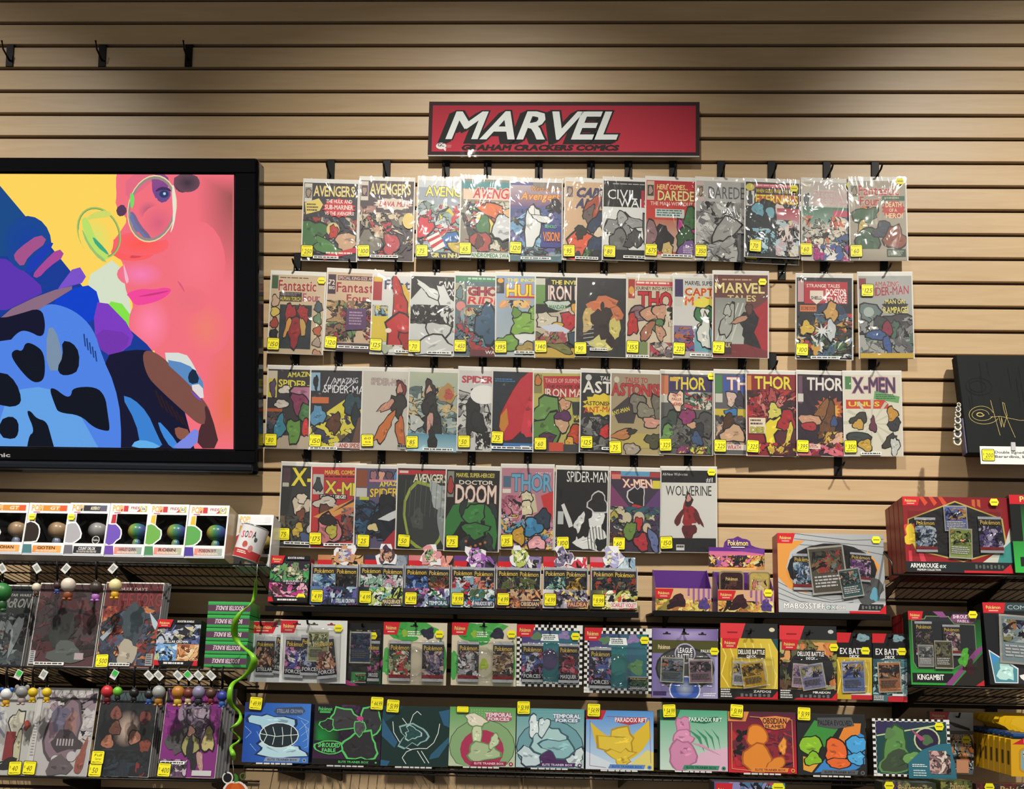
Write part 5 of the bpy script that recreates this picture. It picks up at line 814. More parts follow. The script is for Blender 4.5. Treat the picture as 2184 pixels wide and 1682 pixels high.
for i in range(5):
    yb, yt = 1423-i*28.2, 1423-(i+1)*28.2+0.8
    x0 = 434.5+i*2.1
    t, w, h = carton('card_pack_box', ('lowest', 'second lowest', 'middle', 'second highest', 'topmost')[i]+' green box in the stack of five upside-down boxes', 'box', (x0, yt, x0+90, yb), 0.23-0.004*i, 0.1, 4, '#2c9a48',
        [bg('#2fa04c'), ('G', 0, 0, 100, 24, '#48b860', '#2f9a48'), ('R', 0, 26, 100, 76, '#5a3a54'), ('G', 0, 78, 100, 100, '#38a852', '#258a3c'), ('R', 0, 97, 100, 100, '#14241a')], 220+i, 'stack of green boxes')
    p = Print(w, h, -0.0012, 4); p.T('BOOSTER BUNDLE', 16, 34, 80, 66, '#e8d4e4', shear=0.1)
    o = p.build('lettering', INK, t); o.rotation_euler = (0, PI, 0); o.location = (0, 0, h)
# ------------------------------------------------------------------ left lowest shelf
wire_shelf('lowest left black wire shelf with pale and purple comics', -120, 500, 1659, 0.245, 0.003, 0.03, brackets=(130, 450))
shelf_comic((-70, 1466, 62, 1652), 'white comic with black brush lines, lowest shelf beside the left edge', '40', [bg('#c4c4c2'), ('B', 66, 40, 12, 14, '#d8d4c4', 0, '#2a2a2c'), ('B', 84, 42, 6, 6, '#a84840', 0, None), ('R', 52, 50, 68, 84, '#8a3438'), ('B', 74, 66, 6, 18, '#c8c4a8'), ('B', 60, 88, 20, 6, '#2c2a2c', -30, None), (K_, 0, 0, 50, 90, 'b0b0b8 8a8aa0 d0d0d4', 16, 10, 0.2)], 241, n=0, stick=(77, 92))
shelf_comic((52, 1466, 184, 1654), 'silvery comic with purple-grey mask-like smears', '40', [bg('#c2c0c2'), (K_, 20, 4, 100, 60, 'b0a8b0 d0ccd0 9a8a98 c8c0c4', 26, 12, 0.15), ('B', 52, 50, 28, 34, '#8a7684', 8, '#5c5058', 0.2), ('B', 46, 34, 18, 14, '#6c6880', 0, None), ('B', 64, 42, 10, 16, '#a07c78', 0, None), ('B', 58, 62, 24, 12, '#4c444a', 0, None), *[('R', 44+i*5, 58, 46.5+i*5, 66, '#b8b0b4') for i in range(6)], ('E', 46, 82, 7, 5, '#d0ced0'), ('E', 72, 78, 8, 6, '#c8c4c8'), ('B', 88, 80, 7, 20, '#9a5c50', 10, None), ('B', 54, 90, 20, 12, '#6a6268', 0, None), (R_, 2, 10, 10, 96, '#d4d2d2'), ('lines', 3, 40, 9, 80, 12, '#8a8a8e')], 242, n=0, stick=(7, 92), d=0.232)
shelf_comic((191, 1472, 316, 1656), 'dark comic with heads in warm tones, lowest shelf, two stickers', '50', [bg('#20242a'), ('G', 0, 0, 100, 14, '#4c6468', '#34444c'), ('SE', 52, 44, 24, 22, '#d8c0b0', '#3c3034'), *[('B', x, y, 10, 8, c, 0, '#241c1c', 0.2) for x, y, c in ((30, 26, '#8a5048'), (82, 30, '#7a3c38'), (32, 44, '#8a5a4c'), (22, 60, '#b0745c'), (68, 54, '#b8806c'), (88, 64, '#8a4438'))], ('B', 44, 84, 34, 18, '#2c3c48', 0, None), ('B', 86, 90, 10, 8, '#8a3434', 0, None), (K_, 0, 70, 100, 100, '242c34 1c2026 2c3440', 12, 14, 0.1)], 243, n=3, stick=(9, 93), d=0.228)
o = [c for c in COL.objects if c.name.startswith('bagged_comic') and c.get('label', '').startswith('dark comic with heads')][0]
sticker([c for c in o.children if c.name.startswith('bag')][0], -0.066, 0.052, '', extra=('Full', 'Series'), y=-0.0046)
shelf_comic((334, 1468, 458, 1658), 'magenta comic with grey centre and yellow coat shapes', '400', [bg('#8a2a86'), (K_, 0, 0, 100, 60, '7a2478 a03c98 5c1c5c 94308c', 16, 16, 0.05), ('B', 52, 34, 26, 24, '#9a88a0', 0, None), (K_, 30, 16, 80, 60, 'a898ac 6c5c74 c0b4c4 84748c', 20, 8, 0.3), ('B', 26, 60, 16, 14, '#58545a', 0, None), ('B', 52, 62, 15, 12, '#a8a468', 0), ('B', 52, 66, 6, 14, '#26242a', 0, None), ('B', 60, 84, 6, 14, '#26262a', -12, None), ('B', 72, 82, 5, 14, '#c09a90', -14, None), ('B', 82, 56, 10, 14, '#c8bc80', 0), ('B', 50, 48, 6, 5, '#b8887c', 0), (R_, 60, 92, 94, 98, '#d8d8da'), (K_, 0, 80, 50, 100, 'b89ab8 6c4c70 d0c0d0 48404c', 18, 8, 0.2)], 244, n=4, stick=(12, 92), note=(4, 46, 84), dx=0.007, d=0.23)

# ------------------------------------------------------------------ keychains on the left shelf fronts
def keychain(px, py, d, size, head, body, label, tagc=None, rail=None, ears=None, tagrot=0.3):
    p = at(px, py, d); rz = at(px, rail, d).z
    t = thing('keychain', label, 'keychain', (p.x, p.y, rz))
    dz = p.z-rz; r = size/2000*2.6/2*1.12
    tube('strap', [(0, 0.002, 0.004), (0, -0.006, 0.0), (0, -0.005, -0.012), (0, 0, dz+r*1.35)], 0.0035, BLACK, t)
    bm = bmesh.new(); bmesh.ops.create_circle(bm, segments=10, radius=0.004); V = [v.co.copy() for v in bm.verts]; bm.free()
    tube('ring', [(v.x, 0, dz+r*1.25+v.y) for v in V]+[(V[0].x, 0, dz+r*1.25+V[0].y)], 0.0009, STEEL, t)
    h = ball('head', (0, 0, dz), r, r*0.92, r*1.02, mat(head, 0.4), t)
    if ears:
        for s in (-1, 1): ball('ear', (s*r*0.85, 0, dz+r*0.8), r*0.42, r*0.2, r*0.42, mat(ears, 0.4), h, 8, 6)
    b = ball('body', (0, 0, dz-r*1.35), r*0.62, r*0.55, r*0.7, mat(body, 0.4), t, 10, 7)
    for s in (-1, 1): ball('foot', (s*r*0.38, -r*0.2, dz-r*1.95), r*0.3, r*0.4, r*0.22, mat(body, 0.4), t, 8, 6)
    if tagc:
        q = Print(0.018, 0.026, -0.0005, 2); q.R(0, 0, 100, 100, '#e4e6e4'); q.lines(18, 20, 82, 78, 7, '#2c2c2e', 0.6, 0.0)
        if tagc == 'g': q.R(10, 8, 90, 60, '#38c04c')
        o = q.build('price_tag', INK, t); o.location = (-0.012 if tagrot > 0 else 0.012, -0.012, -0.028); o.rotation_euler = (0, tagrot, 0)
for a in ((4, 1262, 36, '#2f7a3c', '#2c5c34', 'dark green keychain figure at the left picture edge, upper row', 'w', None), (78, 1252, 17, '#d8ccb8', '#4c342c', 'cream and brown slim keychain figure, upper row', 'w', None), (122, 1248, 15, '#3c2a28', '#3c4c90', 'dark keychain figure with blue body, upper row', None, None),
          (146, 1247, 28, '#d2c6ba', '#8a4c2c', 'pale round-headed keychain figure with copper body, upper row', 'w', None), (205, 1253, 25, '#3a302e', '#b070c0', 'dark keychain figure with lilac body, upper row', None, None), (246, 1248, 25, '#dcd09a', '#d8a82c', 'yellow keychain figure, upper row, rightmost', 'w', None)):
    keychain(a[0], a[1], 0.262, a[2], a[3], a[4], a[5], a[6], 1199, a[7], -0.6 if a[0] < 100 else 0.7)
for a in ((14, 1480, 22, '#d4d6da', '#d0a030', 'white keychain figure with blue cap tone, lower row, leftmost', None, '#2c5ca8'), (47, 1475, 23, '#8a8c8e', '#a89a9c', 'grey keychain figure with round ears, lower row', 'g', '#8a8c8e'), (70, 1476, 18, '#d8b824', '#d0ac20', 'yellow keychain figure beside the grey one, lower row', None, None), (100, 1476, 18, '#dcbc28', '#d4b024', 'yellow keychain figure facing the silvery comic, lower row', 'w', None),
          (229, 1474, 23, '#c02c34', '#5c1c24', 'red keychain figure, lower row', None, None), (251, 1474, 18, '#6ab838', '#242426', 'lime green keychain figure, lower row', 'g', None), (286, 1477, 18, '#1e1e20', '#1c1c1e', 'black keychain figure next to the lime one, lower row', None, None), (318, 1480, 18, '#262426', '#3c5c9c', 'dark keychain figure with blue body, lower row', 'w', None), (339, 1475, 25, '#9a9e9e', '#a8742c', 'grey-headed keychain figure with orange body, lower row', 'w', None),
          (380, 1476, 25, '#b0762c', '#c8a83c', 'orange hooded keychain figure with yellow body, lower row', 'w', None), (402, 1478, 20, '#6a3024', '#c8b490', 'reddish brown keychain figure, lower row', 'g', None), (424, 1476, 25, '#8480a0', '#2c2c34', 'lavender hooded keychain figure, lower row', 'w', None), (450, 1478, 20, '#54382c', '#7a2c30', 'brown keychain figure with red body, lower row', 'w', None), (474, 1484, 20, '#2c3c90', '#3c64b0', 'blue keychain figure, lower row, rightmost', None, None)):
    keychain(a[0], a[1], 0.27, a[2], a[3], a[4], a[5], a[6], 1425, a[7], 0.5 if a[0] < 260 else -0.8)

# ------------------------------------------------------------------ spiral ribbon and paper pumpkin
def ribbon():
    pts = [(549, 1208, 0.3), (548, 1225, 0.3), (545, 1242, 5), (545, 1258, 9), (542, 1275, 8), (534, 1290, 2), (515, 1303, 5), (503, 1320, 13), (499, 1342, 15), (502, 1362, 14), (516, 1378, 5), (532, 1390, 6), (543, 1404, 14), (540, 1420, 17), (528, 1436, 9), (512, 1448, 5), (496, 1456, 8), (490, 1472, 11), (489, 1495, 12), (498, 1508, 8), (512, 1518, 4), (514, 1533, 8), (505, 1546, 8), (488, 1554, 3), (500, 1562, 2), (513, 1574, 4), (508, 1583, 6), (490, 1592, 5), (497, 1606, 12), (499, 1618, 8), (496, 1622, 1)]
    for _ in range(2):
        o = [pts[0]]
        for a, b in zip(pts, pts[1:]): o += [tuple(a[i]*.75+b[i]*.25 for i in range(3)), tuple(a[i]*.25+b[i]*.75 for i in range(3))]
        pts = o+[pts[-1]]
    V = []; n = len(pts)
    t = thing('curled_ribbon', 'lime green curled ribbon hanging in front of the left shelves', 'ribbon', at(549, 1208, 0.29))
    o0 = t.location
    for i, (x, y, wd_) in enumerate(pts):
        j0, j1 = pts[max(i-1, 0)], pts[min(i+1, n-1)]; tx, ty = j1[0]-j0[0], j1[1]-j0[1]; L = math.hypot(tx, ty) or 1
        nx, ny = -ty/L, tx/L; dd = 0.29+0.018*math.sin(i*0.29)
        a = at(x+nx*wd_/2, y+ny*wd_/2, dd+0.004)-o0; b = at(x-nx*wd_/2, y-ny*wd_/2, dd-0.004)-o0
        V += [a, b, a+Vector((0, 0.0006, 0)), b+Vector((0, 0.0006, 0))]
    Fc = []
    for i in range(n-1):
        k, m = 4*i, 4*i+4; Fc += [(k, k+1, m+1, m), (k+2, m+2, m+3, k+3), (k, m, m+2, k+2), (k+1, k+3, m+3, m+1)]
    mesh('strip', V, Fc, mat('#7ac026', 0.35), t, True)
    tube('string', [at(549, 1203, 0.29)-o0, at(548, 1224, 0.29)-o0], 0.0008, WHITE, t, 4)
    tube('thread', [at(496, 1621, 0.29)-o0, at(499, 1652, 0.29)-o0], 0.0005, WHITE, t, 4)
ribbon()
def pumpkin():
    c = at(503, 1652, 0.289); t = thing('paper_pumpkin', 'orange paper pumpkin cutout with green stem at the bottom edge', 'decoration', c+Vector((0, 0, -0.075)))
    p = Print(0.075, 0.09, 0, 9)
    p.B(50, 68, 48, 34, '#ece6e0', 0, None, 0.05); p.B(38, 70, 28, 29, '#c8541c', 0, None, 0.05); p.B(62, 70, 28, 29, '#cc5a20', 0, None, 0.05); p.B(50, 70, 18, 30, '#d86424', 0, None, 0.04)
    p.P([(44, 40), (46, 22), (40, 16), (48, 12), (58, 20), (60, 36)], '#3c7a2c'); p.ring(76, 20, 12, 11, 4, '#4c6a2c'); p.E(20, 26, 20, 18, '#ece8e4'); p.E(20, 26, 16, 14, '#17171a'); p.P([(8, 12), (14, 2), (18, 14)], '#17171a')
    p.build('cutout', INK, t)
    q = Print(0.075, 0.09, 0.0012, 9); q.B(50, 68, 48, 34, '#ece6e0', 0, None, 0.05); q.E(20, 26, 20, 18, '#ece8e4'); q.build('paper_back', INK, t)
pumpkin()
# ------------------------------------------------------------------ centre shelf with booster displays
def flat_shelf(label, px0, px1, py, d0, lip=0.012):
    a, b = at(px0, py, d0), at(px1, py, d0); L = b.x-a.x
    t = thing('display_shelf', label, 'shelf', (a+b)/2)
    boxobj('tray', (-L/2, L/2, 0, d0-0.002, -0.006, 0), BLACK, t, bev=0.001)
    boxobj('front_lip', (-L/2, L/2, -0.003, 0.0, -lip, 0.004), BLACK, t, bev=0.0008)
    for s in (-0.42, 0, 0.42):
        bm = bmesh.new(); V = [(0, d0*0.35, -0.006), (0, d0-0.002, -0.006), (0, d0-0.002, -0.06)]
        for e in (-0.0015, 0.0015): [bm.verts.new((s*L+e, y, z)) for _, y, z in V]
        bm.verts.ensure_lookup_table(); v = bm.verts
        bm.faces.new((v[0], v[1], v[2])); bm.faces.new((v[5], v[4], v[3]))
        for i in range(3): bm.faces.new((v[i], v[i+3], v[(i+1) % 3+3], v[(i+1) % 3]))
        link(bpy.data.objects.new('bracket', bm_mesh('bracket', bm, BLACK)), t)
    return t
flat_shelf('long black shelf carrying the row of card pack displays', 566, 1362, 1301, 0.195)
flat_shelf('short black shelf under the purple bins and silver box', 1394, 1898, 1309, 0.205)
def pack_print(w, h, pal, seed, title='', tc='#d8dce4', ctop='#b8bcc4', bg_='#34343c', band='#8a2c30'):
    p = Print(w, h, -0.0004, seed); p.R(0, 0, 100, 100, bg_); p.R(0, 0, 100, 7, ctop)
    p.K(0, 24, 100, 86, pal, 22, 15, 0.35); p.E(50, 52, 26, 18, '#'+pal.split()[0]); p.K(18, 34, 82, 74, pal, 10, 14, 0.5)
    p.T('Pok\u00e9mon', 8, 11, 92, 22, '#dcbc58', '#2c2c44'); p.R(0, 93, 100, 100, ctop)
    if title: p.R(6, 78, 94, 91, '#26262c'); p.T(title, 10, 80, 90, 89, tc)
    else: p.R(0, 84, 100, 92, band)
    return p
def pack(label, base, w, h, pal, seed, rot=(0, 0, 0), group='foil card packs in the counter displays', **kw):
    t = thing('booster_pack', label, 'card pack', base, rot, group)
    # puffed foil pouch
    n = 6; V = []; Fc = []
    for j in range(n+1):
        for i in range(n+1):
            u, v = i/n, j/n; q = math.sin(PI*u)*math.sin(PI*v); V.append(((u-0.5)*w, 0.004-0.004*q*0.0, v*h))
    Fc = [(j*(n+1)+i, j*(n+1)+i+1, (j+1)*(n+1)+i+1, (j+1)*(n+1)+i) for j in range(n) for i in range(n)]
    boxobj('pouch', (-w/2, w/2, 0.0, 0.006, 0, h), mat('#8a8c90', 0.25, 0.7), t, bev=0.002)
    pack_print(w, h, pal, seed, **kw).build('foil_print', FOIL, t)
    return t
def display(quad, yh, desc, front_ops, head_ops, pal, seed, price='4.99', pal2=None, topper=None, flag=True):
    """open counter display: low printed front, two packs behind it, header card and cut-out topper at the back"""
    xl, yt, xr, yb = quad; d, tilt, dep = 0.19, 3, 0.075
    base, w, h = place(xl+1.2, xr-1.2, yb, yt, d, tilt)
    t = thing('pack_display', desc, 'display box', base, (rad(-tilt), 0, 0), 'card pack displays on the centre shelf')
    hf = h*0.44
    bm = bmesh.new()
    add_box(bm, -w/2, -w/2+0.0015, 0.0015, dep, 0, h); add_box(bm, w/2-0.0015, w/2, 0.0015, dep, 0, h)
    add_box(bm, -w/2, w/2, dep-0.0015, dep, 0, h); add_box(bm, -w/2, w/2, 0.0, dep, 0, 0.0015)
    link(bpy.data.objects.new('tray', bm_mesh('tray', bm, mat('#c8ccd0', 0.4))), t)
    boxobj('front_panel', (-w/2, w/2, 0.0, 0.0015, 0, hf), mat('#c0c4c8', 0.4), t)
    p = Print(w, hf, -0.0002, seed); p.run(front_ops); p.build('front_print', INKG, t)
    hh = place(xl, xr, yb, yh, d-dep, tilt)[2]
    boxobj('header_card', (-w/2, w/2, dep+0.0002, dep+0.0015, h*0.7, hh), mat('#c8c8cc', 0.4), t)
    q = Print(w, hh-h*0.8, dep, seed+1, z0=h*0.8); q.run(head_ops); q.build('header_print', INKG, t)
    if topper:
        tp = Print(w*0.5, h*0.55, dep-0.003, seed+2, x0=w*(topper[0]-0.25), z0=hh-h*0.28)
        tp.B(50, 50, 46, 46, '#e4e4e8', 20, None, 0.5); tp.B(50, 50, 40, 38, topper[1], 20, None, 0.6); tp.K(22, 22, 78, 78, topper[2], 10, 14, 0.3); tp.build('cutout_topper', INKG, t)
    sticker(t, -w/2+0.021, 0.024, price, -0.003, 0.033, 0.034)
    M = t.matrix_basis
    for s, pl in ((-1, pal), (1, pal2 or pal)):
        lo = M @ Vector((s*w*0.225, 0.010 if s < 0 else 0.020, 0.004))
        pack(('left' if s < 0 else 'right')+' foil card pack in the '+' '.join(desc.split()[:10]), lo, w*0.49, h*0.95, pl, seed+3+s, (rad(-tilt), rad(s*0.7), 0))
    return t
t, w, h = carton('card_pack_box', 'purple and green box of card packs at the left end of the centre shelf', 'box', (571, 1185, 655, 1285), 0.2, 0.05, 7, '#241c28', [bg('#28222e'), ('R', 0, 30, 100, 55, '#3c8a4c'), (K_, 0, 14, 100, 56, '3c3440 6a8a58 b87aa0 2c2830 4c9a5c c8c0a8', 26, 9), ('R', 0, 74, 100, 88, '#3c8a4c'), (K_, 0, 58, 100, 88, 'b83488 c85898 3c2c30 6c3440 d8a0b8', 20, 10), ('R', 34, 52, 80, 62, '#2a1c26'), ('T', 'SHROUDED', 36, 52.5, 78, 56, '#dcd4dc'), ('T', 'FABLE', 44, 57.5, 68, 61, '#c8a0c0'), *logo(0, 0, 36, 17), ('R', 38, 0, 100, 9, '#161418'), ('T', 'BOOSTER BUNDLE', 44, 2.5, 86, 6.5, '#e8e4e8'), ('R', 0, 89, 100, 98, '#161618'), ('P', [(0, 88), (10, 88), (14, 98), (0, 98)], '#c8202c'), ('lines', 24, 92, 76, 95.5, 1, '#e0e0e0', {'fill': 1})], 301, yaw=-2)
hexsticker(t, w*0.34, h*0.12, -0.003)
def hd(c1, c2, pal): return [('GH', 0, 0, 100, 100, c1, c2), (K_, 30, 0, 100, 100, pal, 14, 16, 0.15), *logo(0, 25, 32, 100, slant=7)]
def fr(c1, c2, pal, title, tc, tb, x0=56): return [('GH', 0, 0, 100, 100, c1, c2), (K_, 24, 0, 100, 100, pal, 26, 12, 0.35), ('P', [(x0-2, 64), (98, 60), (98, 92), (x0-2, 96)], tb), ('T', title, x0, 68, 96, 88, tc)]
DISP = [
 ((659, 1201, 761, 1289), 1178, 'display with icy blue packs, second on the centre shelf', fr('#5c7ca8', '#2c3c64', '8ab0cc 5c5ca0 2c3450 b8ccd8 8a4c78', 'STELLAR CROWN', '#dce4ec', '#3c4c68'), hd('#b87c50', '#c8a070', 'd8a868 e0c890 a86a48'), '8ab4cc c8dce8 3c5c88 5c6c9c', '2c2c34 4a4440 1c1c20 6c6258', (0.1, '#c8946c', 'd8b48c 8a7ab0 c8d0e0'), '4.99'),
 ((762, 1201, 859, 1291), 1178, 'display with white and mint packs, third on the centre shelf', fr('#1c1c24', '#3c6c54', '7ab0a8 48a048 d8e0d8 2c3430 b8c85c', 'MASQUERADE', '#e8d8a8', '#3c2c38'), hd('#34304a', '#3c4c64', '5c6c84 2c2c3c 8a94a4'), 'c8dcd8 e4ece8 8ab8a0 d8a0b8', None, (0.0, '#4c3c4c', '8a6070 2c2430 c89a80'), '4.99'),
 ((859, 1204, 959, 1294), 1179, 'display with navy and brown packs, fourth on the centre shelf', fr('#3c3c54', '#b83c5c', 'c070a8 8aa0c0 e4e8ec 3c7c4c 5c3c78', 'TEMPORAL', '#d8e4ec', '#2c4c5c'), hd('#c8707c', '#e09a88', 'e8a08c d87c84 f0c0a8'), '3c5c98 1c2c5c 8aa8d8 5c78b0', '8a4c38 3c4c40 5c3430 b87c5c', (0.0, '#d89098', 'e8b8b0 7aa070 f0d0c8'), '4.99'),
 ((959, 1206, 1055, 1295), 1180, 'display with red and pale blue packs, fifth on the centre shelf', fr('#8aa8b8', '#3c7c98', 'b83444 d8e4e8 3c8ab0 4c6448 c8d0d4', 'PARADOX RIFT', '#e4e8f0', '#2c3048'), hd('#6a3c84', '#4c3c58', '8a5ca8 b880c8 3c3448'), 'b83444 d8e0e4 8ab4c8 e08a78', 'd88a78 c84c3c e4b8a0 8aa8b8', (0.0, '#9a5cb0', 'd8a0e0 e8d8f0 5c8a68'), '9.99'),
 ((1056, 1207, 1154, 1296), 1181, 'display with olive and black packs, sixth on the centre shelf', fr('#4c2c30', '#6c3438', 'c87a48 3c3434 b89a78 8a4c40 d8a070', 'OBSIDIAN', '#e0b890', '#34343c'), hd('#54486a', '#2c2c30', 'e0e0e0 1c1c20 8a7ab0 c8c8c8'), '5c6c40 3c3c38 a8b088 6c5c54', None, (0.0, '#b0c060', 'd8e090 7a9a3c e8ecc0'), '4.99'),
 ((1156, 1207, 1255, 1297), 1182, 'display with silver-topped green and gold packs, seventh on the centre shelf', fr('#d8d4d8', '#5c3c78', 'c8c8d0 e4c878 5c4c6c 8a8c98 b0a0b0', 'PALDEA', '#e0a888', '#6c4438'), hd('#c8384c', '#3c3c40', 'e8e8ec c83848 d8d4d8 a8a8b0'), '4c8a78 2c3c48 8ab8a8 c8dcd4', 'c89c3c 3c3830 d8b860 8a6c34', (-0.05, '#6c6480', 'a8a0b8 3c3850 d0ccdc'), '4.99'),
 ((1259, 1208, 1361, 1299), 1183, 'display with dark packs and red lettering, right end of the centre shelf', fr('#3c4438', '#c8c46c', 'a8b058 e0d890 c84838 e4e0d0 6c7c44', 'SCARLET VIOLET', '#b82c48', '#e0d8d4', 44), hd('#c87080', '#8ab0c8', 'b8d0dc e4ecf0 d88a94 8aa8c0'), '3c4448 6c7460 2c3034 a84838', None, (0.02, '#a8a8d0', 'd8d8f0 e8e4b0 8a88c0'), '9.99')]
for i, a in enumerate(DISP): display(a[0], a[1], a[2], a[3], a[4], a[5], 310+i*7, a[8], a[6], a[7])
# ------------------------------------------------------------------ purple bins and silver box
def bin_(quad, yf, label, seed, header=None, d=0.198):
    xl, yt, xr, yb = quad; dep = 0.085; base, w, h = place(xl, xr, yb, yt, d, 2); hf = place(xl, xr, yb, yf, d, 2)[2]
    t = thing('display_bin', label, 'display box', base, (rad(-2), 0, 0))
    bm = bmesh.new(); V = []
    add_box(bm, -w/2, w/2, dep-0.0015, dep, 0, h); add_box(bm, -w/2, w/2, 0, dep, 0, 0.0015)
    for s in (-1, 1):
        x0, x1 = (-w/2, -w/2+0.0015) if s < 0 else (w/2-0.0015, w/2)
        vs = [bm.verts.new((x, y, z)) for x in (x0, x1) for y, z in ((0, 0), (dep, 0), (dep, h), (dep*0.8, h), (0, hf))]
        bm.faces.new(vs[:5]); bm.faces.new(vs[5:][::-1])
        for i in range(5): bm.faces.new((vs[i], vs[5+i], vs[5+(i+1) % 5], vs[(i+1) % 5]))
    bmesh.ops.recalc_face_normals(bm, faces=bm.faces)
    link(bpy.data.objects.new('bin', bm_mesh('bin', bm, mat('#54287c', 0.35))), t)
    boxobj('front_panel', (-w/2, w/2, 0.0, 0.0015, 0, hf), mat('#c8a058', 0.4), t)
    p = Print(w, hf, -0.0002, seed); p.GH(0, 0, 100, 100, '#d8b058', '#c898a0')
    p.run([(K_, 0, 50, 100, 100, 'd8c060 c8944c a86c3c e0cc84 8a7c3c', 16, 12, 0.2), ('B', 40, 55, 13, 30, '#3a1c24', 20, None), ('B', 34, 74, 16, 14, '#2c1820', -20, None), ('B', 86, 70, 10, 26, '#4c3c7c', 0, None), *[('R', 58+i*9, 0, 61+i*9, 30+(i*37) % 45, '#8a5c94') for i in range(5)], *logo(0, 3, 32, 46, slant=6)]); p.build('front_print', INKG, t)
    if header:
        hx0, hx1, hy0, hy1 = header; b2, hw, hh = place(hx0, hx1, hy1, hy0, d-dep, 2)
        lx, lz = b2.x-base.x, b2.z-base.z
        q = Print(hw, hh, dep-0.004, seed+2, x0=lx-hw/2, z0=lz)
        q.P([(0, 32), (26, 32), (28, 16), (34, 6), (44, 4), (52, -3), (60, 4), (68, 6), (74, 12), (76, 24), (84, 30), (100, 36), (100, 100), (0, 100)], '#5c2c84')
        q.G(0, 44, 100, 100, '#c8609c', '#e0a858'); q.P([(28, 32), (100, 36), (100, 52), (80, 48), (60, 44)], '#6c3c90')
        q.run([(K_, 0, 56, 100, 92, 'd8943c e0c070 3c2c34 c86c8c 7c4c94 c8c890 2c2c2c', 30, 10, 0.25), ('T', 'Pok\u00e9mon', 34, 10, 70, 26, '#ecd890', '#3c1c5c'), ('R', 40, 30, 64, 33, '#e8e0ec')]); q.build('header_print', INKG, t)
        boxobj('header_card', (lx-hw/2, lx+hw/2, dep-0.0035, dep-0.002, lz, lz+hh*0.66), mat('#54287c', 0.4), t)
    return t, base
t, _ = bin_((1398, 1209, 1517, 1302), 1254, 'empty purple display bin with yellow printed front', 340)
t, b2 = bin_((1531, 1213, 1651, 1305), 1258, 'purple display bin holding two small tins under an arched header', 344, (1512, 1631, 1143, 1212))
hexsticker(t, 0.062, 0.055, -0.003)
def tin(px0, px1, yt, label, c1, c2, seed):
    base, w, h = place(px0, px1, 1303, yt, 0.165, 2)
    t = thing('small_tin', label, 'tin', base, (rad(-2), 0, 0))
    bm = bmesh.new(); pr = rrect(w, h, w*0.16, 4); n = len(pr)
    a = [bm.verts.new((x, 0, z+h/2)) for x, z in pr]; b = [bm.verts.new((x, 0.028, z+h/2)) for x, z in pr]
    bm.faces.new(a); bm.faces.new(b[::-1])
    for i in range(n): bm.faces.new((a[i], b[i], b[(i+1) % n], a[(i+1) % n]))
    bmesh.ops.recalc_face_normals(bm, faces=bm.faces)
    link(bpy.data.objects.new('tin_body', bm_mesh('tin_body', bm, mat('#c8b488', 0.25, 0.8))), t)
    p = Print(w, h, -0.0003, seed); p.P([(50+x/w*90, 50+z/h*92) for x, z in rrect(w, h, w*0.16, 4)], c1); p.run([(K_, 12, 20, 88, 92, c2, 14, 14, 0.3), ('T', 'Pok\u00e9mon', 26, 16, 74, 24, '#d8c078', '#2c2428')]); p.build('lid_print', FOIL, t)
tin(1534, 1587, 1217, 'dark red-brown small tin in the purple bin, left one', '#3c2428', '4c2c2c 2c1c20 5c3c38 3c3040', 351)
tin(1598, 1643, 1219, 'gold and peach small tin in the purple bin, right one', '#c8b060', 'd8b898 c87c6c e0d0a0 a8a858', 352)
t, w, h = carton('card_gift_box', 'large silver and orange window box on the short black shelf', 'gift box', (1661, 1138, 1890, 1307), 0.205, 0.06, 5, '#8a3c38', [('GH', 0, 0, 100, 100, '#b4b8bc', '#9ca0a4'), *[('line', [(14+i*2, 0+i*7), (40, 4+i*6), (70, 8+i*5), (100, 6+i*10)], 0.7, '#3c3e42') for i in range(3)], *[('line', [(0, 62+i*7), (20, 76+i*5), (50, 84+i*3), (70, 80+i*3)], 0.7, '#44464a') for i in range(4)], ('P', [(0, 10), (26, 9), (12, 24), (8, 44), (14, 62), (28, 76), (10, 70), (0, 56)], '#d89444'), ('P', [(84, 20), (96, 40), (92, 52), (86, 36)], '#d89444'),
   ('E', 51, 45, 42, 33, '#17181a'), ('R', 0, 87, 100, 97, '#b8bcc0'), *logo(0, 0, 17, 13, slant=3), ('T', 'MABOSSTIFF', 5, 88.5, 43, 95, '#f0f0f0', '#2c2c30'), ('T', 'ex', 44, 88.5, 53, 95, '#c8d8d8', '#2c2c30', {'shear': 0.2}), ('T', 'BOX', 54, 91, 62, 95, '#e8e8e8', '#2c2c30'), ('P', [(76, 88), (98, 88), (98, 96), (74, 96)], '#202224'), *icons(77, 90, 96, 94.5), ('P', [(66, 97), (94, 97), (100, 88), (100, 100), (66, 100)], '#c8202c'), ('B', 84, 70, 14, 17, '#4c4e50', 0, None, 0.2), ('B', 90, 76, 4, 9, '#5c98b0', 0, None)], 360)
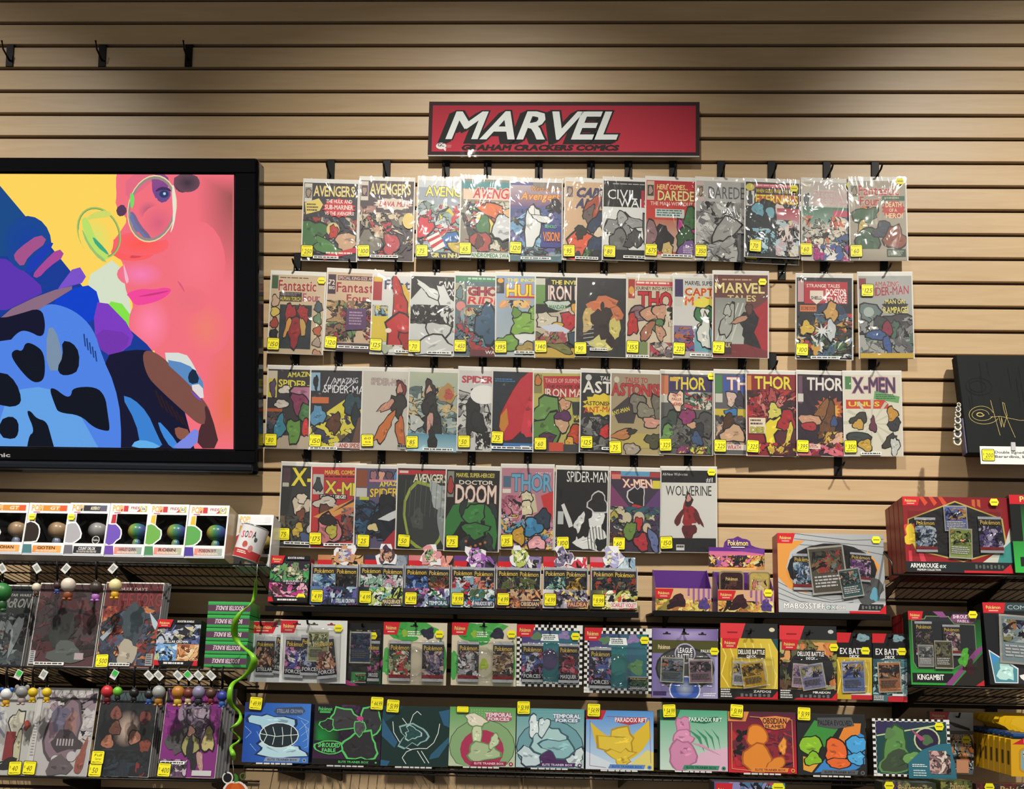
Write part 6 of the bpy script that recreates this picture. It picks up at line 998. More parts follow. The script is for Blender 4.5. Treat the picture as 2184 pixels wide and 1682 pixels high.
def in_window(t, w, h, cx, cy, rx, ry, packs, seed, oval=True):
    """contents seen through a box window, then the clear film over them"""
    for i, (x0, y0, x1, y1, pal, title, rot) in enumerate(packs):
        pw, ph = (x1-x0)/100*w, (y1-y0)/100*h
        p = pack_print(pw, ph, pal, seed+i, title) if title is not None else Print(pw, ph, -0.0004, seed+i)
        if title is None: p.R(0, 0, 100, 100, '#b8b4ac'); p.R(4, 4, 96, 96, '#'+pal.split()[0]); p.K(6, 10, 94, 56, pal, 18, 16, 0.3); p.lines(10, 62, 90, 88, 4, '#d8d8d8')
        o = p.build('foil_pack' if title is not None else 'trading_card', FOIL, t); o.location = ((x0+x1)/200*w-w/2, -0.0016-0.0012*i, h*(1-y1/100)); o.rotation_euler = (0, rad(rot), 0)
    n = 24; V = [((cx/100-0.5)*w+rx/100*w*math.cos(2*PI*k/n), -0.0075, h*(1-cy/100)+ry/100*h*math.sin(2*PI*k/n)) for k in range(n)] if oval else [((cx+sx*rx)/100*w-w/2, -0.0075, h*(1-(cy+sy*ry)/100)) for sx, sy in ((-1, 1), (1, 1), (1, -1), (-1, -1))]
    mesh('window_film', V, [tuple(range(len(V)))], BLIS, t)
in_window(t, w, h, 51, 45, 42, 33, [(14, 26, 34, 72, '6a8ab0 8ab0c8 3c4c64 c8d4dc', '', 0), (66, 24, 86, 60, '5c3c6c 8a5c90 3c2c48 c8b0c8', '', 4), (32, 16, 66, 76, '5c5448 8a6c4c 3c4c48 2c3430 a83c38 7a8480', None, -6), (60, 44, 80, 80, '3c5c5c 6a8a88 c89478 2c3c44', None, -10)], 365)
hexsticker(t, w*0.43, h*0.93, -0.003)

# ------------------------------------------------------------------ hanging blister packs
def peg(px, py, d, label):
    p = at(px, py, d); t = thing('peg_hook', label, 'hook', (p.x, -0.001, p.z), group='peg hooks for the hanging packs')
    L = d+0.022; boxobj('plate', (-0.012, 0.012, -0.004, 0, -0.045, 0.014), BLACK, t, bev=0.001)
    tube('prong', [(0, -0.003, 0), (0, -L+0.008, 0), (0, -L, 0.012)], 0.003, BLACK, t)
def hangcard(name, label, quad, d, ops, packs, seed, dome=None, side='#d8d8d8', n_back=0, thick=0.0015, peg_at=None, sale=None, dx=-0.003):
    xl, yt, xr, yb = quad; base, w, h = place(xl, xr, yb, yt, d, 0)
    t = thing(name, label, 'card pack', base, (0, 0, 0), 'hanging packs')
    boxobj('card', (-w/2, w/2, 0.0003, 0.0003+thick, 0, h), mat(side, 0.4), t, bev=0.0006)
    p = Print(w, h, -0.0001, seed); p.run(ops); p.build('card_print', INKG, t)
    for i, (x0, y0, x1, y1, pal, title, rot) in enumerate(packs):
        pw, ph = (x1-x0)/100*w, (y1-y0)/100*h
        if title is None: q = Print(pw, ph, 0, seed+i+5); q.R(0, 0, 100, 100, '#c0bca8'); q.R(5, 4, 95, 96, '#'+pal.split()[0]); q.K(6, 10, 94, 52, pal, 18, 16, 0.3); q.lines(12, 60, 88, 86, 4, '#5c5c58')
        else: q = pack_print(pw, ph, pal, seed+i+5, title)
        o = q.build('foil_pack' if title is not None else 'trading_card', FOIL, t); o.location = ((x0+x1)/200*w-w/2, -0.003-0.0015*i, h*(1-y1/100)); o.rotation_euler = (0, rad(rot), 0)
    if dome:
        bm = bmesh.new(); x0, y0, x1, y1 = dome
        add_box(bm, (x0/100-0.5)*w, (x1/100-0.5)*w, -0.014, -0.0005, h*(1-y1/100), h*(1-y0/100), bev=0.006, seg=2)
        link(bpy.data.objects.new('blister', bm_mesh('blister', bm, BLIS, True)), t)
        if len(packs) and packs[0][5] is not None and len(dome) == 4 and seed in (406, 407, 404, 405):
            bm = bmesh.new(); add_ball(bm, ((0.0)*w, -0.012, h*0.36), w*0.19, 0.02, h*0.26, 16, 10); link(bpy.data.objects.new('bubble', bm_mesh('bubble', bm, BLIS, True)), t)
    if sale: hexsticker(t, (sale[0]/100-0.5)*w, h*(1-sale[1]/100), -0.004)
    for k in range(n_back):
        c = thing(name, 'another hanging pack right behind the '+' '.join(label.split()[:9]), 'card pack', base+Vector((dx*(k+1), 0.018*(k+1), 0)), (0, 0, 0), 'packs behind the '+' '.join(label.split()[:9]))
        boxobj('card', (-w/2, w/2, 0.0003, 0.0003+thick, 0, h), mat(side, 0.4), c, bev=0.0006)
        p = Print(w, h, -0.0001, seed); p.run(ops[:6]); p.build('card_print', INKG, c)
    if peg_at: peg(peg_at[0], peg_at[1], d, 'black peg holding the '+' '.join(label.split()[:10]))
    return t, w, h
def slot(cx, cy, c='#1c1c1e'): return [('R', cx-6, cy-0.9, cx+6, cy+0.9, c), ('E', cx, cy-1.2, 2.2, 2.2, c)]
hangcard('blister_pack', 'white hanging pack with bronze foil, half hidden beside the green boxes', (528, 1325, 668, 1455), 0.17, [bg('#ccd0d2'), *logo(0, 1, 44, 20, slant=8), *slot(38, 8, '#3c1418')], [(12, 28, 40, 88, 'c89478 5c3c30 e0b898 3c2c28', 'STELLAR', 0), (38, 22, 64, 86, '4c4c50 8a8c90 2c2c30 b0b0b4', 'STELLAR', 5)], 401, (10, 22, 92, 92), sale=None, peg_at=(560, 1334))
hangcard('blister_pack', 'white hanging pack with three foils behind one trading card', (595, 1322, 737, 1456), 0.2, [bg('#d4d6d6'), *logo(0, 1, 26, 21, slant=6), *slot(24, 7, '#3c1418'), *slot(50, 7, '#3c3c40'), *slot(76, 7, '#8a2c34')], [(7, 28, 36, 92, '5c5cb0 c87ab0 e4e4ec 3c3c58', 'FORCES', 2), (32, 24, 62, 88, '3c4c84 6c7cb0 2c2c44 a8b0d0', 'FORCES', 0), (58, 26, 88, 92, 'b8846c e0c0a8 3c2c2c 8a4c44', 'FORCES', -7), (42, 17, 74, 66, '8a9068 a8b088 5c6444 c8c8a0', None, 0)], 402, (5, 12, 92, 95), sale=(87, 12), peg_at=(659, 1330))
hangcard('blister_pack', 'black hanging pack with blue trading card, partly covered by the white pack', (702, 1328, 818, 1462), 0.18, [bg('#141416'), ('P', [(20, 96), (30, 90), (56, 100), (40, 100)], '#b03c84'), ('R', 40, 78, 66, 96, '#3c8a4c'), ('R', 70, 74, 94, 96, '#2c7a3c'), ('P', [(92, 62), (100, 54), (100, 62), (94, 70)], '#a83c7c')], [(48, 80, 68, 95, '3c8a4c 2c5c34 5ca06c', '', 0), (70, 28, 92, 92, '2c3430 5c4c54 b85c94 3c7a48', 'SHROUDED', 0), (36, 14, 76, 64, '2c3c58 8a5c90 3c4c6c 1c2430', None, 0)], 403, (30, 10, 94, 95), side='#161618', sale=(78, 20), peg_at=(775, 1336))
GC = [bg('#cfc6ae'), ('B', 30, 16, 26, 16, '#3c9a44', 20, None, 0.3), ('B', 58, 10, 26, 12, '#48a04c', 0, None, 0.3), ('B', 90, 60, 10, 30, '#3c8a44', 0, None, 0.3), ('B', 6, 66, 9, 22, '#4ca050', 0, None), *logo(0, 0, 26, 20, slant=5), *slot(48, 6), ('lines', 38, 14, 58, 24, 3, '#e4ecd8'), ('B', 34, 18, 5, 6, '#8ab03c', 0, None), ('B', 70, 17, 10, 9, '#2c2c3c', 0, None)]
hangcard('blister_pack', 'green and cream hanging pack with clear centre, beside the black pack', (815, 1327, 951, 1460), 0.2, GC, [(10, 30, 44, 94, 'a8b088 c83c44 e4e4d0 5c6c48', '', 0), (62, 30, 96, 94, '5c5c78 8a7c98 3c3448 c8b0a8', '', 0)], 404, (8, 28, 96, 96), side='#e0dcd0', n_back=1, sale=(88, 18), peg_at=(888, 1334))
hangcard('blister_pack', 'green and cream hanging pack with a lime figure in its bubble', (962, 1328, 1100, 1462), 0.2, GC+[('B', 50, 66, 7, 9, '#a0b838', 0, None)], [(10, 30, 42, 94, 'c8c8cc a8a8b0 8a5c5c e4e4ec', '', 0), (64, 30, 96, 94, 'b8a088 d8c8a8 8a6c4c 5c4c48', '', 0)], 405, (8, 28, 96, 96), side='#e0dcd0', n_back=1, sale=(92, 17), peg_at=(1033, 1335))
def checks(n, m, t=6):
    out = [bg('#17171a')]
    for i in range(n):
        for r in range(2):
            if (i+r) % 2 == 0:
                out.append(('R', i*100/n, r*t/2, (i+1)*100/n, (r+1)*t/2, '#e4e4e0')); out.append(('R', i*100/n, 100-(r+1)*t/2, (i+1)*100/n, 100-r*t/2, '#e4e4e0'))
    for j in range(m):
        for r in range(2):
            if (j+r) % 2 == 0:
                out.append(('R', r*t/2, j*100/m, (r+1)*t/2, (j+1)*100/m, '#e4e4e0')); out.append(('R', 100-(r+1)*t/2, j*100/m, 100-r*t/2, (j+1)*100/m, '#e4e4e0'))
    return out
CHK = [*checks(22, 22, 9), ('GH', 7, 9, 93, 92, '#4c3c7c', '#2c6c78'), ('R', 40, 26, 64, 92, '#2c6c74'), *logo(0, 0, 27, 20, slant=5), ('P', [(38, 15), (62, 15), (64, 26), (36, 26)], '#e8ecec'), ('lines', 40, 17, 60, 25, 3, '#3c4c4c'), ('B', 30, 19, 8, 6, '#5c7c58', 0, None), ('B', 72, 17, 9, 7, '#8a78a8', 0, None)]
hangcard('blister_pack', 'checkered hanging pack with dark purple ball in its bubble', (1101, 1332, 1241, 1464), 0.2, CHK+[('E', 50, 56, 13, 18, '#443c64')], [(8, 30, 40, 93, '5c6cb0 c0688c c8d0dc 3c3c54', 'FORCES', 0), (64, 30, 94, 93, '8a2c3c 5c6c8a 3c3c4c c86c78', 'MASQUER', 0)], 406, (7, 28, 95, 94), side='#e0e0e0', n_back=1, sale=(89, 18), peg_at=(1172, 1337), dx=0.003)
hangcard('blister_pack', 'checkered hanging pack with teal ball and green pouch', (1245, 1339, 1389, 1478), 0.2, CHK+[('E', 50, 56, 14, 18, '#2c7474'), ('B', 78, 60, 11, 11, '#5c8a5c', 0, None)], [(8, 30, 40, 93, '5c6cb0 c0688c c8d0dc 3c3c54', 'FORCES', 0), (66, 74, 94, 93, '5c7c5c 3c5448', 'MASQUER', 0)], 407, (7, 28, 95, 94), side='#e0e0e0', n_back=1, sale=(89, 18), peg_at=(1318, 1344), dx=0.003)
hangcard('battle_deck', 'purple hanging box with two card stacks and round blue picture', (1390, 1340, 1531, 1488), 0.2, [('GH', 0, 0, 100, 100, '#7468a0', '#a09cc8'), ('SE', 50, 8, 60, 16, '#b0a0d0', '#6c5c98'), ('R', 0, 17, 100, 36, '#4c4c24'), *slot(22, 8), *slot(50, 8), *slot(76, 8), ('E', 50, 58, 45, 32, '#2c2c30'), ('E', 50, 58, 42, 29, '#48484c'), ('T', 'Pok\u00e9mon', 9, 24, 27, 30, '#d8c8a0', '#5c2c28'), ('E', 50, 36, 16, 15, '#b0acc4'), ('E', 50, 36, 14, 13, '#3c3c44'), ('T', 'LEAGUE', 39, 28, 61, 35, '#ececf0'), ('T', 'BATTLE', 39, 37, 61, 44, '#ececf0'), ('T', 'PALKIA', 74, 30, 92, 34, '#dcdce0'), ('E', 50, 88, 24, 20, '#e0e0ec'), ('E', 50, 88, 22, 18, '#3c5cb0'), ('SE', 50, 86, 14, 12, '#b8c0d0', '#4c64b0'), ('R', 2, 91, 22, 97, '#3c2c58'), ('lines', 78, 92, 98, 98, 2, '#e0e0ec')], [(12, 42, 48, 78, '5c6c78 8a8c98 b87858 3c4450', None, 2), (56, 44, 92, 78, '8a6c80 5c5058 b094a4 34343c', None, -2)], 408, (12, 38, 94, 84), side='#8a80b0', thick=0.012, sale=(94, 32), peg_at=(1457, 1347))
def deck(label, quad, yh, ops, packs, seed, sale, pegp, hang_ops):
    t, w, h = hangcard('battle_deck', label, quad, 0.205, ops, packs, seed, (18, 30, 92, 78), side='#1c1c1e', thick=0.03, sale=sale, peg_at=pegp)
    hh = at((quad[0]+quad[2])/2, yh, 0.205).z-t.location.z
    boxobj('hang_tab', (-w/2, w/2, 0.004, 0.0055, h-0.002, hh), mat('#1c1c1e', 0.4), t)
    p = Print(w, hh-h, 0.0037, seed, z0=h); p.run(hang_ops); p.build('tab_print', INKG, t)
def dfoot(name): return [('R', 0, 83, 100, 100, '#1c1c1e'), ('P', [(30, 84), (100, 84), (100, 100), (24, 100)], '#232325'), ('lines', 1, 84, 22, 99, 4, '#d8d8d8'), ('T', name, 58, 85.5, 88, 89, '#f0f0f0'), *icons(34, 91, 88, 96.5, 7), ('P', [(24, 100), (30, 97), (90, 97), (100, 86), (100, 100)], '#c8202c')]
HT = [('R', 0, 0, 100, 100, '#26282a'), ('P', [(0, 0), (44, 0), (36, 100), (0, 100)], '#d83840'), ('R', 12, 56, 30, 66, '#8a1820'), ('R', 44, 46, 60, 54, '#08080a')]
deck('yellow hanging deck box with lightning streaks', (1536, 1361, 1659, 1490), 1329, [('GH', 0, 0, 100, 100, '#c8a828', '#d8c048'), *[('line', [(0+i*14, 8), (10+i*14, 30+i*4), (2+i*16, 60), (16+i*13, 82)], 1.6, '#ecdc78') for i in range(7)], ('P', [(88, 0), (100, 0), (100, 20)], '#2c4c54'), ('R', 30, 16, 78, 33, '#2a2618'), ('T', 'DELUXE BATTLE', 31, 19, 77, 26, '#f0ece0'), ('T', 'DECK', 46, 28, 62, 32, '#e8e8e8'), *logo(3, 0, 33, 17, slant=5), *dfoot('ZAPDOS')], [(20, 38, 48, 78, 'b8b8c0 5c6ca0 d8b848 8a8c98', None, 3), (40, 38, 82, 80, 'c89c28 8a6820 e0c860 4c3c20', None, -10)], 409, None, (1598, 1350), HT+[('E', 90, 40, 5, 14, '#d8d0b0')])
deck('black hanging deck box with pale violet cards', (1663, 1364, 1785, 1492), 1334, [('GH', 0, 0, 100, 100, '#5c3c34', '#8a8c48'), (K_, 0, 4, 100, 84, '3c2c28 8a8450 c87c48 2c3028 5c5c44 d89a60 a8a878', 34, 12, 0.2), ('E', 54, 50, 40, 34, '#22222a'), ('R', 30, 18, 78, 34, '#1c1c20'), ('T', 'DELUXE BATTLE', 31, 20, 77, 27, '#f0ece8'), ('T', 'DECK', 46, 29, 62, 33, '#e8e8e8'), *logo(3, 0, 33, 17, slant=5), *dfoot('MIRAIDON')], [(20, 40, 46, 80, 'b898b8 c8a8c0 8a7c9c 5c4c6c', None, 4), (40, 40, 82, 82, '8a88b0 c0bcd4 5c5878 a8a05c', None, -10)], 410, (94, 12), (1722, 1353), HT+[('E', 90, 40, 5, 14, '#c0c0c0')])
deck('narrow yellow hanging deck box with blue card', (1786, 1370, 1860, 1491), 1349, [('GH', 0, 0, 100, 100, '#c0a028', '#d0b440'), *[('line', [(i*20, 30), (12+i*20, 60), (i*22, 90)], 2, '#e8d464') for i in range(5)], ('R', 0, 0, 100, 26, '#18181a'), ('T', 'EX BATTLE', 8, 10, 92, 20, '#e4e4e4'), ('T', 'DECK', 36, 22, 64, 27, '#f0f0f0'), ('R', 40, 88, 96, 92, '#e0d8c8'), ('R', 40, 92, 100, 100, '#c02430')], [(14, 32, 82, 88, '6a7ab0 3c4c84 c8ccd8 b89438', None, -3)], 411, (80, 14), (1822, 1358), [('R', 0, 0, 100, 100, '#1c1c1e'), ('P', [(0, 0), (42, 0), (34, 100), (0, 100)], '#c8242c'), ('B', 75, 50, 18, 40, '#7a9aa4', 0, None)])
deck('narrow teal hanging deck box with orange-brown card', (1862, 1371, 1935, 1496), 1351, [('GH', 0, 0, 100, 100, '#2c4c54', '#5c8a94'), (K_, 0, 24, 100, 88, '4c7a84 8ab4bc 2c3c44 c8dce0 3c5c64', 26, 12, 0.3), ('R', 0, 0, 100, 26, '#18181a'), ('T', 'EX BATTLE', 8, 10, 92, 20, '#e4e4e4'), ('T', 'DECK', 36, 22, 64, 27, '#f0f0f0'), ('R', 56, 86, 96, 90, '#e0e0e0'), ('R', 44, 91, 100, 100, '#c02430'), ('lines', 2, 90, 36, 99, 3, '#d8d8d8')], [(16, 32, 84, 84, 'b87850 3c2c28 d8a078 2c5c64', None, -3)], 412, (84, 14), (1898, 1360), [('R', 0, 0, 100, 100, '#1c1c1e'), ('P', [(0, 0), (42, 0), (34, 100), (0, 100)], '#c8242c'), ('B', 75, 50, 18, 40, '#7a9aa4', 0, None)])

# ------------------------------------------------------------------ bottom wire shelf with square boxes
wire_shelf('long bottom black wire shelf under the row of square boxes', 520, 2030, 1651, 0.31, 0.003, 0.016, lip=0.012, step=0.026, brackets=(590, 680, 900, 1110, 1340, 1600, 1850))
def etb(quad, label, side, top, ops, seed, st=None, strip=('#8a8c94', '#26262a'), yaw=0.0, n=0, txt=True):
    t, w, h = carton('trainer_box', label, 'box', quad, 0.30, 0.09, 5, side, ops+([('P', [(36, 91), (88, 91), (86, 98), (33, 98)], strip[0]), ('T', 'ELITE TRAINER BOX', 39, 93, 83, 96.4, strip[1]), ('E', 94, 95, 3.2, 3.4, strip[0]), ('E', 94, 95, 1.4, 1.5, strip[1])] if txt else []), seed, 'square boxes on the bottom shelf', yaw, top=top)
    q = Print(w*0.56, 0.004, -0.0008, 1, x0=-w*0.28, z0=-0.0045); q.lines(0, 0, 100, 100, 1, '#d8d8d8', 1.0, 0.05); q.build('shelf_tag', INK, t)
    if st: sticker(t, (st[0]/100-0.5)*w, h*(1-st[1]/100), st[2], -0.004, 0.034, 0.034, rad(st[3] if len(st) > 3 else 0))
    return t
etb((515, 1499, 657, 1626), 'blue square box with white-lined dark oval', '#20305c', '#1c2c54', [('GH', 0, 0, 100, 100, '#1c4ca8', '#3c78d0'), ('P', [(0, 0), (32, 0), (24, 16), (0, 16)], '#20306c'), *[('line', [(2+i*9, 40+(i*29) % 50), (12+i*9, 50+(i*31) % 44), (4+i*10, 60+(i*13) % 36)], 0.6, '#a8c4ec') for i in range(3)], *[('line', [(80+i*6, 22+i*6), (98, 30+i*14), (84+i*3, 44+i*10)], 0.6, '#a8c4ec') for i in range(4)], ('B', 44, 34, 34, 14, '#a8d0e4', 10, '#1c2c58', 0.4), ('B', 58, 78, 36, 12, '#b8dcec', 5, '#1c2c58', 0.4), ('E', 54, 54, 30, 22, '#dce8ec'), ('E', 54, 54, 28.5, 20.5, '#1c2c34'), *[('line', [(30+i*14, 40), (36+i*12, 54), (30+i*15, 70)], 1.0, '#e4ecec') for i in range(4)], ('line', [(26, 52), (50, 56), (82, 52)], 1.0, '#e4ecec'), ('P', [(48, 8), (86, 5), (92, 12), (86, 19), (50, 20), (44, 14)], '#3c4c6c'), ('T', 'STELLAR CROWN', 49, 10, 88, 16, '#8a98b0')], 501, (16, 1, '49.99', 4), ('#8a98b4', '#26304a'))
etb((665, 1503, 810, 1631), 'black square box with neon green outlines and lettering', '#18141c', '#1c1820', [bg('#1c1620'), ('SE', 10, 54, 30, 30, '#1c8a3c', '#1c1620'), ('G', 0, 60, 100, 92, '#241a2c', '#3c1c40'), (K_, 40, 0, 100, 90, '34223c 4c2c54 2a1c30', 14, 12, 0.3), ('B', 44, 26, 24, 18, '#3a3a3e', 0, '#58c868', 0.3), ('B', 84, 28, 13, 26, '#34343a', 0, '#58c868', 0.3), ('B', 72, 70, 24, 22, '#2c2c30', 0, '#58c868', 0.4), ('B', 68, 38, 8, 12, '#4c4c50', 0, '#58c868', 0.3), ('E', 68, 22, 5, 4, '#c0408c'), ('B', 20, 34, 9, 10, '#2c2c30', 0, '#58c868', 0.3), ('P', [(4, 3), (30, 3), (24, 14), (4, 14)], '#241c28'), ('T', 'Pok\u00e9mon', 6, 4, 26, 10, '#58c868'), ('R', 8, 11, 24, 14, '#48b058'), ('B', 24, 71, 20, 10, '#241c28', 0, '#58c868', 0.1), ('T', 'SHROUDED', 8, 64, 40, 71, '#68d878'), ('T', 'FABLE', 14, 73, 34, 79, '#68d878'), ('R', 0, 90, 100, 100, '#141016')], 502, (92, -4, '44.99', 2), ('#141016', '#58c868'))
etb((811, 1506, 955, 1634), 'dark teal square box with thin white curves', '#16282c', '#182a30', [bg('#16302e'), ('P', [(0, 0), (30, 0), (24, 12), (0, 30)], '#1c4450'), ('P', [(0, 20), (12, 40), (24, 60), (20, 70), (0, 50)], '#2c5c80'), ('P', [(100, 4), (84, 8), (92, 30), (100, 34)], '#2c5c80'), ('P', [(0, 90), (14, 92), (10, 100), (0, 100)], '#2c5c80'), ('P', [(100, 60), (86, 84), (72, 88), (74, 80), (100, 50)], '#2c5c78'), ('line', [(16, 26), (18, 44), (26, 58), (34, 68), (44, 72), (56, 70), (68, 70), (78, 60), (84, 44), (86, 28)], 1.1, '#e4ecec'), ('line', [(38, 96), (32, 86), (38, 76), (46, 72)], 1.1, '#e4ecec'), ('line', [(54, 74), (66, 94)], 1.1, '#e4ecec'), ('line', [(60, 74), (72, 94)], 1.1, '#e4ecec'), ('line', [(30, 20), (40, 34), (46, 14), (52, 8), (58, 14)], 1.0, '#e4ecec'), ('B', 46, 50, 20, 16, '#1c3c3c', 0, '#8ab0b0', 0.5), ('B', 46, 44, 10, 10, '#244c4c', 0, '#a8c8c4', 0.5)], 503, (15, 0, '51.99', 3), ('#16302e', '#16302e'), txt=False)
t = etb((956, 1508, 1098, 1634), 'green square box with magenta circle and cream shape', '#3c5c3c', '#40684a', [('G', 0, 0, 100, 100, '#5c9c58', '#c0ccb0'), ('E', 50, 66, 50, 46, '#3c4c34'), ('E', 50, 66, 49, 45, '#84a878'), ('E', 50, 72, 33, 34, '#a83458'), *[('R', 32+(i % 10)*4, 4+(i//10)*4, 33.5+(i % 10)*4, 5.5+(i//10)*4, '#98c888') for i in range(40)], ('B', 40, 22, 15, 10, '#dcd8c4', 20, '#6c8a5c', 0.3), ('B', 42, 48, 7, 18, '#c8d4b0', 0, '#6c8a5c', 0.2), ('B', 52, 76, 24, 15, '#a8bc94', 0, '#6c8a5c', 0.3), ('B', 68, 58, 6, 12, '#c0d0ac', 20, '#6c8a5c', 0.3), ('P', [(54, 8), (92, 8), (94, 20), (86, 24), (56, 22)], '#a85c74'), ('T', 'TEMPORAL', 54, 9, 94, 15.5, '#f0e4e8'), ('T', 'FORCES', 58, 17, 90, 22, '#f0e4e8')], 504, None, ('#94284c', '#ecc8d0'))
sticker(t, -0.055, 0.152, '', -0.004, 0.032, 0.016)
etb((1100, 1511, 1245, 1637), 'teal square box with a purple-shadowed pale shape in a circle', '#34545c', '#3c606c', [('G', 0, 0, 100, 100, '#5c9aa0', '#b0c8cc'), *[('line', [(4, 6+i*5), (96, 4+i*5)], 0.5, '#7cb4b8') for i in range(8)], ('E', 50, 66, 50, 47, '#22343c'), ('E', 50, 66, 48.8, 45.8, '#6c9ca8'), ('B', 54, 82, 34, 14, '#4c2c5c', 0, None, 0.6), ('B', 22, 76, 18, 22, '#c0d4dc', 0, '#2c3c48', 0.7), ('B', 88, 84, 14, 14, '#c8d8dc', 0, '#2c3c48', 0.7), ('B', 46, 52, 26, 20, '#a8ccd0', -10, '#3c5c68', 0.3), ('B', 62, 66, 24, 14, '#8ab8c0', 10, '#3c5c68', 0.4), ('B', 26, 32, 8, 18, '#d8e8ec', 10, '#3c4c58', 0.4), ('B', 40, 30, 7, 16, '#c8dce0', 20, '#3c4c58', 0.4), ('P', [(54, 8), (92, 8), (94, 20), (86, 24), (56, 22)], '#5c7c94'), ('T', 'TEMPORAL', 54, 9, 94, 15.5, '#f0f0f4'), ('T', 'FORCES', 58, 17, 90, 22, '#f0f0f4')], 505, (10, -1, '51.99', -1), ('#44285c', '#d8ccdc'))
etb((1249, 1515, 1394, 1641), 'sky blue square box with spreading yellow shape', '#2c3c60', '#30405c', [('G', 0, 0, 100, 100, '#4c8cd0', '#c0d8ec'), ('P', [(0, 0), (30, 0), (24, 16), (0, 16)], '#b82c3c'), ('P', [(0, 70), (40, 90), (100, 84), (100, 100), (0, 100)], '#d0dce8'), ('P', [(64, 92), (90, 66), (100, 70), (100, 100)], '#dcd078'), ('P', [(6, 20), (20, 34), (32, 44), (46, 36), (56, 34), (68, 42), (82, 28), (94, 14), (96, 44), (84, 66), (72, 78), (56, 88), (46, 82), (30, 72), (14, 56)], '#d8b834'), ('B', 48, 54, 24, 20, '#dcc040', 0, '#b08c28', 0.5), ('B', 52, 80, 14, 14, '#dcc040', 0, '#b08c28', 0.7), ('line', [(6, 18), (6, 94), (30, 97)], 0.7, '#8a3c6c'), ('line', [(30, 10), (94, 12), (96, 88)], 0.7, '#8a3c6c'), ('P', [(44, 14), (86, 10), (90, 18), (64, 24), (46, 20)], '#a83c50'), ('T', 'PARADOX RIFT', 43, 12, 90, 19, '#f0e8ec', '#a83c50')], 506, (11, 0, '54.99', 1), ('#5c88c8', '#2c4c8c'))
etb((1408, 1514, 1552, 1643), 'mint green square box with pink upright shape', '#204c3c', '#28604a', [('G', 0, 0, 100, 100, '#4ca480', '#c8dcd0'), ('P', [(0, 0), (30, 0), (24, 18), (0, 18)], '#1c5c44'), *[('P', [(40+i*12, 30), (60+i*9, 44), (66+i*8, 70), (56+i*10, 48)], '#3c8a68') for i in range(4)], ('P', [(60, 70), (100, 60), (100, 100), (46, 100)], '#d8b0c8'), ('B', 34, 30, 9, 18, '#d08ab0', 0, '#a86c90', 0.3), ('B', 34, 46, 14, 12, '#d894b8', 0, '#a86c90', 0.3), ('B', 34, 76, 19, 24, '#cc88ac', 0, '#a86c90', 0.25), ('P', [(46, 54), (62, 56), (90, 74), (72, 66)], '#d090b4'), ('P', [(44, 14), (86, 10), (92, 16), (66, 22), (46, 20)], '#1c6c4c'), ('T', 'PARADOX RIFT', 43, 12, 92, 18.5, '#e0ece4', '#1c6c4c')], 507, (14, 2, '54.99', -3), ('#3c8a6c', '#163c2c'), yaw=-2)
etb((1554, 1518, 1700, 1648), 'dark red square box with plain orange shape', '#381c20', '#34282c', [('G', 0, 0, 100, 100, '#4c2034', '#c82434'), ('P', [(0, 0), (31, 0), (26, 16), (0, 16)], '#d8884c'), (K_, 6, 30, 94, 90, '5c2c3c 8a2838 b02c38 6c2434', 18, 16, 0.0), ('B', 42, 40, 14, 17, '#e08830', 0, '#a85820', 0.12), ('B', 42, 76, 20, 22, '#dc8630', 0, '#a85820', 0.12), ('B', 70, 84, 14, 8, '#dc8630', -25, '#a85820', 0.15), ('B', 80, 56, 5, 13, '#e49840', 5, '#a85820', 0.3), ('line', [(5, 18), (5, 94), (38, 97)], 0.9, '#e0a070'), ('line', [(32, 8), (94, 12), (95, 90)], 0.9, '#e0a070'), ('P', [(46, 9), (70, 6), (92, 9), (86, 18), (84, 26), (68, 29), (54, 26), (50, 16)], '#d8884c'), ('T', 'OBSIDIAN', 51, 10, 86, 19, '#2c1818'), ('T', 'FLAMES', 55, 21, 82, 26, '#2c1818')], 508, (12, -1, '51.99', 4), ('#e08840', '#5c2c18'))
etb((1702, 1523, 1849, 1653), 'dark grey square box with green, orange and blue stripes', '#1c1e20', '#2c2e30', [bg('#222426'), ('P', [(26, 10), (60, 24), (40, 54), (8, 40)], '#3c8a3c'), ('P', [(72, 14), (94, 14), (92, 30), (64, 66), (56, 50)], '#dc8434'), ('P', [(92, 30), (98, 34), (98, 80), (84, 90), (24, 96), (40, 74)], '#3c84cc'), ('P', [(8, 70), (34, 76), (20, 96), (8, 92)], '#e0a040'), ('B', 20, 52, 16, 16, '#8abc30', 0, '#1c2014', 0.25), ('B', 22, 74, 11, 10, '#84b82c', 0, '#1c2014', 0.3), ('B', 56, 60, 15, 20, '#e06830', 0, '#241814', 0.2), ('B', 60, 80, 16, 8, '#e06830', 0, '#241814', 0.2), ('B', 86, 50, 14, 15, '#48a0dc', 0, '#14202c', 0.2), ('B', 86, 72, 11, 10, '#50a8e0', 0, '#14202c', 0.3), ('P', [(30, 6), (80, 4), (84, 18), (56, 24), (30, 20)], '#4c5054'), ('T', 'PALDEA EVOLVED', 31, 10, 80, 18, '#1a1c1e')], 509, (10, 0, '51.99', 2), ('#5c6064', '#1c1e20'))
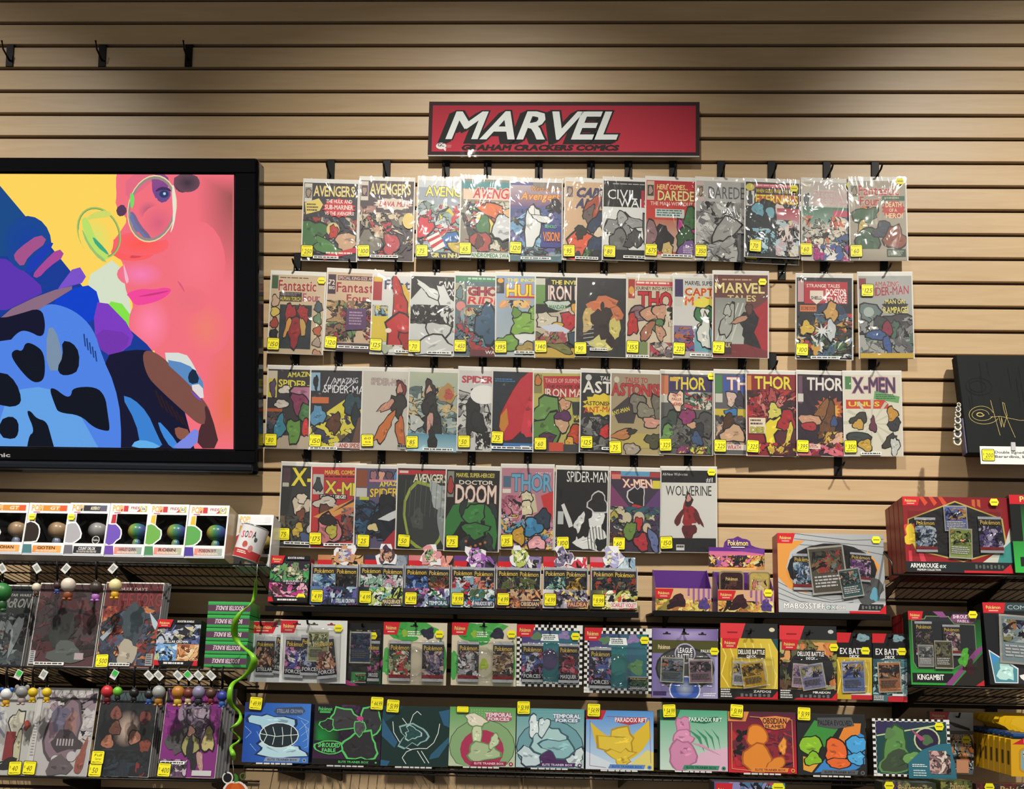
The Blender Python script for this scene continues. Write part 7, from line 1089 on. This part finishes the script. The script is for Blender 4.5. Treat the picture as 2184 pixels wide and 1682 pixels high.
# checkered case with teal card, and a card hanging behind it
t, w, h = carton('card_case', 'checkered square case with green shape and teal corner card', 'gift box', (1864, 1533, 2030, 1656), 0.285, 0.05, 5, '#1c1c1e', [*checks(26, 20, 8), ('GH', 4.5, 5, 95.5, 95, '#342c58', '#1c3c40'), ('P', [(4.5, 28), (95.5, 6), (95.5, 95), (4.5, 95)], '#1c4448'), ('line', [(5, 30), (92, 8)], 2.2, '#c0d098'), ('B', 30, 46, 14, 30, '#5c8a4c', 12, '#2c4c2c', 0.3), ('B', 30, 74, 20, 18, '#3c4c38', -20, '#5c8a4c', 0.25), ('B', 52, 70, 12, 14, '#6c9a58', 0, '#2c4c2c', 0.3), ('B', 22, 26, 6, 10, '#587c4c', 20, None), ('E', 70, 36, 17, 22, '#c0cc98'), ('E', 70, 36, 15, 19.5, '#2c2040'), ('B', 70, 36, 7, 9, '#4c6c48', 0, None), ('P', [(48, 16), (68, 34), (62, 38)], '#a84c78')], 520)
p = Print(w*0.62, h*0.62, -0.004, 521, x0=-w/2+w*0.44, z0=-0.004); p.P([(0, 100), (0, 58), (30, 20), (62, 4), (90, 0), (100, 100)], '#2c6c80'); p.run([(K_, 44, 22, 88, 86, 'c8a0a0 8a6c70 d8c8c0 b89088 5c4c4c', 20, 12, 0.3), ('lines', 8, 60, 42, 70, 2, '#d8e8ec'), ('lines', 10, 76, 38, 96, 3, '#b0d0d8')]); p.build('corner_card', INKG, t)
hexsticker(t, w*0.36, h*0.88, -0.004)
hangcard('blister_pack', 'grey hanging battle box half hidden behind the checkered case', (1984, 1518, 2077, 1650), 0.12, [('G', 0, 0, 100, 100, '#b8bcc0', '#3c4448'), *logo(0, 0, 46, 14, slant=6), ('R', 0, 30, 100, 100, '#5c6468'), (K_, 40, 36, 100, 92, '8a949c c88450 3c4c54 b85c40 a8b4b8 d8a878', 22, 12, 0.2), ('T', 'BATTLE', 40, 45, 94, 54, '#dcd8c4', '#3c3c3c'), ('T', 'MY FIRST', 40, 36, 80, 42, '#c8d0d0', '#3c3c3c'), ('R', 60, 76, 88, 98, '#c89070'), ('P', [(36, 14), (60, 18), (92, 26), (92, 30), (58, 24)], '#17171a')], [], 530, side='#8a8c90', thick=0.02, sale=(82, 44), peg_at=(2040, 1528))

# ------------------------------------------------------------------ right-hand shelves
wire_shelf('upper right black wire basket shelf under the red gift boxes', 1903, 2420, 1229, 0.25, 0.003, 0.05, step=0.024, brackets=(1925, 2150), ends=0.13)
ARM = [('G', 0, 0, 100, 100, '#7c1620', '#901c24'), *[('P', [(16+i*9, 0), (20+i*9, 0), (24+i*9, 8), (21+i*9, 12)], '#c8482c') for i in range(3)], *[('P', [(66+i*5, 3), (69+i*5, 3), (69+i*5, 14), (66+i*5, 11)], '#b85c38') for i in range(2)], ('P', [(4, 30), (50, 5), (94, 28), (96, 64), (84, 74), (54, 86), (10, 72), (3, 48)], '#b0a050'), ('P', [(5, 31), (50, 7), (92.5, 29), (94.5, 63), (83, 72.5), (54, 84), (11, 70.5), (4.5, 48)], '#1c1c20'), ('B', 7, 44, 9, 9, '#c8443c', 0, None, 0.3), ('B', 7, 54, 8, 14, '#d8bc34', 0, None, 0.4), ('B', 16, 54, 6, 9, '#d8bc34', 0, None), ('P', [(3, 72), (6, 72), (6, 88), (3, 88)], '#c83c4c'), ('P', [(12, 72), (16, 72), (19, 86), (14, 86)], '#c83c4c'), ('P', [(72, 86), (84, 74), (94, 62), (100, 40), (100, 86)], '#c0c4b8'), ('P', [(86, 86), (90, 70), (100, 58), (100, 86)], '#3c8a84'), ('R', 0, 86, 100, 100, '#1c2224'), ('T', 'ARMAROUGE', 4, 88.5, 30, 94, '#f0f0f0'), ('T', 'ex', 31, 88.5, 37, 94, '#c0d0d0', {'shear': 0.2}), ('T', 'PREMIUM COLLECTION', 10, 95.5, 32, 98, '#e0e0e0'), *icons(64, 89, 92, 94.5, 8, '#58605c'), ('P', [(54, 97), (90, 97), (98, 88), (100, 100), (54, 100)], '#c02430'), *logo(0, 0, 17, 12, slant=2.5)]
for k in (3, 2, 1, 0):
    off = 0.034*k
    t, w, h = carton('card_gift_box', 'large red window box with gold hexagon frame, front of its row' if k == 0 else 'red gift box edge, '+('second', 'third', 'rearmost')[k-1]+' in the row behind the hexagon window', 'gift box', (1934, 1060, 2162, 1221), 0.235, 0.032, 8, '#6c141c', ARM if k == 0 else [bg('#7c1620')], 540+k, 'red gift boxes')
    t.location += Vector((0.0, off*math.cos(rad(8)), -off*math.sin(rad(8))))
    if k == 0:
        in_window(t, w, h, 49, 46, 44, 30, [(10, 28, 30, 74, '4c5c78 8a98b0 2c3444 b8c4d0', '', 0), (70, 26, 92, 74, '5c4c84 8a7cb0 2c2c44 b0a8c8', '', 0), (38, 12, 60, 46, '6c78b0 c8a858 2c3460 b87c58', None, 0), (40, 42, 62, 82, '8a9c58 b8c070 c87848 5c6c3c', None, 3)], 545, oval=False)
        hexsticker(t, w*0.36, h*0.93, -0.008)
carton('card_gift_box', 'black and green gift box cut by the right edge, above', 'gift box', (2166, 1056, 2330, 1222), 0.245, 0.06, 8, '#141618', [('G', 0, 10, 100, 100, '#1c2420', '#38b84c'), ('R', 0, 0, 100, 12, '#c8202c'), ('T', 'Pok\u00e9mon', 14, 2, 60, 9, '#ecd080', '#7a2020'), ('R', 0, 12, 14, 60, '#161818'), ('R', 8, 80, 92, 92, '#1c2420')], 550)
wire_shelf('lower right black wire shelf under the green-framed boxes', 1948, 2420, 1469, 0.25, 0.003, 0.05, step=0.024, brackets=(1975, 2320))
KG = [('G', 0, 0, 100, 100, '#14181a', '#2c9a3c'), ('R', 0, 0, 100, 10, '#141416'), ('P', [(4, 12), (22, 10), (24, 6), (56, 6), (64, 16), (92, 17), (92, 60), (60, 78), (8, 78), (4, 70)], '#6c8a5c'), ('P', [(5, 13), (23, 11), (25, 7.2), (55, 7.2), (63, 17.2), (91, 18.2), (91, 60), (60, 76.5), (9, 76.5), (5, 69)], '#20242a'), ('P', [(34, 0), (48, 0), (54, 8), (44, 8)], '#8a4c84'), ('R', 2, 84, 58, 97, '#17191a'), ('T', 'KINGAMBIT', 9, 86, 45, 93, '#ececec'), ('P', [(46, 100), (56, 100), (100, 52), (100, 46), (92, 50)], '#84447c'), ('P', [(58, 100), (100, 56), (100, 100)], '#26221e'), ('B', 80, 74, 8, 10, '#3c1820', 0, None), ('B', 74, 62, 6, 14, '#58b83c', 20, None), ('P', [(62, 3), (90, 3), (94, 10), (88, 16), (64, 15), (58, 9)], '#7c4470'), ('T', 'SHROUDED', 62, 4.5, 90, 9, '#ecdce8'), ('T', 'FABLE', 68, 11, 84, 14.5, '#e0c8dc'), ('P', [(88, 100), (100, 92), (100, 100)], '#c02430'), *logo(0, 0, 21, 12, slant=3)]
for k in (2, 1, 0):
    off = 0.042*k
    t, w, h = carton('card_gift_box', 'black and green window box with purple sash, front of its row' if k == 0 else 'gift box edge, '+('second', 'rearmost')[k-1]+' in the row behind the purple sash box', 'gift box', (1944, 1304, 2100, 1461), 0.235, 0.04, 6, '#7a1820' if k else '#1c2420', KG if k == 0 else [bg('#7a1820')], 560+k, 'green window boxes')
    t.location += Vector((0, off*math.cos(rad(6)), -off*math.sin(rad(6))))
    if k == 0:
        in_window(t, w, h, 48, 42, 42, 33, [(8, 14, 32, 60, '34302c 6c6450 8a6c84 2c2c30', '', 0), (46, 18, 70, 60, '3c3034 8a5c80 5c4c54 c8b8a8', '', 0), (10, 46, 32, 76, '8a8c8c 5c6064 b8b8b4 3c4044', None, 0), (33, 40, 58, 78, '58543c 34322c 8a8458 6c6c60', None, 0)], 565, oval=False)
        hexsticker(t, w*0.38, h*0.96, -0.008)
t, w, h = carton('card_gift_box', 'black gift box with pale card cut by the right edge, below', 'gift box', (2112, 1286, 2290, 1461), 0.25, 0.06, 10, '#12141a', [bg('#15181e'), ('R', 0, 0, 100, 10, '#34484c'), ('T', 'COMBINED', 30, 3, 80, 8, '#a8b8bc', {'w': 'r'}), ('P', [(2, 58), (36, 80), (34, 98), (6, 98)], '#e4e8ec'), ('P', [(3, 60), (34.5, 81), (33, 97), (7, 97)], '#4c8a9c'), ('B', 20, 84, 10, 12, '#b8e0dc', 0, None), ('P', [(4, 62), (14, 68), (6, 76)], '#3c8ac8'), ('P', [(36, 80), (100, 80), (100, 98), (34, 98)], '#2c2c30'), ('B', 60, 92, 22, 8, '#ececec', 0, None), *logo(0, 0, 28, 13, slant=3)], 570)
in_window(t, w, h, 55, 44, 40, 30, [(14, 16, 80, 76, '8aa0a8 5c6ca0 c8d0d0 8a8c58 3c4464 b87c58', None, 4)], 572, oval=False)
# yellow boxes hung one behind another
p0 = at(2157, 1655, 0.30)
for k in range(8):
    t = thing('hanging_toy_box', ('frontmost', 'second', 'third', 'fourth', 'fifth', 'sixth', 'seventh', 'rearmost')[k]+' yellow window box on the lower right hook', 'toy box', (p0.x+0.085, p0.y+0.032*k, p0.z), group='yellow boxes on a hook')
    w, h = 0.17, 0.098
    V = []; boxobj('box', (-w/2, w/2, 0.0, 0.026, 0, h), mat('#d8a81c', 0.35), t, bev=0.0015)
    boxobj('blue_top', (-w/2+0.006, w/2-0.006, 0.0, 0.026, h, h+0.016), mat('#1c4478', 0.25), t, bev=0.007, seg=2)
    p = Print(w-0.01, 0.045, 0.012, 3, z0=h+0.012); p.P([(0, 40), (3, 12), (10, 0), (90, 0), (97, 12), (100, 40), (80, 70), (70, 100), (30, 100), (20, 70)], '#e4b820'); p.P([(36, 40), (44, 24), (58, 24), (62, 40)], '#3c1c14'); p.build('hang_tab', INKG, t)
    bk = Print(w-0.01, 0.045, 0.0135, 3, z0=h+0.012); bk.P([(0, 40), (3, 12), (10, 0), (90, 0), (97, 12), (100, 40), (80, 70), (70, 100), (30, 100), (20, 70)], '#c89c18'); bk.build('tab_back', INKG, t)
    # punched side window
    boxobj('side_window', (-w/2-0.0006, -w/2+0.002, 0.008, 0.019, 0.03, 0.066), mat('#5c4410', 0.5), t)
    if k == 0:
        q = Print(w, h, -0.0003, 5); q.R(0, 0, 100, 100, '#e0ac18'); q.P([(2, 14), (22, -6), (60, -6), (60, 14)], '#c8242c'); q.T('Pok\u00e9mon', 20, 0, 60, 10, '#ecd080', '#7a2020'); q.P([(50+x, 56+y) for x, y in rrect(76, 70, 12)], '#c8941c'); q.P([(50+x, 56+y) for x, y in rrect(70, 62, 10)], '#8ab0bc'); q.K(18, 26, 82, 50, 'b8a878 8a8c90 c8c8c0', 10, 12, 0.2); q.build('front_print', INKG, t)
a = at(2118, 1517, 0.0); t = thing('peg_hook', 'black hook plate carrying the row of yellow boxes', 'hook', (p0.x+0.085, -0.001, p0.z+0.125))
boxobj('plate', (-0.012, 0.012, -0.004, 0, -0.03, 0.04), BLACK, t, bev=0.001); tube('prong', [(0, -0.003, 0), (0, -0.31, 0), (0, -0.318, 0.014)], 0.003, BLACK, t)
hook(2118, 28, 'black hook plate above the leftmost yellow box')

# ------------------------------------------------------------------ signed black board with price card
def signed_board():
    base, w, h = place(2064, 2330, 968, 757, 0.125, 13)
    t = thing('signed_box', 'black textured board with gold signature leaning at the right edge', 'collectible', base, (rad(-13), 0, 0))
    boxobj('case', (-w/2, w/2, 0.0, 0.03, 0, h), mat('#0c1012', 0.7, 0.0, 0.2), t, bev=0.003)
    boxobj('spine_edge', (-w/2-0.003, -w/2, 0.002, 0.028, 0.002, h*0.35), mat('#3c3c70', 0.3), t)
    p = Print(w, h, -0.0003, 3); r = random.Random(4)
    for i in range(16):
        x = r.uniform(2, 98); y = r.uniform(0, 70); p.P([(x, y), (x+0.5, y), (x+0.7, y+r.uniform(8, 30)), (x+0.2, y+r.uniform(8, 30))], '#0e1416')
    for a, b, rx, ry in ((16, 33, 11, 9), (15, 33, 7, 6)): p.ring(a, b, rx, ry, 0.6, '#12181a')
    g = '#c8b470'
    def sp(cx, cy, rx, ry, t0, t1): return [(cx+rx*(1-0.1*k/8)*math.cos(t0+(t1-t0)*k/24), cy+ry*math.sin(t0+(t1-t0)*k/24)) for k in range(25)]
    p.line(sp(16, 62, 13, 9, 0.4, 6.0), 0.35, g); p.line(sp(15, 62, 9, 5.5, 0.2, 6.2), 0.35, g); p.line(sp(14, 61.5, 3.2, 1.8, 0, 6.3), 0.8, g)
    p.line([(24, 47), (26, 66), (28, 82)], 0.35, g); p.line([(22, 64), (30, 63), (46, 67), (60, 66)], 0.35, g); p.line([(29, 63), (30, 74), (31, 64), (32, 74), (33, 70), (36, 62), (35, 50), (33.5, 49), (34, 58), (37, 72), (40, 84)], 0.35, g)
    m = print_mat('matt_dark_print', 0.8); m.node_tree.nodes['Principled BSDF'].inputs['Specular IOR Level'].default_value = 0.2; p.build('face_print', m, t)
    q = boxobj('card_holder', (-0.055, 0.1, -0.028, -0.003, 0.004, 0.012), BLACK, t)
    o = thing('price_card', 'white description card with a yellow price sticker on the signed board', 'price card', at(2092, 989, 0.165)+Vector((0.11, 0, 0)), (rad(-6), 0, 0))
    cw, ch = 0.22, 0.053
    boxobj('card', (-cw/2, cw/2, 0.0003, 0.001, 0, ch), WHITE, o)
    c = Print(cw, ch, 0, 4); c.R(0, 0, 100, 100, '#ececea'); c.T('Double signed', 19, 26, 56, 40, '#26262a'); c.T('Berardinis, li', 19, 50, 56, 64, '#26262a'); c.build('card_print', INK, o)
    sticker(o, -cw/2+0.022, ch*0.5, '200', -0.001, 0.033, 0.033)
    boxobj('clip', (-cw/2+0.088, -cw/2+0.1, -0.003, 0.002, ch-0.012, ch+0.012), mat('#c8c8cc', 0.2), o)
    c = thing('chain_charm', 'black and white chain strap hanging at the side of the black board', 'charm', at(2045, 858, 0.15))
    z = 0.0
    for i, (dx, s) in enumerate(((0, 0.006), (-0.002, 0.008), (-0.003, 0.009), (-0.004, 0.010), (-0.004, 0.011), (-0.005, 0.012), (-0.006, 0.013))):
        z -= s*1.15; n = 12
        pts = [(dx+s*0.8*math.cos(2*PI*k/n), s*0.25*math.sin(2*PI*k/n), z+s*math.sin(2*PI*k/n)) for k in range(n+1)]
        tube('link', pts, s*0.24, WHITE if i % 2 else mat('#e4dfc8', 0.4), c); z -= s*0.6
        boxobj('inner', (dx-s*0.45, dx+s*0.45, s*0.05, s*0.2, z+s*0.1, z+s*1.1), mat('#3c3832', 0.5), c)
signed_board()

# ------------------------------------------------------------------ package tops at the bottom edge
t, w, h = carton('card_gift_box', 'clear-wrapped box with red corner at the bottom edge', 'gift box', (1524, 1668, 1676, 1800), 0.4, 0.08, 3, '#2c2c30', [('GH', 0, 0, 100, 100, '#5c5c94', '#3c8aa8'), (K_, 20, 0, 90, 60, '8a88c0 b83c58 d8e4e8 3c3c40 c8c8d4', 26, 8, 0.2), *logo(2, 2, 26, 30, slant=3)], 600)
hexsticker(t, w*0.4, h*0.93, -0.003, 0.034, 0.022)
for i, (q, lab, c, pal) in enumerate((((1885, 1668, 2000, 1800), 'olive card package at the bottom edge, left of three', '#2c3020', '5c6440 8a8458 3c4030 58305c'), ((2010, 1664, 2078, 1800), 'green card package at the bottom edge, middle of three', '#3c4420', '7a7c3c 5c6430 a89c50'), ((2086, 1672, 2260, 1800), 'dark red card package at the bottom edge, right of three', '#3c1c1c', '5c2024 3c3034 8a4c44 c8c8c8'))):
    t, w, h = carton('card_gift_box', lab, 'gift box', q, 0.385, 0.06, 3, c, [bg(c), (K_, 0, 0, 100, 60, pal, 24, 10, 0.2), ('T', 'Pok\u00e9mon', 30, 4, 74, 14, '#b8a068', '#2c2820')], 610+i)
    if i != 1: hexsticker(t, -w*(0.38 if i == 0 else 0.34), h*0.94, -0.003)
